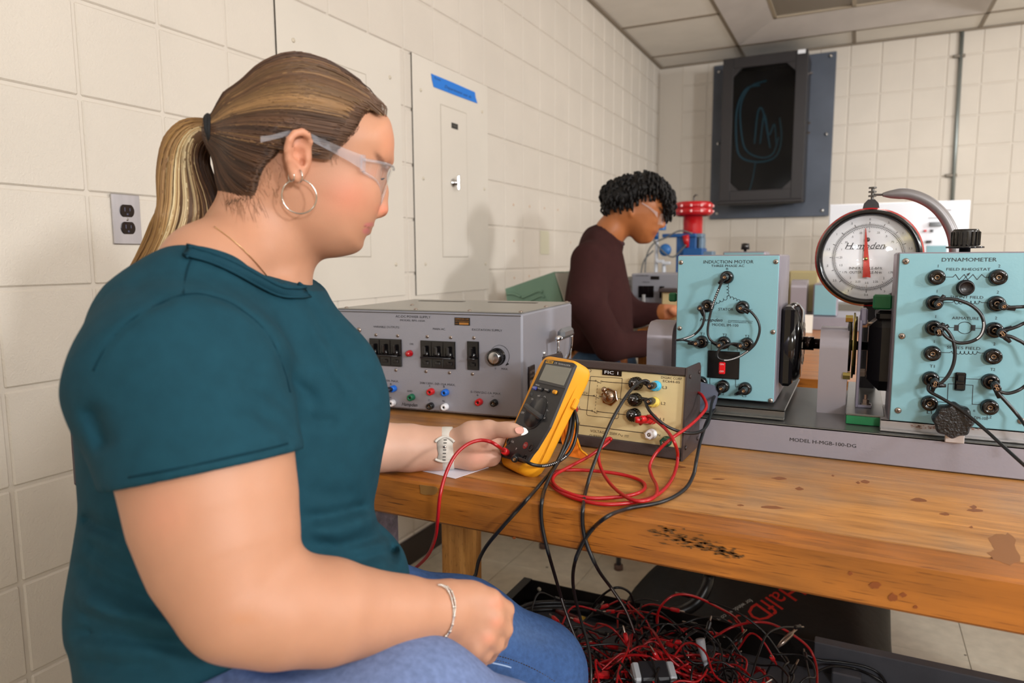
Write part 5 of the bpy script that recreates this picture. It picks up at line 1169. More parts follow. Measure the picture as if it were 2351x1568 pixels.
def crease_fn(P):
    X_, Y_ = px_of(P); q = TS.L(P); near = 1/(1+np.exp(-(q[:, 2]-.01)*120)); out = np.zeros(len(P)); dist = np.linalg.norm(P-NA(CO), axis=1); s_ = dist/F
    for pl, a_, w_ in CR:
        lo_, hi_ = pl.min(0)-60, pl.max(0)+60
        m = np.where((X_ > lo_[0]) & (X_ < hi_[0]) & (Y_ > lo_[1]) & (Y_ < hi_[1]))[0]
        if not len(m): continue
        x = np.stack([X_[m], Y_[m]], 1); best = np.full(len(m), 1e9); bt = np.zeros(len(m))
        for i in range(len(pl)-1):
            a, b = pl[i], pl[i+1]; ba = b-a; t = np.clip(((x-a) @ ba)/(ba @ ba+1e-9), 0, 1); r2 = ((x-a-t[:, None]*ba)**2).sum(1)
            k = r2 < best; best[k] = r2[k]; bt[k] = (i+t[k])/(len(pl)-1)
        d_ = np.sqrt(best)*s_[m]; out[m] += a_*np.exp(-(d_/w_)**2)*np.clip(np.minimum(bt, 1-bt)*5, 0, 1)
    return out*near
CR = [(pl, a_*1.75, w_*1.15) for pl, a_, w_ in CR]
shirt.add(crease_fn, TS.O, 2, 0, 'd')
def hemcut(P):
    X_, Y_ = px_of(P); q = TS.L(P)
    hy = np.interp(X_, [0, 178, 418, 575, 700, 930, 1000], [1600, 1625, 1590, 1516, 1440, 1328, 1310])
    return (Y_-hy)*.00055
shirt.add(hemcut, TS.O, 2, .004, 'i')
VS, FS = mesh_fig(shirt, (-1.25, .1, .45), (-.2, 1.2, 1.32), .0032)
shm = mat('teal_jersey', '#163d4a', .85, spec=.15, var=.10, vscale=60, bump=.25, bscale=900, coords='World')
so = fig_obj('tee_shirt', VS, FS, shm, wo)
# ribbed collar band laid on the neckline
top_ = [(441, 568), (470, 573), (515, 589), (560, 610), (605, 635), (645, 654), (670, 658), (686, 650)]; bot_ = [(433, 590), (461, 594), (504, 609), (549, 631), (594, 656), (636, 676), (673, 682), (700, 671)]
rw = []
for (ax_, ay_), (bx_, by_) in zip(smooth_poly(top_, 3)[:-2], smooth_poly(bot_, 3)[:-2]):
    r3 = [shirt.hit(ax_+(bx_-ax_)*t, ay_+(by_-ay_)*t+1.5*(1-t), .5, 1.1, off=.0052-.0012*t) for t in (0, .5, 1)]
    if all(r3) and max((r3[i]-r3[i+1]).length for i in (0, 1)) < .05: rw.append(r3)
b = MB(); v = [p for r_ in rw for p in r_]; b.add(v, [(i*3+k, i*3+k+1, i*3+k+4, i*3+k+3) for i in range(len(rw)-1) for k in (0, 1)], True); b.tube([r_[0] for r_ in rw], .0026, 8); b.tube([r_[2] for r_ in rw], .0016, 8)
colr = b.build('collar', mat('teal_rib', '#143845', .85, spec=.15, bump=.3, bscale=700, coords='World'), so)
seam_m = mat('teal_seam_shade', '#0e2c37', .9, spec=.1)  # seam threads in darker teal, which paints in the shade of the grooves
for nm_, pl in (('armhole_seam', [(421, 676), (452, 674), (483, 680), (525, 694), (559, 715), (592, 742), (617, 772), (634, 803), (647, 837), (658, 868), (666, 900)]), ('armhole_seam', [(421, 676), (388, 688), (350, 706), (315, 726), (285, 750), (262, 775), (243, 800), (226, 828), (214, 852)]), ('shoulder_seam', [(421, 676), (424, 650), (430, 620), (440, 592)]), ('hem_seam', [(296, 1096), (340, 1088), (390, 1079), (440, 1069), (490, 1058), (540, 1047), (590, 1036), (640, 1024), (660, 1018)])):
    q_ = [shirt.hit(x, y, .45, 1.2, off=.0006) for x, y in pl]; q_ = [p for p in q_ if p]
    if len(q_) > 2: MB().tube(spline(q_, 5), .0010, 6).build(nm_, seam_m, so)
# ---- jeans
jn = Fig(); jn.chain([(p, r_) for p, r_ in thN], k=.03); jn.chain([(p, r_) for p, r_ in thF], k=.03)
jn.ell(A3(500, 1625, .80), (.175, .14, .13), k=.05)
jcr = [([(560, 1520), (640, 1535), (720, 1530)], .003, .008), ([(500, 1545), (560, 1568), (640, 1590)], .004, .009), ([(1112, 1505), (1170, 1519), (1240, 1548), (1290, 1572)], .002, .003), ([(940, 1320), (1000, 1345), (1060, 1370)], .0018, .008), ([(1190, 1420), (1240, 1450), (1290, 1500)], .0012, .012)]
CRJ = [(NA(spline([Vector((x, y, 0)) for x, y in pl], 6))[:, :2], a_, w_) for pl, a_, w_ in jcr]
_cr = CR
def jcrease(P):
    global CR
    o_ = CR; CR = CRJ
    try: return crease_fn(P)
    finally: CR = o_
jn.add(jcrease, TS.O, 2, 0, 'd')
VJ, FJ = mesh_fig(jn, (-1.2, .1, .12), (-.05, 1.2, .95), .0045)
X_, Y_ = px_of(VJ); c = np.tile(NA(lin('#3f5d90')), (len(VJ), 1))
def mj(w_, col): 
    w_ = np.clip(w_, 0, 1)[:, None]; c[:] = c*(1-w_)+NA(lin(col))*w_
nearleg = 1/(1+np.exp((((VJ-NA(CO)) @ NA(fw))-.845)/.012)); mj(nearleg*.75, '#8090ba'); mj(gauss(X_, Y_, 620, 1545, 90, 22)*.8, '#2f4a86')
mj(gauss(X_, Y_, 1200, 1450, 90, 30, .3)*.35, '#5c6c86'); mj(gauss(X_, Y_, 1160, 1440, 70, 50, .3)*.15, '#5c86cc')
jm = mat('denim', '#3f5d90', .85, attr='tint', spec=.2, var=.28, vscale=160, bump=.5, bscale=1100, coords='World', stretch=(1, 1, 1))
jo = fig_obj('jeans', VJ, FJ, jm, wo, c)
sm = [jn.hit(x, y, off=.0006) for x, y in ((1105, 1499), (1130, 1503), (1160, 1510), (1190, 1520), (1220, 1533), (1250, 1549), (1276, 1566))]
sm = [p for p in sm if p]
if len(sm) > 3:
    sp = spline(sm, 10); b = MB()
    for i in range(0, len(sp)-2, 2): b.tube([sp[i], sp[i+1]], .0006, 5)
    b.build('stitching', mat('thread', '#3a2a22', .7), jo, kind='stuff')
    sp2 = [p-up*.006 for p in sp]; b = MB()
    for i in range(0, len(sp2)-2, 2): b.tube([sp2[i], sp2[i+1]], .0006, 5)
    b.build('stitching', MATS['thread'], jo, kind='stuff')
    MB().tube([p-up*.0105 for p in sp], .0016, 6).build('seam_edge', mat('seam_pale', '#8ea4c8', .8), jo)
# ------------------------------------------------------------------ hair
def col(h): return NA(lin(h))
hair_m = mat('hair_strand', '#5a4030', .42, attr='tint', spec=.45)
region_px = [(905, 262), (895, 240), (847, 200), (800, 160), (740, 120), (680, 100), (610, 108), (555, 140), (510, 190), (480, 260), (468, 330), (475, 400), (485, 445), (512, 474), (549, 462), (576, 455), (588, 437), (596, 405), (610, 372), (638, 347), (648, 322), (658, 298), (680, 286), (706, 288), (722, 312), (738, 352), (752, 360), (766, 346), (786, 327), (812, 300), (824, 272), (838, 257), (862, 254), (884, 266)]
reg_look = poly_table([HS.uv(*p) for p in region_px])
capf = Fig(); capf.add(offs(head_fn, -.0075), HS.O, .19, .01); capf.cone(H(545, 292, 0), H(502, 303, 0), .032, .0135, k=.03)
cap = Fig(); cap.p = list(capf.p); cap.add(lambda P: (lambda q: reg_look(q[:, 0], q[:, 1])+.0075)(HS.L(P)), HS.O, .3, .010, 'i')
VC, FCq = mesh_fig(cap, NA(HS.O)-.22, NA(HS.O)+.24, .0030)
hair = fig_obj('hair', VC, FCq, mat('hair_base', '#3d2b20', .6, spec=.3), wo)
KP = NA(H(497, 304, 0)); CC = NA(H(660, 330, 0)); KD = (KP-CC)/np.linalg.norm(KP-CC)
def rad_along(dirs):
    lo = np.full(len(dirs), .03); hi = np.full(len(dirs), .20)
    for _ in range(14):
        m = (lo+hi)/2; v = capf.ev(CC+dirs*m[:, None]); i = v < 0; lo = np.where(i, m, lo); hi = np.where(i, hi, m)
    return (lo+hi)/2
rs = np.random.RandomState(11)
starts = []
def inside(px, py): u, v = HS.uv(px, py); return reg_look(np.array([u]), np.array([v]))[0]
hl = spline([Vector((x, y, 0)) for x, y in [(884, 264), (862, 252), (838, 256), (823, 272), (811, 299), (785, 326), (765, 345), (751, 357), (737, 350), (722, 318), (704, 290), (680, 288), (660, 300), (652, 322), (638, 347), (612, 372), (597, 405), (588, 436), (575, 452), (548, 459), (520, 466)]], 12)
cand = [(p.x-rs.uniform(-1, 7), p.y-rs.uniform(-1, 9)) for p in hl for _ in range(12)]
while len(cand) < 4600:
    x, y = rs.uniform(490, 890), rs.uniform(118, 470)
    if inside(x, y) < -.002: cand.append((x, y))
D0 = NA([ray(x, y).normalized() for x, y in cand]); ts = np.arange(.62, .98, .003)
t_hit = np.full(len(D0), np.nan)
for t in ts:
    m = np.isnan(t_hit); 
    if not m.any(): break
    v = capf.ev(NA(CO)+D0[m]*t); ix = np.where(m)[0][v < 0]; t_hit[ix] = t
okm = ~np.isnan(t_hit); S0 = NA(CO)+D0[okm]*t_hit[okm][:, None]
L0 = HS.L(S0); far = L0[rs.rand(len(L0)) < .45]*NA([1, 1, -1]); ALL = np.concatenate([L0, far])
SD_ = ALL @ HS.B+HS.On-CC; SD_ /= np.linalg.norm(SD_, axis=1)[:, None]
ax1 = np.cross(KD, NA(HS.ez)); ax1 /= np.linalg.norm(ax1); ax2 = np.cross(KD, ax1)
def lane(dirs): return np.arctan2(dirs @ ax2, dirs @ ax1)
ph = lane(SD_)
def lane_of(px, py): 
    p = capf.hit(px, py, .6, 1.0); d = NA(p)-CC; return lane(d[None]/np.linalg.norm(d))[0]
l_bl = lane_of(700, 232); l_b2 = lane_of(640, 165); l_b3 = lane_of(600, 215)
ns = 15; tt = np.linspace(0, 1, ns); om = np.arccos(np.clip(SD_ @ KD, -1, 1))
rad_off = rs.uniform(-.0005, .0018, len(SD_)); wav = rs.uniform(0, 6.28, len(SD_)); wamp = rs.uniform(0, .0016, len(SD_))
PTS = np.zeros((len(SD_), ns, 3))
knoff = rs.normal(0, .0042, (len(SD_), 3))
for i, t in enumerate(tt):
    so_ = np.maximum(np.sin(om), 1e-3); d = (np.sin((1-t)*om)/so_)[:, None]*SD_+(np.sin(t*om)/so_)[:, None]*KD
    side_ = np.cross(d, KD); side_ /= np.maximum(np.linalg.norm(side_, axis=1), 1e-6)[:, None]
    d = d+side_*(np.sin(wav+t*5)*wamp*8*math.sin(math.pi*t))[:, None]; d /= np.linalg.norm(d, axis=1)[:, None]
    r_ = rad_along(d)+rad_off+(.0012 if i else -.003)
    p = CC+d*r_[:, None]; f_ = max(0, (t-.8)/.2)**2
    PTS[:, i] = p*(1-f_)+(KP+knoff)*f_
def strands(PTS, cols, r_, name, parent, taper=.4):
    """three-sided threads joined into one bundle, coloured thread by thread"""
    n, m, _ = PTS.shape; T_ = np.gradient(PTS, axis=1); T_ /= np.linalg.norm(T_, axis=2)[..., None]+1e-9
    v0 = NA(CO)-PTS; A_ = np.cross(T_, v0); A_ /= np.linalg.norm(A_, axis=2)[..., None]+1e-9; B_ = np.cross(A_, T_)
    rr = (r_*(1-(1-taper)*np.abs(np.linspace(-.3, 1, m))**3))[None, :, None]*np.ones((n, m, 1))
    V = np.zeros((n, m, 3, 3))
    for k in range(3):
        a = 2*PI*k/3+.5; V[:, :, k] = PTS+(A_*math.cos(a)+B_*math.sin(a))*rr
    idx = np.arange(n*m*3).reshape(n, m, 3); q = []
    for k in range(3): q.append(np.stack([idx[:, :-1, k], idx[:, :-1, (k+1) % 3], idx[:, 1:, (k+1) % 3], idx[:, 1:, k]], -1).reshape(-1, 4))
    C_ = np.repeat(np.repeat(cols[:, :, None, :], 3, 2).reshape(-1, 3), 1, 0)
    o = fig_obj(name, V.reshape(-1, 3), np.concatenate(q), hair_m, parent, C_); o['kind'] = 'stuff'; return o
def mixa(a, b, w_): return a*(1-w_[..., None])+b*w_[..., None]
n = len(SD_); base = np.tile(col('#3f2a1e'), (n, 1)); rn = rs.rand(n)
lanes = np.sin(ph*23+1)*.5+np.sin(ph*57)*.3+rs.normal(0, .35, n)
base = mixa(base, col('#5d412e'), np.clip(lanes*.7+.3, 0, 1)); base = mixa(base, col('#2c1d15'), np.clip(-lanes*.6, 0, 1))
def band(l, w_): d = np.angle(np.exp(1j*(ph-l))); return np.exp(-(d/w_)**2)
hl_ = np.clip(band(l_bl, .10)*.95+band(l_b2, .12)*.35+band(l_b3, .08)*.4+(rn > .93)*.5, 0, 1)*np.clip(.3+rs.rand(n), 0, 1)
Ccol = np.repeat(base[:, None], ns, 1); w2 = hl_[:, None]*np.linspace(.45, 1, ns)[None]; Ccol = mixa(Ccol, col('#b48a58'), w2)
strands(PTS, Ccol, .00075, 'scalp_strands', hair, .8)
# fine hairs along the hairline
hb = [(p.x+rs.uniform(-2, 6)*(1 if p.x > 700 else -.3), p.y+rs.uniform(-2, 7)) for p in hl for _ in range(4)]
fine = []
for (x, y) in hb:
    h0 = body.hit(x, y, .6, 1.1, off=.0006)
    if h0 is None: continue
    d0 = NA(h0)-CC; d0 /= np.linalg.norm(d0); o0 = math.acos(max(-1, min(1, d0 @ KD))); q = [NA(h0)]
    for t in (.03, .07, .12, .18): 
        d = (math.sin((1-t)*o0)*d0+math.sin(t*o0)*KD)/math.sin(o0); q.append(CC+d*(rad_along(d[None])[0]+.0016))
    fine.append(q)
fine = np.array(fine); strands(fine, np.tile(col('#5c4231'), (len(fine), 5, 1)), .00028, 'hairline_hairs', hair, .5)
# short wisps: nape, sideburn, loose ends
W_ = []
for k in range(130):
    z = rs.rand()
    if z < .55: x, y = rs.uniform(505, 600), rs.uniform(440, 470)+rs.uniform(-10, 8); dx, dy = rs.uniform(-8, 26), rs.uniform(15, 60)
    elif z < .8: x, y = rs.uniform(600, 645), rs.uniform(350, 440); dx, dy = rs.uniform(-6, 14), rs.uniform(15, 45)
    else: x, y = rs.uniform(742, 775), rs.uniform(340, 362); dx, dy = rs.uniform(-12, 4), rs.uniform(10, 34)
    pts = []
    for j in range(6):
        t = j/5; h_ = body.hit(x+dx*t+3*math.sin(3*t+k), y+dy*t, .55, 1.1, off=.001-.0004*t)
        if h_ is None: break
        pts.append(NA(h_))
    if len(pts) == 6: W_.append(pts)
W_ = np.array(W_); strands(W_, np.tile(col('#94694c'), (len(W_), 6, 1)), .00018, 'wisps', hair, .2)
# ponytail
TP = [(486, 303, .840, .0125), (468, 304, .842, .0150), (446, 314, .846, .0200), (430, 338, .85, .0235), (424, 372, .855, .0255), (428, 415, .858, .0300), (436, 455, .86, .0350), (438, 495, .862, .0400), (425, 540, .864, .0400), (394, 590, .868, .0340), (350, 640, .872, .0260), (300, 690, .875, .0195), (258, 735, .878, .0140), (228, 780, .88, .0100), (206, 828, .88, .005)]
cl = spline([A3(x, y, D) for x, y, D, r_ in TP], 3); rr_ = np.interp(np.linspace(0, len(TP)-1, len(cl)), range(len(TP)), [q[3] for q in TP])
P_ = NA(cl); T_ = np.gradient(P_, axis=0); T_ /= np.linalg.norm(T_, axis=1)[:, None]; Bz = NA(HS.ez); N_ = np.cross(np.tile(Bz, (len(P_), 1)), T_); N_ /= np.linalg.norm(N_, axis=1)[:, None]
core = Fig(); core.chain([(P_[i], max(.003, rr_[i]*.66)) for i in range(0, len(P_), 3)], k=.01)
VT, FT_ = mesh_fig(core, P_.min(0)-.06, P_.max(0)+.06, .004)
tail = fig_obj('ponytail', VT, FT_, mat('tail_base', '#5b422d', .6, spec=.3), wo)
nt_ = 2600; A0 = rs.rand(nt_)*2*PI; rho = np.sqrt(rs.rand(nt_))*.45+.62; m = len(P_); tq = np.linspace(0, 1, m)
clump = np.round(A0/(2*PI)*26)/26*2*PI; A1_ = A0*.72+clump*.28
off1 = np.cos(A1_)[:, None]*rho[:, None]; off2 = np.sin(A1_)[:, None]*rho[:, None]
wob = np.sin(tq[None]*9+clump[:, None]*3)*.09+np.sin(tq[None]*17+A0[:, None]*2)*.05*tq[None]; 
ends = rs.uniform(.55, 1.0, nt_)
PT = P_[None]+N_[None]*((off1+wob)*rr_[None])[..., None]+Bz[None, None]*((off2*.75)*rr_[None])[..., None]
idx = (np.linspace(0, 1, 22)[None]*ends[:, None]*(m-1)); i0 = idx.astype(int).clip(0, m-2); fr_ = (idx-i0)[..., None]
PT = PT[np.arange(nt_)[:, None], i0]*(1-fr_)+PT[np.arange(nt_)[:, None], i0+1]*fr_
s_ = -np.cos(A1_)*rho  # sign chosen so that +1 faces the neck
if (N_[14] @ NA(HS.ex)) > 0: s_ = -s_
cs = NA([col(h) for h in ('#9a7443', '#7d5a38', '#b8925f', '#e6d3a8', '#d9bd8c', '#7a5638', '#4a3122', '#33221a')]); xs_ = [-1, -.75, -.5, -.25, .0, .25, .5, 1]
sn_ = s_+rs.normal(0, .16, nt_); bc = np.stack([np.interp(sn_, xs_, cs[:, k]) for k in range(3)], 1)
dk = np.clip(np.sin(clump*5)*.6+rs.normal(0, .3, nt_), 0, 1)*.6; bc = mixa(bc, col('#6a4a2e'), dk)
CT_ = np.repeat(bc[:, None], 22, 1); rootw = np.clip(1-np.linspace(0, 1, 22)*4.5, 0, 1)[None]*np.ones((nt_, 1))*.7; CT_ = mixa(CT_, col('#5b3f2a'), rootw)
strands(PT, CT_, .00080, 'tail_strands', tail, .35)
b = MB(); kc = H(487, 303, 0); kt = (H(480, 303, 0)-H(504, 303, 0)).normalized(); n1_ = kt.cross(HS.ez).normalized()
for q in range(5):
    o_3 = kc+kt*(.004*(q-2)*.6); rr2 = .0175+.0010*math.sin(q*2.4)
    b.tube([o_3+(n1_*math.cos(a)+HS.ez*math.sin(a))*rr2+kt*(.0012*math.sin(3*a+q)) for a in np.linspace(0, 2*PI, 25)[:-1]], .0024, 7, closed=True)
b.build('hair_tie', mat('hair_tie', '#08080a', .8), wo)
# ---- glasses
cp = clear('clear_plastic', (.95, .96, .98), .06, 1, .11, (.75, .76, .85)); lens_m = clear('clear_lens', (.96, .97, .97), .03, 1, .05, (.8, .82, .88))
def ribbon(pts, hs, th_, mm, name, parent, upv, side):
    sp = spline(pts, 5); hh = np.interp(np.linspace(0, len(pts)-1, len(sp)), range(len(pts)), hs); b = MB(); v = []; f = []
    for p, h_ in zip(sp, hh): v += [p+upv*h_/2+side*th_/2, p+upv*h_/2-side*th_/2, p-upv*h_/2-side*th_/2, p-upv*h_/2+side*th_/2]
    for i in range(len(sp)-1):
        for k in range(4): f.append((4*i+k, 4*i+(k+1) % 4, 4*i+4+(k+1) % 4, 4*i+4+k))
    f += [(3, 2, 1, 0), tuple(4*(len(sp)-1)+k for k in range(4))]; b.add(v, f); return b.build(name, mm, parent)
def glasses(par, HH, sc_=1.0):
    g = ribbon([HH(598, 320, .0865), HH(622, 316, .0875), HH(655, 308, .0885), HH(690, 304, .0880), HH(727, 322, .0870), HH(765, 340, .0845), HH(800, 357, .0815), HH(832, 373, .077)], [.0065, .005, .0055, .007, .008, .0095, .012, .016], .0022, cp, 'glasses', par, HS.ey, HS.ez)
    ribbon([HH(598, 320, -.080), HH(622, 316, -.0815), HH(655, 308, -.083), HH(690, 304, -.083), HH(727, 322, -.081), HH(765, 340, -.079), HH(800, 357, -.076), HH(832, 373, -.071)], [.0065, .005, .0055, .007, .008, .0095, .012, .016], .0022, cp, 'temple', g, HS.ey, HS.ez)
    for s_ in (1, -1): MB().box((0, 0, 0), (.006, .019, .005), .001, M=frame(HH(833, 375, .0765*s_), HS.ex, HS.ey, HS.ez)).build('hinge', cp, g)
    v = []; f = []; nz, nv = 28, 10
    top_e, bot_e = [], []
    for i in range(nz+1):
        z = .0765*(2*i/nz-1); a = abs(z)/.0765; x = 904-70*a**3.0; yt = 386-20*a**1.5+4*(a < .1)
        yb = np.interp(a, [0, .12, .28, .42, .55, .75, 1], [425, 432, 462, 471, 452, 418, 394])
        for j in range(nv+1):
            t = j/nv; y = yt+(yb-yt)*t; v.append(HH(x-(y-386)*.42*(1-a*.55)*(t > 0), y, z))
        top_e.append(v[-nv-1]); bot_e.append(v[-1])
    for i in range(nz):
        for j in range(nv): a_ = i*(nv+1)+j; f.append((a_, a_+1, a_+nv+2, a_+nv+1))
    MB().add(v, f, True).build('lens', lens_m, g, recalc=False)
    MB().tube(top_e, .0018, 6).build('lens_rim', cp, g); MB().tube(bot_e, .0017, 6).build('lens_rim', cp, g)
    return g
glasses(wo, H)
# ---- earrings, necklace, bracelet, watch
silver = mat('silver', '#cfc9c2', .15, 1)
def ring(c, r_, tr_, a1, a2, name, m_, par, n=40):
    return MB().tube([c+a1*(r_*math.cos(t))+a2*(r_*math.sin(t)) for t in np.linspace(0, 2*PI, n+1)[:-1]], tr_, 8, closed=True).build(name, m_, par)
tl1 = (HS.ex*.96+HS.ez*.28).normalized()
ring(H(687, 451, .086), .0185, .0009, tl1, HS.ey, 'hoop_earring', silver, wo)
ring(H(684, 404, .090), .0072, .0008, (HS.ex*.55+HS.ez*.83).normalized(), HS.ey, 'small_earring', silver, wo)
ring(H(669, 405, .091), .0055, .0007, (HS.ex*.45+HS.ez*.89).normalized(), HS.ey, 'small_earring', silver, wo)
ring(H(687, 451, -.0775), .0185, .0009, tl1, HS.ey, 'hoop_earring', silver, wo)
nk = [body.hit(x, y, .55, 1.2, off=.0012) for x, y in ((492, 520), (515, 537), (545, 560), (570, 584), (592, 608), (612, 632), (622, 645))]
MB().tube(spline([p for p in nk if p], 8), .00055, 6).build('necklace', mat('fine_gold', '#c9a678', .25, 1), wo)
for q, off_ in enumerate((0, 7)):
    bp_ = [body.hit(x+off_*(.4+.6*math.sin(i*.6)), y, .5, 1.0, off=.0016) for i, (x, y) in enumerate(((1006, 1343), (1016, 1345), (1026, 1353), (1034, 1367), (1039, 1385), (1041, 1405), (1040, 1425), (1036, 1443), (1029, 1456), (1019, 1466)))]
    bp_ = [p for p in bp_ if p]; sp = spline(bp_, 9); b = MB(); b.tube(sp, .0006, 5)
    for i, p in enumerate(sp): b.sphere(p, .0017 if i % 9 == 4 else .0010, 6, 4)
    b.build('bracelet', silver, wo)
wc0, wc1 = A3(1005, 1030, 1.136), A3(1043, 1028, 1.138); wax = (wc1-wc0).normalized()
band_m = mat('ivory_silicone', '#cfc8bf', .55, bump=.25, bscale=220)
b = MB(); b.lathe(wc0, wax, [(.0320, 0), (.0348, .0008), (.0352, .012), (.0344, .0252), (.0320, .026)], 48, caps=False); wband = b.build('watch_band', band_m, wo)
def wp(x, y, o=.001): 
    d = NA(ray(x, y)); 
    # point on the band surface seen at this pixel
    o3 = NA(CO); a = NA(wax); p0 = NA(wc0); dn = d/np.linalg.norm(d); rr0 = .0352+o
    dp = dn-a*(dn @ a); w0 = (o3-p0)-a*((o3-p0) @ a); A_ = dp @ dp; B__ = 2*dp @ w0; C__ = w0 @ w0-rr0**2; disc = B__*B__-4*A_*C__
    if disc < 0: return None
    return Vector(o3+dn*(-B__-math.sqrt(disc))/(2*A_))
rows_ = []
for y, wd in ((1003, 10), (1008, 17), (1018, 18.5), (1030, 17), (1042, 13.5), (1050, 15), (1058, 17), (1061, 12)):
    l, c, r_ = wp(1021-wd-(y-1030)*.06, y, .0022), wp(1021-(y-1030)*.06, y, .0030), wp(1021+wd-(y-1030)*.06, y, .0022)
    if l and c and r_: rows_.append((l, c, r_))
v = [p for r_ in rows_ for p in r_]; f = []
for i in range(len(rows_)-1):
    for k in range(2): a = i*3+k; f.append((a, a+1, a+4, a+3))
o = MB().add(v, f, True).build('strap_end', band_m, wband); md = o.modifiers.new('s', 'SOLIDIFY'); md.thickness = .0025; md.offset = -1
b = MB()
for i, y in enumerate((1010, 1017, 1033, 1041, 1049, 1056)):
    p = wp(1021-(y-1030)*.06, y, .0034)
    if p: b.box((0, 0, 0), (.0052, .0017, .0006), .0003, M=frame(p, rt, up, -fw))
b.build('strap_hole', mat('strap_hole', '#4d4845', .6), wband)
p = wp(1020, 1026, .0034); MB().sphere(p, (.0038, .0024, .0024)).build('stud', chrome, wband)
for yy in (1003, 1060):
    q = [wp(x, yy+.04*(x-1021)**2*(.6 if yy < 1030 else -.3), .0034) for x in (999, 1006, 1014, 1021, 1029, 1037, 1043)]; q = [p for p in q if p]
    if len(q) > 3: MB().tube(spline(q, 4), .0022, 8).build('keeper_loop', band_m, wband)
# nails and lashes
th_D = 1.0645
def flat_px(pxs, D, t, nm, m_, par):
    P0 = [A3(x, y, D) for x, y in pxs]; v = P0+[p+fw*t for p in P0]; n = len(P0)
    return MB().add(v, [tuple(range(n)), tuple(range(2*n-1, n-1, -1))]+[(i, n+i, n+(i+1) % n, (i+1) % n) for i in range(n)]).build(nm, m_, par)
nl = flat_px(smooth_poly([(1182, 986), (1186, 981.5), (1194, 980), (1202, 983), (1207, 988), (1203, 995), (1194, 996), (1186, 994)], 3), th_D, .0035, 'thumb_nail', mat('nail_pink', '#dfa596', .18, coat=.6), bo)
flat_px(smooth_poly([(1201, 981.5), (1208, 984), (1212.5, 991), (1210, 995), (1202, 999), (1196, 998.5), (1202, 993), (1203, 987)], 3), th_D-.0008, .0030, 'nail_tip', mat('nail_white', '#f4f1f0', .15, coat=.6), nl)
b = MB()
for i in range(11):
    x0 = 858+i*1.6; b.tube(spline([H(x0, 409.5+.2*i, .040-.0012*i), H(x0+4, 412.5, .043-.001*i), H(x0+9, 410.5-.2*i, .045-.001*i)], 3), [.0007]*4+[.0006]*2+[.0003], 5)
b.tube(spline([H(846, 401, .0425), H(856, 408, .0425), (H(866, 411, .038)), H(876, 411, .030)], 4), .0008, 6)
b.build('eyelashes', mat('lash', '#0a0708', .6), bo)
# ---- stool she sits on
ch = thing('chair', 'dark chair whose back corner shows between her shirt and the wall', 'chair', tuple(A3(500, 1560, .9)))
pc = A3(160, 855, .985); dkp = mat('dark_vinyl', '#3a2d33', .5)
e1 = (A3(205, 824, .97)-pc).normalized(); e2 = (A3(196, 890, .96)-pc).normalized(); nn = e1.cross(e2).normalized(); e2 = nn.cross(e1)
if e2.dot(up) > 0: e2 = -e2
cm = pc+e1*.085+e2*.085
b = MB(); b.box((0, 0, 0), (.17, .17, .014), .003, M=frame(cm, e1, e2, nn)); b.build('backrest', dkp, ch)
st = Vector((TS.O.x, TS.O.y, 0))+Vector((0, 0, 0)); sc0 = A3(520, 1640, .86)
b = MB(); b.lathe((sc0.x, sc0.y, sc0.z-.20), (0, 0, 1), [(.17, 0), (.18, .01), (.18, .04), (.165, .05), (0, .052)], 32); b.build('seat', dkp, ch)
lm = mat('chair_leg', '#2a2528', .4, .6); sb = sc0.z-.2
for a in range(4):
    an = PI/4+a*PI/2; b = MB(); b.cyl((sc0.x+.13*math.cos(an), sc0.y+.13*math.sin(an), sb), (sc0.x+.19*math.cos(an), sc0.y+.19*math.sin(an), 0), .011, 10); b.build('leg', lm, ch)
b = MB(); b.tube(spline([Vector((sc0.x-.16, sc0.y+.02, sb+.02)), Vector((sc0.x-.22, sc0.y+.03, sb+.12)), cm-e2*0+Vector((0, 0, -.1)), cm], 5), .009, 8); b.build('back_post', lm, ch)
# ------------------------------------------------------------------ multimeter
mX, mY_, mZ_ = Vector((.813, -.581, .028)).normalized(), Vector((.273, .424, .864)).normalized(), None
mZ_ = mX.cross(mY_).normalized(); mX = mY_.cross(mZ_)
MO = Vector((-.4842, .9699, .8703)); MM = frame(MO, mX, mY_, mZ_)
me_ = thing('multimeter', 'yellow handheld multimeter standing tilted, held by her left hand', 'meter', tuple(MO))
yelm = mat('holster_yellow', '#e0981c', .5, spec=.35); mblk = mat('meter_charcoal', '#2b2a2c', .5)
def rrect(w_, d_, r_, n=4):
    out = []
    for cx, cy, a0 in ((w_/2-r_, d_/2-r_, 0), (-w_/2+r_, d_/2-r_, PI/2), (-w_/2+r_, -d_/2+r_, PI), (w_/2-r_, -d_/2+r_, 1.5*PI)):
        for k in range(n+1): a = a0+PI/2*k/n; out.append((cx+r_*math.cos(a), cy+r_*math.sin(a)))
    return out
rows_ = [(-.012, .050, .026, .010), (-.010, .064, .034, .012), (-.004, .078, .040, .011), (.012, .086, .043, .008), (.05, .086, .044, .007), (.10, .089, .044, .007), (.14, .095, .045, .007), (.165, .100, .045, .008), (.178, .0985, .043, .009), (.185, .092, .037, .010), (.188, .078, .026, .010)]
v = []; f = []; nn = 20
for y, w_, d_, r_ in rows_:
    for (x, z) in rrect(w_, d_, r_): v.append((x, y, z-.0215))
for i in range(len(rows_)-1):
    for k in range(nn): f.append((i*nn+k, (i+1)*nn+k, (i+1)*nn+(k+1) % nn, i*nn+(k+1) % nn))
f += [tuple(range(nn)), tuple((len(rows_)-1)*nn+k for k in range(nn))[::-1]]
o = MB(MM).add(v, f, True).build('holster', yelm, me_); o.modifiers.new('s', 'SUBSURF').render_levels = 1
MF2 = Face(MO+mZ_*.0012, mX, mY_)
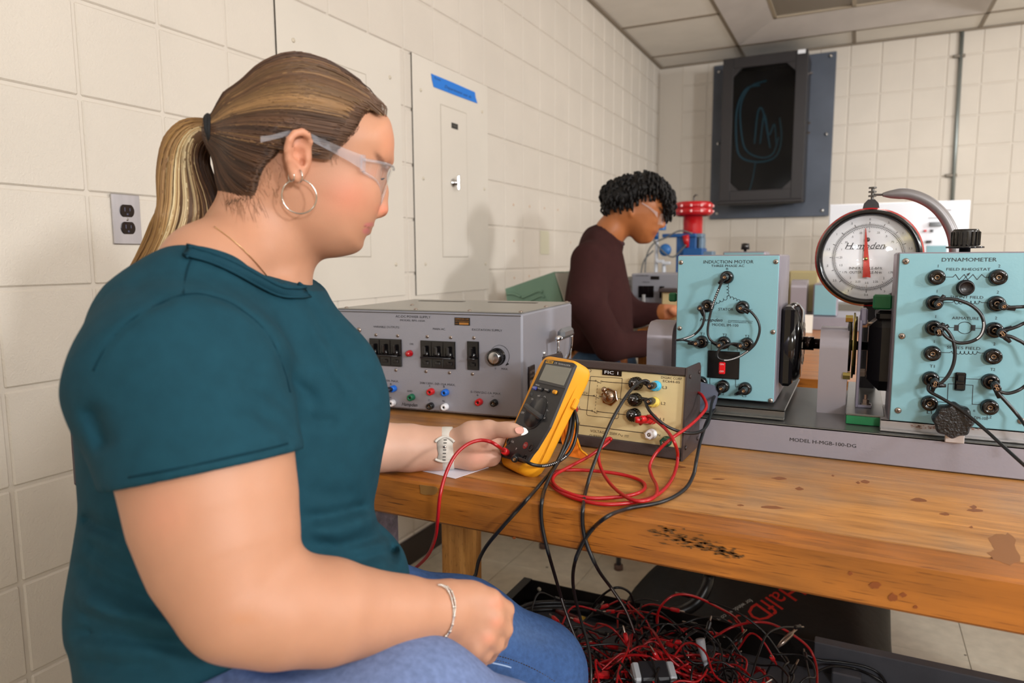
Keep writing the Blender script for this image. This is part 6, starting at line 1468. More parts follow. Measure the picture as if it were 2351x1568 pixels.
b = MB(MM); b.box((.047, .095, -.024), (.0035, .16, .0012), .0005); b.box((.0475, .125, -.036), (.006, .018, .010), .002); b.box((-.047, .1, -.024), (.0035, .14, .0012), .0005); b.build('holster_rib', yelm, me_)
def mq(pxs, z0, z1, nm, m_, par=me_, sm=0):
    pts = [MF2.uv(*p) for p in pxs]
    return MB(MF2.M).prism(pts if MF2_cw(pts) else pts[::-1], z0, z1).build(nm, m_, par)
def MF2_cw(p): return sum(p[i][0]*p[(i+1) % len(p)][1]-p[(i+1) % len(p)][0]*p[i][1] for i in range(len(p))) > 0
mq([(1251.5, 826.5), (1256, 825.5), (1317, 833.5), (1321, 838), (1262, 980), (1232, 1030), (1222, 1042), (1210, 1060), (1200, 1062), (1153, 1049), (1151, 1042), (1166, 1018), (1172, 1000), (1188, 962)], -.004, .0006, 'face', mblk)
mq([(1255, 834), (1319, 843.5), (1300, 893), (1237, 879)], .0006, .0016, 'display_bezel', mat('lcd_bezel', '#3a3a3c', .4))
lcd = mq([(1256, 838), (1314, 847), (1296, 886.5), (1240, 873)], .0016, .0022, 'display', mat('lcd_grey', '#85857a', .22, coat=.3))
for (px, py, c) in ((1230.5, 892.5, '#4a55b0'), (1243.7, 894.7, '#222326'), (1259.5, 897.5, '#222326'), (1276.5, 901.5, '#e39a1d')):
    u, v = MF2.uv(px, py); MB(MF2.M).box((u, v, .0025), (.0115, .0062, .004), .0015).build('button', mat('button_'+c[1:], c, .45), me_)
u, v = MF2.uv(1220.8, 906.5); MB(MF2.M).lathe((u, v, 0), (0, 0, 1), [(.0042, 0), (.0038, .0012), (0, .0015)], 16).build('lamp_button', mat('button_grey', '#3c3d42', .5), me_)
u, v = MF2.uv(1230.5, 948); b = MB(MF2.M); b.lathe((u, v, 0), (0, 0, 1), [(.0285, 0), (.0285, .0014), (.0265, .0014), (.0262, .0008), (.0255, .003), (0, .0034)], 48); dl = b.build('rotary_dial', mat('dial_black', '#1b1b1e', .28), me_)
a_ = MF2.uv(1211.5, 934.5); c_ = MF2.uv(1248.5, 962); ang = math.atan2(c_[1]-a_[1], c_[0]-a_[0]); L_ = math.hypot(c_[0]-a_[0], c_[1]-a_[1])
MB().box((0, 0, 0), (L_*1.02, .0095, .009), .003, M=MF2.M @ Matrix.Translation(((a_[0]+c_[0])/2, (a_[1]+c_[1])/2, .0055)) @ Matrix.Rotation(ang, 4, 'Z')).build('dial_bar', mat('dial_bar', '#2c2c2e', .4), dl)
b = MB(MF2.M); T2_ = lambda t, px, py, h, w_, **k: MF2.txt(b, t, px, py, h, w_, z=.0009, rot=0, **k)
T2_('179', 1276.5, 834.5, 3.4, 6); T2_('TRUE RMS MULTIMETER', 1296, 838, 3, 30); T2_('OFF', 1200.5, 948, 4, 8); T2_('V~', 1210, 930, 4, 5); T2_('V=', 1223, 917, 4, 5); T2_('mV', 1238, 909, 4.5, 6); T2_('\u03a9', 1250.5, 913.5, 5, 5); T2_('A~', 1258, 943, 4, 6); T2_('mA', 1250, 960, 4, 6); T2_('))', 1257, 925, 4, 4)
T2_('MINMAX', 1235, 884.5, 2.6, 10); T2_('10A', 1177.5, 1014.5, 4, 7); T2_('!', 1186, 1031, 4, 3)
b.build('lettering', mat('meter_print', '#d8d8da', .5), me_)
b = MB(MF2.M); MF2.txt(b, 'HOLD', 1230.5, 892.5, 2.4, 8, z=.0048); MF2.txt(b, 'MIN MAX', 1243.7, 894.7, 2.2, 9, z=.0048); MF2.txt(b, 'RANGE', 1259.5, 897.5, 2.2, 9, z=.0048); b.build('lettering', MATS['meter_print'], me_)
u, v = MF2.uv(1262.5, 831.5); b = MB(MF2.M); b.box((u, v, .0009), (.021, .0055, .0006)); lg = b.build('logo_plate', mat('logo_yellow', '#d9a21f', .4), me_); b = MB(MF2.M); b.text('FLUKE', u, v, .0034, .018, z=.0014, weight=.02); b.build('lettering', ink, lg)
for (px, py) in ((1169, 1013), (1220.5, 1028), (1186, 1048), (1205, 1053)):
    u, v = MF2.uv(px, py); b = MB(MF2.M); b.lathe((u, v, 0), (0, 0, 1), [(.0062, 0), (.0062, .0012), (.0040, .0014), (.0036, -.001)], 20, caps=True); b.build('input_jack', mat('jack_black', '#070708', .2), me_)
u, v = MF2.uv(1207, 1023); b = MB(MF2.M); b.prism([(u+.0062*math.cos(t), v+.0058*math.sin(t)) for t in np.linspace(0, 2*PI, 20)[:-1]], .0006, .0011); rl = b.build('red_mark', mat('mark_red', '#a8201f', .45), me_); b = MB(MF2.M); b.text('V\u03a9', u, v, .0032, .008, z=.0014); b.build('lettering', MATS['meter_print'], rl)
# tilt stand
st_px = [(1293, 962, 1.150), (1308, 935, 1.145), (1320, 975, 1.163), (1324, 1005, 1.175), (1333, 1032, 1.187), (1347, 1044, 1.192), (1349, 1058, 1.196), (1330, 1052, 1.193), (1300, 1046, 1.187), (1288, 1010, 1.175)]
P0 = [A3(*p) for p in st_px]; off_ = (fw*.003+rt*.002); n = len(P0); MB().add(P0+[p+off_ for p in P0], [tuple(range(n)), tuple(range(2*n-1, n-1, -1))]+[(i, n+i, n+(i+1) % n, (i+1) % n) for i in range(n)]).build('tilt_stand', mat('stand_orange', '#d9741c', .45), me_)
MB().tube(spline([P0[1], P0[2], P0[3], P0[4], P0[5], P0[6]], 3), .0018, 6).build('stand_edge', yelm, me_)
# ------------------------------------------------------------------ leads
redc = mat('red_wire', '#a50f16', .32); blkc = mat('black_wire', '#131214', .38); 
def mp(p):
    if isinstance(p, Vector): return p
    if len(p) == 4 and p[2] == 'F': return None
    x, y, m_, val = p; return at(x, y, **{m_: val})
def clear_bench(p, r_):
    if p.z < BT+r_ and p.y > BY0-r_:
        d = p-CO; t = (BT+r_-CO.z)/d.z; q = CO+d*t
        if q.y >= BY0-r_*.5: return q
        q = CO+d*((BY0-r_-.0008)/d.y)
        if q.z > BT-TH-.012: return q
    return p
def lead(lab, pts, r_, m_, plugs=(), group=None, print_at=None, name='test_lead', fix=True):
    P0 = [mp(p) for p in pts]; sp = spline(P0, 8)
    if fix: sp = [clear_bench(p, r_) for p in sp]
    t = thing(name, lab, 'cable', tuple(P0[0]), group)
    MB().tube(sp, r_, 8).build('wire', m_, t)
    if print_at is not None:
        i0, i1 = print_at; b = MB(); i = int(i0*len(sp)); 
        while i < min(len(sp)-1, int(i1*len(sp))):
            p, q = sp[i], sp[i+1]; tv = (q-p).normalized(); side_ = (CO-p).normalized(); s2 = (side_-tv*side_.dot(tv)).normalized(); w3 = tv.cross(s2)
            k = int((q-p).length/.0032)
            for j in range(max(1, k)):
                c = p+(q-p)*((j+.5)/max(1, k))+s2*(r_+.0001); b.add([c-tv*.0009-w3*.0009, c+tv*.0007-w3*.0009, c+tv*.0009+w3*.0009, c-tv*.0007+w3*.0009], [(0, 1, 2, 3)])
            i += 1
        b.build('printed_marks', mat('wire_print', '#c9c9c9', .5), t)
    for (o, d, side_, mm) in plugs: plug(t, o, d, side_, mm)
    return t
def plug(par, o, d, side_, mm, nm='plug', L0=.024, rr=.0058):
    o = Vector(o); d = Vector(d).normalized(); b = MB(); b.lathe(o, d, [(rr*.6, -.004), (rr*.85, 0), (rr, .002), (rr, L0-.003), (rr*.85, L0), (rr*.42, L0), (rr*.4, L0-.003)], 18)
    if side_: 
        s_ = Vector(side_); s_ = (s_-d*s_.dot(d)).normalized(); b.tube([o+d*(L0*.62), o+d*(L0*.62)+s_*.008, o+d*(L0*.62)+s_*.016], [.0046, .0040, .0026], 10)
    pl_ = b.build(nm, mm, par); b = MB(); b.lathe(o+d*(L0-.0025), d, [(rr*.42, 0), (rr*.42, .003), (rr*.25, .003), (rr*.2, .001)], 12); b.build('socket', mat('plug_socket', '#9c7a5a', .3, .8), pl_)
bpl = mat('plug_black', '#161517', .3); rpl = mat('plug_red', '#c81a20', .3)
def panel_lead(F_, lab, pts, ends, r_=.0022, m_=None, group=None, pa=None, h=.030, h0=.012):
    """pts: (px, py) on the panel at stand-off h, or (px, py, h)"""
    P0 = []
    for p in pts: P0.append(p if isinstance(p, Vector) else (F_.P(p[0], p[1], p[2] if len(p) > 2 else h) if not (len(p) == 4) else mp(p)))
    pg_ = []
    for (jx, jy, sx, sy) in ends:
        o = F_.P(jx, jy, h0); q = F_.P(jx+sx, jy+sy, h0); pg_.append((o, F_.ez, q-o, bpl))
    return lead(lab, P0, r_, m_ or blkc, pg_, group, pa)
panel_lead(MF, 'short black jumper from top jack down to the middle lower jack of the motor panel', [(1662, 640), (1654, 655), (1640, 690), (1631, 720), (1625, 755), (1628, 776), (1640, 787), (1652, 791)], [(1668, 636, -6, 6), (1656, 790, -6, -2)], pa=(.18, .38))
panel_lead(MF, 'short black jumper looping off the left side of the motor panel', [(1614, 710, .030), (1617, 726), (1612, 748), (1594, 768), (1570, 778, .04), (1554, 781, .045), (1566, 780, .045), (1584, 784), (1598, 786)], [(1613, 706, 2, 6), (1603, 786, -6, 0)], pa=(.38, .55))
panel_lead(MF, 'short black jumper curling over the rocker switch of the motor panel', [(1706, 707), (1724, 716), (1740, 737), (1744, 760), (1735, 787), (1718, 805), (1694, 820), (1668, 827, .034), (1649, 822, .036), (1648, 808, .036), (1662, 795, .034), (1682, 789), (1698, 790)], [(1704, 706, 6, 4), (1704, 791, -6, -1)], pa=(.42, .6))
panel_lead(DF, 'black jumper looping from the shunt field jack over the armature drawing', [(2153, 690), (2175, 686), (2200, 689), (2230, 701), (2252, 722), (2259, 748), (2250, 772), (2227, 785), (2200, 787), (2176, 776), (2163, 762), (2160, 752)], [(2152, 697, 4, -6), (2152, 757, 6, -3)], r_=.0026, pa=(.42, .58))
panel_lead(DF, 'black jumper curving from the left armature jack down to the T1 jack', [(2152, 748), (2168, 752), (2184, 772), (2192, 800), (2190, 832), (2178, 860), (2162, 878), (2150, 881)], [(2153, 761, 4, -8), (2143, 879, 8, 1)], r_=.0026)
panel_lead(DF, 'black lead running off the dynamometer panel to the right from the shunt field jack', [(2302, 700), (2314, 705), (2332, 705), (2356, 704), (2400, 703, .05)], [(2299, 702, 8, 2)], r_=.0026)
panel_lead(DF, 'black lead rising to the right from the right armature jack', [(2296, 758), (2312, 757), (2334, 750), (2356, 740), (2400, 725, .05)], [(2294, 761, 6, -3)], r_=.0026)
panel_lead(DF, 'black lead falling away to the right from the right armature jack', [(2300, 772), (2318, 772), (2336, 780), (2356, 792), (2400, 830, .05)], [(2297, 765, 5, 5)], r_=.0026)
panel_lead(DF, 'black jumper leaving the T2 jack in a rising curve to the right', [(2282, 885), (2290, 896), (2312, 903), (2336, 897), (2356, 884), (2400, 850, .05)], [(2281, 881, 2, 8)], r_=.0026)
panel_lead(DF, 'black lead hanging from the T2 jack over the bed to the right edge', [(2280, 884), (2292, 902), (2315, 928), (2338, 955), (2360, 985, .05), (2400, 1040, .06)], [(2284, 887, 2, 8)], r_=.0026)
panel_lead(DF, 'long black lead from the T1 jack sloping down across the bed to the right edge', [(2134, 882), (2131, 890), (2136, 900, .035), (2165, 916, .045), (2210, 944, .06), (2260, 985, .09), (2305, 1026, .13), (2345, 1062, .17), (2400, 1110, .2)], [(2144, 874, -2, 8)], r_=.0026)
# leads between the control unit, motor and meter
def Fp(F_, x, y, h): return F_.P(x, y, h)
BTL = BT+.0035
lead('black lead from the blue L3 post hanging over the bench edge into the tray', [Fp(FC, 1491, 878, .036), Fp(FC, 1480, 874, .040), (1460, 884, 'D', 1.16), (1436, 912, 'D', 1.13), (1405, 965, 'D', 1.10), (1377, 1030, 'D', 1.08), (1352, 1100, 'D', 1.05), (1338, 1170, 'D', 1.03), (1343, 1235, 'D', 1.05), (1372, 1305, 'D', 1.12), (1405, 1352, 'D', 1.2), (1436, 1400, 'D', 1.3), (1456, 1450, 'D', 1.4), (1463, 1480, 'D', 1.45), (1440, 1520, 'D', 1.42), (1410, 1560, 'D', 1.38)], .0028, blkc,
     [(Fp(FC, 1502, 885, .018), FC.ez, Fp(FC, 1485, 878, .018)-Fp(FC, 1502, 885, .018), bpl)], print_at=(.66, .80))
lead('black lead bowing from the yellow L2 post across to the motor panel', [Fp(FC, 1484, 915, .036), Fp(FC, 1483, 925, .04), (1495, 948, 'D', 1.15), (1530, 978, 'D', 1.14), (1575, 994, 'D', 1.14), (1610, 990, 'D', 1.16), (1628, 965, 'D', 1.2), (1634, 925, 'D', 1.25), (1644, 905, 'D', 1.3), Fp(MF, 1652, 895, .034)], .0026, blkc,
     [(Fp(FC, 1499, 920, .018), FC.ez, Fp(FC, 1484, 915, .018)-Fp(FC, 1499, 920, .018), bpl), (Fp(MF, 1660, 888, .012), MF.ez, Vector((-.01, 0, -.02)), bpl)])
lead('black lead from the motor L3 jack, lying along the bench and over its edge', [Fp(MF, 1700, 900, .034), (1670, 915, 'D', 1.36), (1643, 938, 'D', 1.30), (1624, 966, 'D', 1.22), (1609, 1010, 'D', 1.17), (1600, 1050, 'Z', BTL+.03), (1592, 1090, 'Z', BTL+.01), (1570, 1125, 'Z', BTL), (1520, 1152, 'Z', BTL), (1440, 1168, 'Z', BTL), (1385, 1192, 'Z', BTL+.008), (1345, 1235, 'D', 1.05), (1320, 1290, 'D', 1.08), (1316, 1345, 'D', 1.14), (1330, 1410, 'D', 1.2), (1350, 1480, 'D', 1.22), (1357, 1540, 'D', 1.22), (1355, 1600, 'D', 1.2)], .0028, blkc,
     [(Fp(MF, 1711, 893, .012), MF.ez, Vector((-.02, 0, -.012)), bpl)])
MJ = lambda x, y, h: MF2.P(x, y, h)
lead('red lead plugged into the meter, draping off the bench to the left', [MJ(1158, 1036, .012), (1144, 1025, 'D', 1.035), (1125, 1014, 'D', 1.03), (1100, 1011, 'D', 1.03), (1070, 1022, 'D', 1.02), (1043, 1048, 'D', 1.01), (1022, 1092, 'D', 1.0), (1010, 1140, 'D', .99), (1005, 1190, 'D', 1.0), (999, 1235, 'D', 1.03), (982, 1275, 'D', 1.08), (955, 1303, 'D', 1.14), (935, 1318, 'D', 1.18)], .0027, redc,
     [(MJ(1163, 1039, .004), (A3(1136, 1022, 1.033)-MJ(1163, 1039, .004)), None, rpl)])
lead('black lead looping from the meter socket up behind its tilt stand', [MJ(1190, 1052, .010), MJ(1205, 1058, .016), (1225, 1067, 'D', 1.04), (1252, 1069, 'D', 1.06), (1285, 1058, 'D', 1.09), (1310, 1035, 'D', 1.11), (1323, 1000, 'D', 1.12), (1325, 965, 'D', 1.12), (1318, 940, 'D', 1.13), (1314, 925, 'D', 1.15)], .0027, blkc,
     [(MJ(1187, 1047, .002), mZ_+mX*1.4-mY_*.5, None, bpl)], print_at=(.3, .5))
lead('black lead falling from behind the meter, past the leg of the bench', [(1313, 928, 'D', 1.15), (1311, 950, 'D', 1.13), (1307, 985, 'D', 1.115), (1295, 1025, 'D', 1.10), (1272, 1072, 'D', 1.08), (1240, 1112, 'D', 1.04), (1200, 1158, 'D', 1.0), (1155, 1208, 'D', 1.0), (1118, 1252, 'D', 1.02), (1100, 1285, 'D', 1.05), (1094, 1310, 'D', 1.07), (1090, 1322, 'D', 1.08), (1072, 1337, 'D', 1.10), (1050, 1350, 'D', 1.12)], .0028, blkc)
lead('black lead hanging almost straight from behind the meter into the tray', [(1316, 930, 'D', 1.15), (1317, 960, 'D', 1.13), (1309, 1010, 'D', 1.105), (1285, 1055, 'D', 1.09), (1262, 1095, 'D', 1.05), (1246, 1140, 'D', 1.02), (1243, 1190, 'D', 1.02), (1254, 1250, 'D', 1.06), (1275, 1325, 'D', 1.14), (1296, 1395, 'D', 1.22), (1318, 1455, 'D', 1.3), (1340, 1500, 'D', 1.35), (1380, 1540, 'D', 1.38)], .0028, blkc, print_at=(.72, .85))
lead('red lead from the L1 post laid in loops on the bench', [Fp(FC, 1486, 955, .03), Fp(FC, 1500, 962, .035), (1528, 985, 'D', 1.13), (1548, 1015, 'Z', BTL+.05), (1556, 1050, 'Z', BTL+.02), (1545, 1095, 'Z', BTL), (1515, 1132, 'Z', BTL), (1470, 1150, 'Z', BTL), (1400, 1158, 'Z', BTL), (1340, 1150, 'Z', BTL), (1290, 1132, 'Z', BTL), (1263, 1110, 'Z', BTL), (1264, 1092, 'Z', BTL), (1290, 1080, 'Z', BTL+.004), (1350, 1080, 'Z', BTL+.004), (1420, 1088, 'Z', BTL+.002), (1468, 1102, 'Z', BTL), (1481, 1118, 'Z', BTL), (1465, 1132, 'Z', BTL+.003), (1420, 1141, 'Z', BTL), (1350, 1143, 'Z', BTL), (1295, 1128, 'Z', BTL+.003), (1270, 1108, 'Z', BTL+.005), (1275, 1090, 'Z', BTL+.009), (1310, 1070, 'Z', BTL+.012), (1355, 1046, 'Z', BTL+.02), (1390, 1020, 'Z', BTL+.035), (1403, 1008, 'Z', BTL+.042)], .0027, redc,
     [(Fp(FC, 1496, 961, .016), FC.ez-FC.ex*.6, Vector((-.012, 0, -.01)), rpl), (Fp(FC, 1490, 965, .022), FC.ez*.7-FC.ex, None, rpl)])
lead('red lead coming round the control unit and curling down onto the bench', [(1600, 900, 'D', 1.24), (1612, 908, 'D', 1.215), (1622, 930, 'D', 1.19), (1612, 950, 'D', 1.17), (1580, 980, 'D', 1.13), (1540, 1008, 'D', 1.11), (1508, 1038, 'Z', BTL+.03), (1492, 1068, 'Z', BTL+.012), (1496, 1092, 'Z', BTL+.003), (1507, 1115, 'Z', BTL+.003), (1505, 1138, 'Z', BTL+.004), (1480, 1150, 'Z', BTL+.006), (1445, 1145, 'Z', BTL+.006), (1405, 1115, 'Z', BTL+.006), (1381, 1078, 'Z', BTL+.012), (1374, 1045, 'Z', BTL+.028), (1382, 1018, 'Z', BTL+.042), (1398, 1006, 'Z', BTL+.046), (1404, 1010, 'Z', BTL+.044)], .0027, redc)
# plugs already sitting in the power supply
lead('red and black plug stacked in the supply jack nearest her shirt', [Fp(PS, 862, 893, .03), (852, 896, 'D', 1.27), (842, 902, 'D', 1.24)], .0026, redc, [(Fp(PS, 866, 893, .012), PS.ez, Vector((-.02, 0, -.004)), rpl)])
lead('black lead plugged into the blue jack of the supply', [Fp(PS, 893, 895, .032), (880, 898, 'D', 1.27), (866, 908, 'D', 1.24), (852, 922, 'D', 1.2), (840, 940, 'D', 1.18)], .0026, blkc, [(Fp(PS, 898, 894, .012), PS.ez-PS.ex*.8, Vector((-.02, 0, -.01)), bpl)])
# ------------------------------------------------------------------ under the bench
tdk = mat('tray_black', '#16110e', .45, .3); tgr = mat('tray_grey', '#55565d', .45, .2, var=.15, vscale=20)
tray = thing('floor_tray', 'low black and grey sheet metal tray under the bench, full of tangled leads', 'tray', (.1, 1.3, .22))
tx0, tx1, ty0, ty1, tz0, tz1 = -.80, 1.15, .93, 1.69, .225, .30
MB().box(((tx0+tx1)/2, (ty0+ty1)/2, tz0+.003), (tx1-tx0, ty1-ty0, .006)).build('bottom', tgr, tray)
MB().box(((tx0-.05)/2-.0, ty1-.002, (tz0+tz1)/2), (-.05-tx0, .004, tz1-tz0), .001).build('rear_wall', tdk, tray, label='black part of the rear wall')
MB().box(((tx1-.05)/2, ty1+.010, (tz0+tz1)/2), (tx1+.05, .03, tz1-tz0), .002).build('rear_wall', tgr, tray, label='grey part of the rear wall')
MB().box((tx0+.002, (ty0+ty1)/2, (tz0+tz1)/2), (.004, ty1-ty0, tz1-tz0), .001).build('side_wall', tdk, tray)
MB().box((tx0+.012, (ty0+ty1)/2, tz1), (.024, ty1-ty0, .003)).build('rim', tdk, tray)
MB().box((tx0/2+tx1/2, ty0, (tz0+tz1)/2), (tx1-tx0, .004, tz1-tz0), .001).build('front_wall', tdk, tray)
b = MB(); q = at(1238, 1353, Y=ty1-.005); b.cyl((q.x, ty1-.006, tz1-.022), (q.x, ty1-.004, tz1-.022), .006, 12); b.build('bolt_hole', mat('hole_light', '#b9ab95', .7), tray)
for k, x in enumerate((.02, .33, .6)): b = MB(); b.box((x, ty1-.035, tz0+.022), (.06, .03, .03), .003); b.build('bracket', tgr, tray)
for (x, y) in ((-.76, .98), (-.76, 1.64), (1.1, .98), (1.1, 1.64)): MB().box((x, y, tz0/2), (.03, .03, tz0), .002).build('foot', tdk, tray)
# heap of leads
rh = np.random.RandomState(5)
def loop_curve(rs_, L_):
    n = rs_.randint(9, 15); a = rs_.rand()*6.28; p = NA([0, 0, 0.]); out = [Vector(p)]; da = rs_.normal(0, .5)
    for i in range(n):
        da = da*.75+rs_.normal(0, .38); a += da; st = L_*rs_.uniform(.8, 1.2)
        p = p+NA([math.cos(a)*st, math.sin(a)*st*.8, 0]); out.append(Vector((p[0], p[1], rs_.uniform(-.030, .030))))
    c = sum(out, Vector())/len(out); return [q-c for q in out]
variants = []
for i in range(16):
    c = loop_curve(rh, rh.uniform(.035, .062)); variants.append(c)
meshes = {}
def lead_mesh(i, red):
    if (i, red) in meshes: return meshes[(i, red)]
    b = MB(); b.tube(spline(variants[i], 5), .0022, 6); me = bpy.data.meshes.new('test_lead'); me.from_pydata(b.v, [], b.f); me.polygons.foreach_set('use_smooth', [True]*len(b.f)); me.materials.append(redc if red else blkc)
    e = []
    for a_, c_ in ((variants[i][0], variants[i][1]), (variants[i][-1], variants[i][-2])):
        d = (a_-c_).normalized(); bb = MB(); bb.lathe(a_-d*.002, d, [(.0030, 0), (.0048, .004), (.0050, .022), (.0036, .026)], 10); m2 = bpy.data.meshes.new('plug'); m2.from_pydata(bb.v, [], bb.f); m2.materials.append(rpl if red else bpl)
        bc = MB(); bc.lathe(a_+d*.024, d, [(.0016, 0), (.0020, .004), (.0020, .013), (.0008, .015)], 8); m3 = bpy.data.meshes.new('plug_tip'); m3.from_pydata(bc.v, [], bc.f); m3.materials.append(screwm); e.append((m2, m3))
    meshes[(i, red)] = (me, e); return meshes[(i, red)]
nh = 150
for k in range(nh):
    red = rh.rand() < .52; i = rh.randint(16); me, e = lead_mesh(i, red)
    cx = rh.normal(-.33, .13); cy = 1.28+rh.normal(0, .095); cx = min(max(cx, -.6), -.02); cy = min(max(cy, 1.02), 1.41); hh = .055*math.exp(-((cx+.29)/.22)**2)+.01
    g = 'red leads heaped in the tray' if red else 'black leads heaped in the tray'; lb = 'thin red test lead lost in the tangled heap in the tray' if red else 'thin black test lead lost in the tangled heap in the tray'
    t = thing('test_lead', lb, 'cable', (cx, cy, tz0+.04+hh*rh.uniform(.2, 1.9)), g); t.rotation_euler = (rh.normal(0, .12), rh.normal(0, .12), rh.rand()*6.28)
    w_ = bpy.data.objects.new('wire', me); COL.objects.link(w_); w_.parent = t
    for m2, m3 in e:
        if rh.rand() < .7: p_ = bpy.data.objects.new('plug', m2); COL.objects.link(p_); p_.parent = t; q_ = bpy.data.objects.new('plug_tip', m3); COL.objects.link(q_); q_.parent = p_
TZ = .33
def heap(lab, pts, r_, m_): return lead(lab, [at(x, y, Z=z) for x, y, z in pts], r_, m_, fix=False)
heap('red lead arching highest over the back of the heap', [(1512, 1445, .36), (1508, 1420, .41), (1520, 1388, .45), (1550, 1366, .47), (1590, 1368, .46), (1640, 1390, .42), (1690, 1420, .37), (1705, 1455, .34), (1680, 1490, .33)], .0028, redc)
heap('red lead bowing over the right end of the heap', [(1630, 1470, .36), (1680, 1440, .38), (1740, 1428, .40), (1790, 1440, .38), (1850, 1480, .34), (1872, 1520, .31), (1876, 1568, .30), (1870, 1600, .30)], .0028, redc)
heap('red lead sweeping across the middle of the heap to the right', [(1370, 1525, .36), (1430, 1506, .39), (1490, 1508, .40), (1560, 1545, .37), (1620, 1560, .35), (1670, 1568, .34)], .0028, redc)
heap('red lead rising from the heap and running down its front', [(1480, 1440, .38), (1500, 1450, .41), (1530, 1500, .40), (1560, 1530, .38), (1610, 1552, .37), (1645, 1535, .36), (1640, 1560, .35)], .0028, redc)
heap('thick black lead bowed over the tray from the left', [(1350, 1420, .30), (1370, 1380, .36), (1410, 1350, .42), (1445, 1360, .40), (1462, 1400, .34), (1500, 1412, .31)], .0030, blkc)
heap('black lead coiled in a round loop on the heap', [(1570, 1470, .39), (1590, 1450, .40), (1620, 1458, .40), (1640, 1485, .39), (1630, 1515, .38), (1595, 1522, .38), (1570, 1500, .39), (1572, 1468, .40), (1600, 1448, .41)], .0024, blkc)
heap('black lead lying alone on the bare right part of the tray', [(1870, 1545, .26), (1910, 1530, .27), (1960, 1535, .26), (2000, 1550, .26), (2030, 1568, .25)], .0030, blkc)
heap('black lead curving along the grey tray wall', [(1845, 1500, .28), (1880, 1515, .27), (1930, 1520, .27), (1985, 1530, .27), (2020, 1548, .26), (2040, 1580, .25)], .0030, blkc)
for k, (dx, z) in enumerate(((0, .27), (8, .262), (16, .255))):
    lead(('upper', 'middle', 'lower')[k]+' of three thick black cables running along the back of the tray', [at(1185+dx, 1400+dx, Z=z), at(1230, 1385+dx, Z=z), at(1320, 1384+dx, Z=z), at(1420, 1398+dx, Z=z), at(1500, 1418+dx, Z=z)], .0065, blkc, fix=False, name='thick_cable')
q = at(1500, 1548, Z=.38); ad = thing('power_adapter', 'black and white power adapter half buried in the heap', 'adapter', tuple(q))
MA = Matrix.Translation(q) @ Matrix.Rotation(.5, 4, 'Z') @ Matrix.Rotation(.35, 4, 'X')
MB(MA).box((0, 0, 0), (.058, .045, .03), .004).build('body', mat('adapter_black', '#26262a', .5), ad)
for s_ in (-1, 1): MB(MA).box((s_*.034, 0, 0), (.016, .042, .028), .004).build('end_cap', mat('adapter_white', '#b9bcc0', .5), ad)
q = at(1382, 1549, Z=.37); MB(Matrix.Translation(q) @ Matrix.Rotation(.3, 4, 'Z')).box((0, 0, 0), (.03, .016, .012), .003).build('clip', rpl, None, label='small square red plug body on the left of the heap', cat='clip')
q = at(1622, 1500, Z=.40); pr = thing('probe', 'pale plastic probe standing up out of the heap', 'probe', tuple(q)); b = MB(); b.lathe(q-Vector((0, 0, .03)), Vector((-.3, .2, 1)), [(.004, 0), (.005, .01), (.0095, .05), (.009, .055)], 14); b.build('grip', mat('probe_grey', '#aeb2bb', .4), pr)
q = at(1820, 1452, Z=.37); cl_ = thing('spade_clip', 'long shiny test clip pointing up at the right end of the heap', 'clip', tuple(q)); b = MB(); b.lathe(q, Vector((.4, .5, .35)), [(.003, -.05), (.006, -.03), (.006, -.004), (.0032, 0), (.0036, .02), (.002, .026)], 12); b.build('tip', screwm, cl_)
for (x, y, lab) in ((1300, 1430, 'red'), ):
    q = at(1330, 1423, Z=.27); t = thing('terminal_clip', 'dark red insulated clip with a yellow band, left of the heap', 'clip', tuple(q)); b = MB(); b.lathe(q, Vector((-1, .15, .05)), [(.006, 0), (.008, .01), (.0075, .05), (.004, .07)], 12); b.build('sleeve', mat('clip_red', '#5a0d0d', .4), t)
    q2 = at(1345, 1425, Z=.27); b = MB(); b.lathe(q2-Vector((.004, 0, 0)), Vector((-1, .15, .05)), [(.0088, 0), (.0088, .010)], 12); b.build('yellow_band', mat('clip_yellow', '#c9a62b', .4), t)
# black bag behind
bag = thing('duffel_bag', 'black fabric equipment bag with red lettering on the floor behind the tray', 'bag', (-.17, 2.15, 0))
prof = [(1.83, .01), (1.80, .05), (1.79, .10), (1.82, .16), (1.90, .195), (2.08, .245), (2.22, .262), (2.36, .24), (2.42, .16), (2.42, .05), (2.38, .01)]
nx_ = 26; v = []; f = []; x0b, x1b = -.62, .135; rb2 = np.random.RandomState(2)
for i in range(nx_):
    t = i/(nx_-1); x = x0b+(x1b-x0b)*t; e = min(1, (min(t, 1-t)*nx_/4.0)); e = math.sin(e*PI/2)*.30+.70; lowl = .62+.38*min(1, t/.38)
    for (y, z) in prof:
        yy = 2.15+(y-2.15)*e; zz = z*(e if z > .03 else 1)*lowl+.006*math.sin(x*40+y*13)+.004*math.sin(x*90-y*50)
        v.append((x+.01*math.sin(z*30+y*8), yy+.35*(t-.5)*.15, max(.004, zz)))
m = len(prof)
for i in range(nx_-1):
    for k in range(m): f.append((i*m+k, (i+1)*m+k, (i+1)*m+(k+1) % m, i*m+(k+1) % m))
f += [tuple(range(m)), tuple((nx_-1)*m+k for k in range(m))[::-1]]
bo2 = MB().add(v, f, True).build('bag_body', mat('black_nylon', '#141414', .6, bump=.6, bscale=35, spec=.4), bag); bo2.modifiers.new('s', 'SUBSURF').render_levels = 1
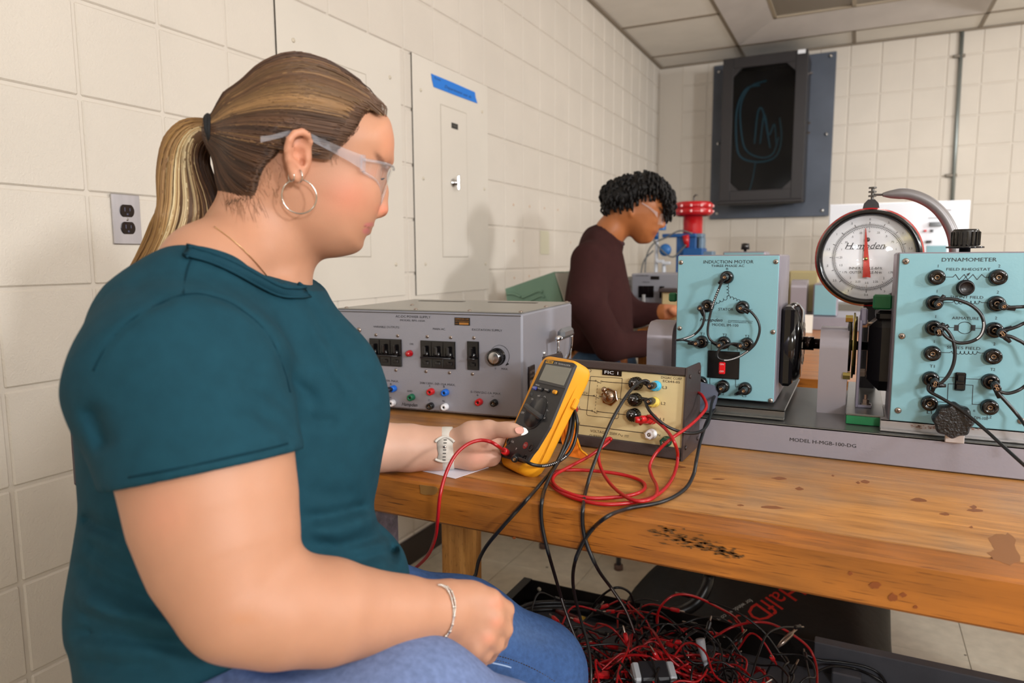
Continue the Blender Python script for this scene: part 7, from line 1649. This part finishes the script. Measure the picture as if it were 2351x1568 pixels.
# lettering on the sloping top
pA = Vector((-.20, 1.99, .232)); nrm = Vector((0, -.27, 1)).normalized()
tx = (at(1690, 1432, Z=.225)-at(1838, 1370, Z=.235)).normalized(); tx = (tx-nrm*tx.dot(nrm)).normalized(); ty_ = nrm.cross(tx)
c0 = at(1735, 1412, Z=.235)
LM = frame(c0+nrm*.006, tx, ty_, nrm)
b = MB(LM); b.text('HalfDome', 0, 0, .06, .33, z=0); b.build('lettering', mat('print_red', '#b32018', .5), bag)
b = MB(LM); b.text('for window / cool life', .045, -.042, .014, .15, z=0); b.text('small', .115, .055, .014, .035, z=0); b.build('lettering', mat('print_grey', '#a9a9a4', .6), bag)
b = MB(LM); b.prism([(-.175, .0), (-.190, -.012), (-.186, .012), (-.205, .004)], 0, .001); b.build('yellow_mark', mat('print_yellow', '#c9b030', .6), bag)
hs_ = thing('black_hose', 'thick black hose bending down between the bench and the bag', 'hose', tuple(at(1620, 1330, Z=.5)))
MB().tube(spline([at(1632, 1300, Y=1.86), at(1628, 1325, Y=1.86), at(1620, 1352, Y=1.84), at(1600, 1382, Y=1.82), at(1565, 1402, Y=1.80), at(1510, 1408, Y=1.77), at(1450, 1402, Y=1.75)], 7), .0165, 14).build('hose', mat('hose_black', '#121112', .35), hs_)
# thin stool legs beyond
sg = mat('stool_steel', '#7b7f86', .3, .8)
st_ = thing('stool', 'steel stool whose thin legs show under the bench', 'stool', (-.85, 2.62, 0))
for (px, py) in ((1420, 1303), (1247, 1254)):
    p = at(px, py, Z=.008); b = MB(); b.cyl(p, (p.x*.75-.85*.25, p.y*.75+2.75*.25, .62), .010, 10); l_ = b.build('leg', sg, st_); b = MB(); b.cyl((p.x, p.y, .0), (p.x, p.y, .02), .017, 12); b.build('foot', mat('rusty_foot', '#5a4238', .7), l_)
for p in (Vector((-.66, 2.9, 0)), Vector((-1.08, 2.95, 0))): MB().cyl(p, (p.x*.75-.85*.25, p.y*.75+2.75*.25, .62), .010, 10).build('leg', sg, st_)
MB().lathe((-.85, 2.75, .62), (0, 0, 1), [(.16, 0), (.17, .01), (.17, .03), (0, .035)], 28).build('seat', mat('stool_wood', '#7b5432', .5), st_)
# ------------------------------------------------------------------ far bench and its machines
B2 = .90
bw2 = wood('far_bench_wood', '#c07a32', '#9a5a1e', '#8d6a40', (1.2, 10, 10), .3, .3)
b2 = thing('workbench', 'second wooden workbench standing behind the machines, nearer the back wall', 'workbench', (.35, 2.6, 0))
x0, x1, y0, y1 = -.455, 1.5, 1.80, 3.42
ys2 = np.linspace(y0, y1, 12)
for a, c in zip(ys2, ys2[1:]): MB().box(((x0+x1)/2, (a+c)/2, B2-.022), (x1-x0, c-a-.0012, .044), .001).build('plank', bw2, b2)
for (x, y) in ((1.4, 1.9), (1.4, 3.3), (-.40, 3.2), (.62, 1.9)): MB().box((x, y, (B2-.044)/2), (.07, .07, B2-.044), .003).build('leg', pine, b2)
MB().box((.52, y0+.015, B2-.060), (1.85, .03, .03), .002).build('front_rail', edgew, b2)
b3 = thing('workbench', 'small wooden bench top at his hands, carrying the far grey power supply', 'workbench', (-.63, 2.95, 0))
for k in range(4): MB().box((-.63, 2.86+.18*k, B2-.022), (.335, .179, .044), .001).build('plank', bw2, b3)
for (x, y) in ((-.76, 2.95), (-.5, 2.95), (-.76, 3.38), (-.5, 3.38)): MB().box((x, y, (B2-.044)/2), (.05, .05, B2-.044), .003).build('leg', pine, b3)
# card
p = at(1847, 764, Z=B2); q = at(1846, 745, Y=p.y+.02)
cdn = frame(Vector((p.x, p.y, B2+.035)), (1, 0, 0), (0, .25, .97), (0, -.97, .25)); MB(cdn).box((0, 0, 0), (.055, .07, .002)).build('card', mat('white_card', '#e2ddd2', .6), None, label='small white card standing on the far bench beside the shaft', cat='card')
# second bed
p = at(1850, 757, Z=B2); by = p.y
bd2 = thing('machine_bed', 'grey channel bed of the far machine set, seen between dial and motor', 'machine base', (0, by, B2))
MB().box((.2, by+.18, B2+.027), (1.5, .36, .054), .003).build('channel', pg, bd2)
gq = at(1835, 700, Y=by+.1)
g2 = thing('shaft_guard', 'grey arched shaft guard on the far machine bed', 'guard', (gq.x, by+.1, B2+.054)); zt = at(1835, 642, Y=by+.1).z
b = MB(); pts = [(0, 0)]+[(.03+.03*math.cos(PI-PI/2*k/6), (zt-B2-.054)-.03+.03*math.sin(PI-PI/2*k/6)) for k in range(7)]+[(.09+.03*math.cos(PI/2-PI/2*k/6), (zt-B2-.054)-.03+.03*math.sin(PI/2-PI/2*k/6)) for k in range(7)]+[(.12, 0)]
b.prism(pts[::-1], -.03, .03, M=Matrix(((0, 0, 1, gq.x), (1, 0, 0, by+.04), (0, 1, 0, B2+.054), (0, 0, 0, 1)))); b.build('guard_shell', MATS['guard_grey'], g2)
def far_box(px0, px1, pyt, Y, d, lab, z0=None, m_=None, knob=None, cat='machine', nm='panel_box'):
    a = at(px0, pyt, Y=Y); c = at(px1, pyt, Y=Y); z0 = z0 if z0 is not None else B2+.054; t = thing(nm, lab, cat, ((a.x+c.x)/2, Y, z0))
    MB().box(((a.x+c.x)/2, Y+d/2, (a.z+z0)/2), (c.x-a.x, d, a.z-z0), .004).build('case', m_ or edge, t)
    MB().box(((a.x+c.x)/2, Y-.001, (a.z+z0)/2), (c.x-a.x-.01, .004, a.z-z0-.01), .001).build('front_panel', teal_p if m_ is None else m_, t)
    if knob:
        k = at(*knob, Y=Y+d*.4); MB().lathe((k.x, Y+d*.4, a.z), (0, 0, 1), [(.006, 0), (.006, .008), (.018, .009), (.016, .034), (0, .036)], 20).build('knob', blackp, t)
    return t, a, c
far_box(1660, 1757, 578, by+.03, .16, 'pale blue panel box with a black knob, just topping the motor panel', knob=(1711, 570))
far_box(1868, 1925, 652, by+.03, .16, 'pale blue panel box half hidden behind the torque dial')
t, a, c = far_box(1450, 1640, 628, by-.03, .30, 'grey power supply on the far bench beside his arm', z0=B2, m_=mat('far_grey', '#94949b', .45, .2), cat='power supply', nm='power_supply')
FF2 = Face((0, by-.0335, 0), (1, 0, 0), (0, 0, 1))
def fb(px0, px1, py0, py1, m_, nm, par, d=.006):
    u0, v1 = FF2.uv(px0, py0); u1, v0 = FF2.uv(px1, py1); return MB(FF2.M).box(((u0+u1)/2, (v0+v1)/2, d/2), (u1-u0, v1-v0, d), .001).build(nm, m_, par)
fb(1494, 1514, 634, 642, MATS['plate_black'], 'rating_plate', t, .002)
for k in range(3): fb(1467+k*11.6, 1478+k*11.6, 656, 683, glossb, 'breaker', t)
fb(1515, 1525, 657, 684, glossb, 'breaker', t)
fb(1477, 1482, 676, 699, MATS['tie_bar'], 'lead_end', t, .02).data.materials[0] = mat('pale_lead', '#bdbdbd', .5)
b = MB(FF2.M); FF2.txt(b, 'AC-DC POWER SUPPLY', 1475, 633, 3, 30, z=.003); FF2.txt(b, 'MAIN AC', 1484, 648, 2.5, 16, z=.003); b.build('lettering', ink, t)
t, a, c = far_box(1519, 1600, 668, by-.16, .09, 'cream fronted control unit on the far bench above his hand', z0=B2, m_=MATS['cream_panel'], cat='control unit', nm='control_unit')
MB().box(((a.x+c.x)/2, by-.14, a.z+.004), (c.x-a.x+.01, .10, .014), .002).build('top_bezel', brown, t)
far_box(1812, 1880, 622, by+.22, .1, 'yellowed cream instrument box behind the far guard', m_=mat('aged_cream', '#a39468', .5), cat='instrument', nm='instrument_box')
far_box(1800, 1900, 662, by+.24, .1, 'dark rack box under the cream instrument', m_=mat('rack_dark', '#1d1b1c', .5), cat='instrument', nm='rack_box')
# ---- red flanged vessel on a blue test rig
RY = 4.3
def rp(x, y, Y=RY): return at(x, y, Y=Y)
rig = thing('test_rig', 'blue steel test rig with pipes and a round blue gauge in the corner', 'machine', tuple(rp(1580, 700)))
bl = mat('rig_blue', '#0f4f8c', .4); bl2 = mat('rig_pale_blue', '#6c8398', .45, .3); vr = mat('vessel_red', '#b3121a', .25)
def rbox(px0, px1, py0, py1, d, m_, nm, Y=RY, par=rig):
    a, c = rp(px0, py0, Y), rp(px1, py1, Y); return MB().box(((a.x+c.x)/2, Y+d/2, (a.z+c.z)/2), (abs(c.x-a.x), d, abs(a.z-c.z)), .004).build(nm, m_, par)
rbox(1553, 1570, 536, 640, .10, bl, 'upright'); rbox(1578, 1596, 534, 640, .10, bl, 'upright'); rbox(1520, 1598, 537, 544, .08, bl, 'cross_bar', RY-.02); rbox(1567, 1612, 570, 592, .14, bl, 'lower_beam', RY-.03); rbox(1596, 1612, 536, 545, .1, bl2, 'bracket'); rbox(1604, 1612, 545, 590, .1, bl2, 'bracket', RY+.01); rbox(1612, 1636, 577, 590, .10, bl2, 'block'); rbox(1508, 1524, 504, 528, .06, mat('rig_bright_blue', '#1d78c4', .4), 'valve_block', RY-.05)
a = rp(1530, 574); MB().lathe((a.x, RY-.02, a.z), (0, -1, 0), [(.035, 0), (.038, .01), (.03, .02), (0, .021)], 28).build('gauge', mat('gauge_blue', '#2a68a8', .4), rig)
wt = mat('pipe_white', '#c9ccd3', .35)
for (pts, r_) in (([(1508, 528), (1507, 580), (1505, 640)], .011), ([(1524, 600), (1524, 640)], .012)): MB().tube(spline([rp(*q) for q in pts], 4), r_, 10).build('pipe', wt, rig)
a, c = rp(1507, 532), rp(1507, 550); MB().cyl(a, c, .014, 12).build('collar', bl, rig)
for pts in ([(1480, 640), (1484, 590), (1500, 560), (1530, 545), (1560, 530), (1590, 536)], [(1495, 545), (1520, 575), (1545, 590), (1568, 570), (1575, 562)], [(1470, 640), (1478, 600), (1500, 575)]): MB().tube(spline([rp(x, y, RY-.06) for x, y in pts], 5), .005, 6).build('hose', mat('grey_hose', '#5f6163', .5), rig)
for (px, py) in ((1515, 600), (1530, 604)): a = rp(px, py, RY-.03); MB().box((a.x, RY-.03, a.z), (.05, .03, .02), .004).build('clamp', wt, rig)
zb = rp(1580, 640).z
rs_t = thing('rig_stand', 'low grey bench carrying the blue test rig in the corner', 'bench', (-.9, RY, 0)); a = rp(1530, 640)
MB().box((a.x+.10, RY+.1, zb-.02), (.90, .7, .04), .003).build('top', mat('stand_grey', '#55524f', .5), rs_t)
for (dx, dy_) in ((-.4, -.2), (.5, -.2), (-.4, .4), (.5, .4)): MB().box((a.x+.10+dx*.85, RY+.1+dy_*.7, (zb-.04)/2), (.05, .05, zb-.04), .003).build('leg', MATS['stand_grey'], rs_t)
vs_ = thing('pressure_vessel', 'bright red flanged vessel with bolts standing on the blue rig', 'vessel', tuple(rp(1585, 540)))
c0 = rp(1586, 538); ztop = rp(1586, 463).z; zfl = rp(1586, 495).z; R1 = (rp(1632, 480)-rp(1586, 480)).length; R2 = R1*.50
MB().lathe((c0.x, RY+.05, c0.z), (0, 0, 1), [(R2*.96, 0), (R2, .01), (R2*.97, .05), (R2, .06), (R2, zfl-c0.z), (R1*.8, zfl-c0.z)], 36).build('body', vr, vs_)
zz = ztop-zfl; fl_ = MB().lathe((c0.x, RY+.05, zfl), (0, 0, 1), [(R1*.84, 0), (R1, zz*.18), (R1, zz*.42), (R1*.92, zz*.46), (R1*.92, zz*.54), (R1, zz*.58), (R1, zz*.8), (R1*.85, zz), (0, zz)], 40).build('flange', vr, vs_)
for k in range(12):
    an = 2*PI*k/12+.1
    for zq in (.30, .69): b = MB(); b.cyl((c0.x+R1*.97*math.cos(an), RY+.05+R1*.97*math.sin(an), zfl+zz*zq-.006), (c0.x+R1*.97*math.cos(an), RY+.05+R1*.97*math.sin(an), zfl+zz*zq+.006), .009, 8); b.build('bolt', mat('bolt_pale', '#b98a88', .3, .6), vs_)
a, c = rp(1574, 540, RY-.02), rp(1578, 568, RY-.02); MB().tube([a, (a+c)/2, c], [.022, .018, .010], 10).build('spout', vr, vs_)
MB().cyl((c0.x, RY+.05, ztop), (c0.x+.004, RY+.05, ztop+.03), .006, 8).build('stem', MATS['dull_screw'], vs_); a = Vector((c0.x, RY+.05, ztop+.03)); MB().tube([a, a+Vector((.012, 0, .012)), a+Vector((.025, 0, .012))], .005, 6).build('lever', MATS['dull_screw'], vs_)
# ---- white training board behind the dial
WY = 4.6; WF = Face((0, WY, 0), (1, 0, 0), (0, 0, 1))
u0, v1 = WF.uv(1905, 470); u1, v0 = WF.uv(2216, 640); u1 = u1; 
wbt = thing('training_board', 'white laboratory board with small switches and knobs behind the torque dial', 'board', ((u0+u1)/2, WY, .95))
MB().box(((u0+u1)/2, WY+.03, (v1+.92)/2), (u1-u0, .06, v1-.92), .004).build('board', mat('board_white', '#d9dbe2', .25, spec=.6), wbt)
for (px, py, wd, hd, m_, d) in ((2148, 515, 22, 10, blackp, .02), (2124, 530, 5, 5, rpl, .02), (2139, 530, 5, 6, blackp, .015), (2178, 505, 8, 8, blackp, .012), (2178, 482, 10, 5, MATS['grey_print'], .003), (2132, 555, 10, 6, blackp, .02), (2150, 573, 36, 18, teal_p, .004), (2190, 545, 7, 7, blackp, .012), (2190, 562, 6, 6, rpl, .012), (2150, 500, 30, 3, MATS['grey_print'], .002)):
    u, v = WF.uv(px, py); k_ = WF.k(px, py); MB(WF.M).box((u, v, d/2), (wd*k_*1.1, hd*k_, d), .001).build('fitting', m_, wbt)
tb = thing('side_table', 'low cabinet under the white training board', 'table', ((u0+u1)/2, WY+.1, 0)); MB().box(((u0+u1)/2, WY+.15, .46), (u1-u0+.3, .5, .918), .004).build('cabinet', mat('far_cabinet', '#6f6a62', .5), tb)
# ---- green louvred console by the left wall
GY = 2.75
gt = thing('console', 'green sheet metal console with louvres and a pale sloping front', 'console', tuple(at(1220, 700, Y=GY)))
def gp(x, y, Y=GY): return at(x, y, Y=Y)
P4 = [gp(1160, 663), gp(1272, 624), gp(1292, 697), gp(1330, 800), gp(1180, 800)]
grn = mat('console_green', '#6f8f7a', .5, bump=.1)
dx_ = Vector((.18, .36, 0))
v = P4+[p+dx_*1.0 for p in P4]; n = 5
MB().add(v, [tuple(range(n)), tuple(range(2*n-1, n-1, -1))]+[(i, n+i, n+(i+1) % n, (i+1) % n) for i in range(n)]).build('case', grn, gt)
nr = (P4[1]-P4[0]).cross(P4[4]-P4[0]).normalized(); nr = nr if nr.dot(CO-P4[0]) > 0 else -nr
for pts in ([(1199, 684), (1215, 677), (1238, 668), (1246, 671)], [(1206, 694), (1222, 688), (1244, 679), (1250, 683)], [(1215, 704), (1235, 697), (1250, 691), (1256, 695)], [(1164, 675), (1180, 675), (1196, 682)]):
    MB().tube(spline([gp(*q)+nr*.003 for q in pts], 4), .006, 8).build('louvre', grn, gt)
# pale front panel on the sloping right-hand side
fn_ = (P4[3]-P4[1]).cross(dx_).normalized(); fn_ = fn_ if fn_.x > 0 or fn_.dot(CO-P4[1]) > 0 else -fn_
a, b_, c, d = P4[1]+(P4[3]-P4[1])*.02, P4[3], P4[3]+dx_*.97, P4[1]+dx_*.97
MB().add([p+fn_*.002 for p in (a, b_, c, d)]+[p+fn_*.006 for p in (a, b_, c, d)], [(0, 3, 2, 1), (4, 5, 6, 7), (0, 1, 5, 4), (1, 2, 6, 5), (2, 3, 7, 6), (3, 0, 4, 7)]).build('front_panel', mat('console_cream', '#c3bfb2', .5), gt)
for (s_, t_, m_) in ((.22, .16, rpl), (.12, .3, blackp), (.3, .4, blackp)):
    o = P4[1]+(P4[3]-P4[1])*s_+dx_*t_+fn_*.006; MB().lathe(o, fn_, [(.012, 0), (.011, .012), (0, .014)], 14).build('button', m_, gt)
zg = min(p.z for p in P4)
tb2 = thing('side_table', 'plain table under the green console by the left wall', 'table', (-1.2, 3.0, 0)); MB().box((-1.20, 3.05, zg-.02), (.62, .8, .036), .003).build('top', bw2, tb2)
for (x, y) in ((-1.47, 2.72), (-.94, 2.72), (-1.47, 3.38), (-.94, 3.38)): MB().box((x, y, (zg-.038)/2), (.045, .045, zg-.038), .002).build('leg', pine, tb2)
# ------------------------------------------------------------------ man at the far bench
mn = thing('person', 'man with black curly hair in a dark brown sweater, head bent over the far bench', 'person', tuple(at(1390, 900, D=2.8)))
DM = 2.8; MS_ = Side(1470, 490, DM, 0); G_ = MS_.P
def M3(x, y, D=DM): return at(x, y, D=D)
mface = [(1524, 455), (1530, 470), (1524, 492), (1521, 498), (1519, 512), (1514, 522), (1511, 532), (1505, 541), (1500, 548), (1492, 555), (1480, 558), (1466, 560), (1452, 548), (1440, 530), (1415, 510), (1402, 480), (1400, 450), (1410, 425), (1430, 408), (1465, 400), (1500, 412), (1518, 432)]
mh_fn, mh_look = inflate(MS_, mface, lambda u, v: np.interp(v, [-.12, -.06, 0, .1], [.042, .062, .072, .076]), .068)
mf = Fig(); mf.add(mh_fn, MS_.O, .19, .01)
mf.chain([(G_(1519, 492, 0), .008), (G_(1523, 510, 0), .009), (G_(1521, 517, 0), .013)], k=.01)
for s_ in (1, -1):
    mf.ell(G_(1518, 520, .011*s_), (.009, .007, .008), MS_.B, k=.006); mf.ell(G_(1523, 495, .034*s_), (.011, .010, .012), MS_.B, k=.012, op='s'); mf.ell(G_(1509, 494, .032*s_), (.012, .011, .012), MS_.B, k=.006)
mf.chain([(G_(1504, 532, 0), .0085), (G_(1498, 534, .020), .004)], k=.005); mf.chain([(G_(1504, 532, 0), .0085), (G_(1498, 534, -.020), .004)], k=.005); mf.chain([(G_(1499, 541, 0), .0085), (G_(1494, 540, .018), .004)], k=.005)
mf.ell(G_(1484, 548, 0), (.022, .018, .022), MS_.B, k=.015)
mf.chain([(G_(1447, 486, .074), .010), (G_(1449, 496, .072), .006)], k=.006)
mf.chain([(G_(1425, 500, 0), .058), (G_(1402, 532, 0), .058), (G_(1375, 580, 0), .062)], k=.03)
mf.chain([(G_(1368, 610, .0), .075), (G_(1372, 720, 0), .10), (G_(1380, 830, 0), .11)], k=.04)
armR = [(M3(1352, 610, 2.66), .055), (M3(1345, 700, 2.60), .050), (M3(1405, 795, 2.60), .042), (M3(1470, 790, 2.68), .036), (M3(1515, 775, 2.75), .030)]
armL = [(M3(1390, 600, 2.95), .055), (M3(1420, 690, 2.97), .048), (M3(1460, 722, 2.9), .040), (M3(1512, 718, 2.84), .030), (M3(1530, 716, 2.82), .028)]
mf.chain(armR, k=.02); mf.chain(armL, k=.02)
hl0 = (1548, 714, 2.80); mf.chain([(M3(1526, 716, 2.82), .026), (M3(1546, 714, 2.80), .024)], k=.02)
for k in range(4): mf.chain([(M3(1548, 706+5*k, 2.80-.01*k), .0105), (M3(1566, 708+5*k, 2.80-.01*k), .0095), (M3(1578, 716+5*k, 2.80-.01*k), .0085)], k=.005)
mf.chain([(M3(1540, 712, 2.77), .012), (M3(1556, 720, 2.76), .0095)], k=.008)
mf.chain([(M3(1516, 775, 2.75), .028), (M3(1535, 778, 2.75), .024)], k=.02)
for k in range(4): mf.chain([(M3(1536, 770+5*k, 2.75), .0105), (M3(1553, 775+5*k, 2.75), .0095), (M3(1562, 784+5*k, 2.75), .0085)], k=.005)
mf.chain([(M3(1530, 774, 2.72), .012), (M3(1545, 784, 2.71), .0095)], k=.008)
hipz = G_(1385, 850, 0); 
def stand(dy, r_): return Vector((hipz.x, hipz.y+dy, hipz.z))
LGS = []
for dy in (-.10, .10):
    h0 = Vector((hipz.x, hipz.y+dy, hipz.z)); LGS.append([(h0, .10), (h0+Vector((.02, 0, -.38)), .07), (Vector((h0.x-.01, h0.y, .10)), .045), (Vector((h0.x, h0.y, .045)), .042), (Vector((h0.x+.16, h0.y, .035)), .036)]); mf.chain(LGS[-1], k=.02)
VM, FM_ = mesh_fig(mf, NA(MS_.O)-NA([.6, .6, 1.45]), NA(MS_.O)+NA([.6, .6, .3]), .006)
X_, Y_ = px_of(VM); cc_ = np.tile(col('#a5653a'), (len(VM), 1)); lipm = gauss(X_, Y_, 1503, 536, 5, 6); cc_ = mixa(cc_, col('#84402f'), np.clip(lipm*1.2, 0, .5)); hnd = (X_ > 1525) & (Y_ > 690); cc_ = mixa(cc_, col('#cf8a68'), hnd*.6)
brow = gauss(X_, Y_, 1519, 483, 9, 2.5, .8); cc_ = mixa(cc_, col('#241610'), np.clip(brow*2, 0, .9))
mb_ = fig_obj('body', VM, FM_, mat('brown_skin', '#a5653a', .45, attr='tint', spec=.4, sss=.05), mn, cc_)
# sweater
sw_px = [(1360, 526), (1385, 532), (1412, 552), (1425, 568), (1432, 590), (1440, 630), (1450, 680), (1452, 730), (1456, 800), (1440, 818), (1380, 815), (1320, 805), (1300, 780), (1294, 720), (1302, 650), (1315, 595), (1335, 550)]
TM = Side(1380, 680, DM, 0); sf, _l = inflate(TM, sw_px, lambda u, v: np.interp(v, [-.3, 0, .15, .26], [.17, .17, .19, .12]), .13)
sw = Fig(); sw.add(sf, TM.O, .5, .02); sw.chain([(M3(1356, 600, 2.68), .078), (M3(1348, 700, 2.60), .070), (M3(1402, 793, 2.60), .060), (M3(1470, 790, 2.68), .048), (M3(1508, 777, 2.74), .042)], k=.02)
sw.chain([(M3(1385, 590, 2.93), .075), (M3(1418, 690, 2.97), .062), (M3(1458, 722, 2.90), .054), (M3(1510, 718, 2.845), .041)], k=.02)
sw.chain([(G_(1395, 548, .0), .075), (G_(1380, 560, 0), .085)], k=.03)
nn1 = G_(1400, 530, 0); ndir = NA((G_(1425, 500, 0)-G_(1400, 545, 0)).normalized())
ncut = Fig(); ncut.chain([(G_(1402, 545, 0), .064), (G_(1428, 500, 0), .085)], k=.01); sw.add(lambda P: ncut.ev(P), G_(1415, 520, 0), .2, .006, 's')
mcr = [([(1340, 620), (1352, 680), (1362, 740)], .008, .014), ([(1420, 640), (1430, 700), (1440, 760)], .006, .012), ([(1370, 780), (1400, 750), (1440, 740)], .006, .010), ([(1380, 800), (1420, 775), (1455, 760)], -.007, .012), ([(1395, 810), (1440, 795), (1480, 780)], .005, .009), ([(1380, 570), (1400, 590), (1430, 600)], .004, .010), ([(1470, 705), (1478, 725), (1472, 740)], .004, .007), ([(1492, 700), (1498, 722), (1494, 740)], .004, .007)]
CRM = [(NA(spline([Vector((x, y, 0)) for x, y in pl], 6))[:, :2], a_, w_) for pl, a_, w_ in mcr]
def mcrease(P):
    global CR
    o_ = CR; CR = CRM
    try: return crease_fn(P)
    finally: CR = o_
def near_all(P): return mcrease(P)
sw.add(near_all, TM.O, 2, 0, 'd')
VW, FW_ = mesh_fig(sw, NA(TM.O)-.55, NA(TM.O)+.55, .007)
so2 = fig_obj('sweater', VW, FW_, mat('brown_sweater', '#38201f', .95, spec=.1, bump=.3, bscale=400, coords='World', var=.1, vscale=30), mn)
MB().tube([G_(1402, 545, 0)+(MS_.ez*math.cos(a)*.061+Vector(ndir).cross(MS_.ez).normalized()*math.sin(a)*.056)-Vector(ndir)*.0 for a in np.linspace(0, 2*PI, 25)[:-1]], .009, 8, closed=True).build('collar', mat('sweater_rib', '#3c2024', .95), so2)
jm2 = Fig()
for l_ in LGS: jm2.chain([(p, r_+.014) for p, r_ in l_[:3]], k=.03)
VQ, FQ_ = mesh_fig(jm2, NA(MS_.O)-NA([.6, .6, 1.45]), NA(MS_.O)+NA([.6, .6, -.2]), .009)
fig_obj('jeans', VQ, FQ_, mat('dark_denim', '#3d5878', .85, var=.2, vscale=40), mn)
for dy in (-.10, .10): MB().add(*(lambda b: (b.v, b.f))(MB().sphere((hipz.x+.07, hipz.y+dy, .045), (.15, .055, .052), 18, 10)), True).build('shoe', mat('shoe_dark', '#1c1a1b', .5), mn)
# curly hair: many short thick locks over a cap
hc_px = [(1440, 405), (1475, 396), (1510, 405), (1535, 430), (1545, 462), (1538, 490), (1528, 500), (1520, 480), (1512, 462), (1495, 460), (1478, 470), (1462, 480), (1450, 486), (1436, 488), (1418, 486), (1400, 485), (1388, 470), (1386, 440), (1400, 420)]
hf_, _l = inflate(MS_, hc_px, lambda u, v: np.interp(v, [-.06, 0, .06, .12], [.080, .092, .098, .090]), .07)
mc = Fig(); mc.add(hf_, MS_.O, .22); VK_, FK_ = mesh_fig(mc, NA(MS_.O)-.25, NA(MS_.O)+.25, .006); bk = mat('black_hair', '#0d0a09', .6, spec=.3)
mh = fig_obj('hair', VK_, FK_, bk, mn)
rk = np.random.RandomState(8); sel = rk.choice(len(VK_), 620, replace=False); cM = NA(G_(1465, 450, 0)); b = MB()
for i in sel:
    p = VK_[i]; d = p-cM; d /= np.linalg.norm(d); p = Vector(p-d*.004); d = Vector(d); g_ = Vector((0, 0, -1)); side_ = Vector(rk.normal(0, 1, 3)).normalized()
    l_ = rk.uniform(.016, .030); pts = [p, p+d*l_*.45+side_*.003, p+d*l_*.6+g_*l_*.45+side_*.007, p+d*l_*.4+g_*l_*.9+side_*.004]; b.tube(spline(pts, 2), [.0055, .0055, .005, .0048, .0045, .004, .003], 5)
b.build('locks', bk, mh, kind='stuff')
g = ribbon([G_(1474, 466, .082), G_(1490, 476, .080), G_(1502, 486, .074), G_(1510, 494, .068)], [.006, .008, .012, .022], .004, cp, 'glasses', mn, MS_.ey, MS_.ez)
v = []; f = []
for i in range(17):
    z = .066*(2*i/16-1); a = abs(z)/.066; x = 1528-14*a**2
    for j in range(5): v.append(G_(x-1.2*j, 486+6*a+j*(7.5-1.5*a), z))
for i in range(16):
    for j in range(4): k = i*5+j; f.append((k, k+1, k+6, k+5))
MB().add(v, f, True).build('lens', lens_m, g)
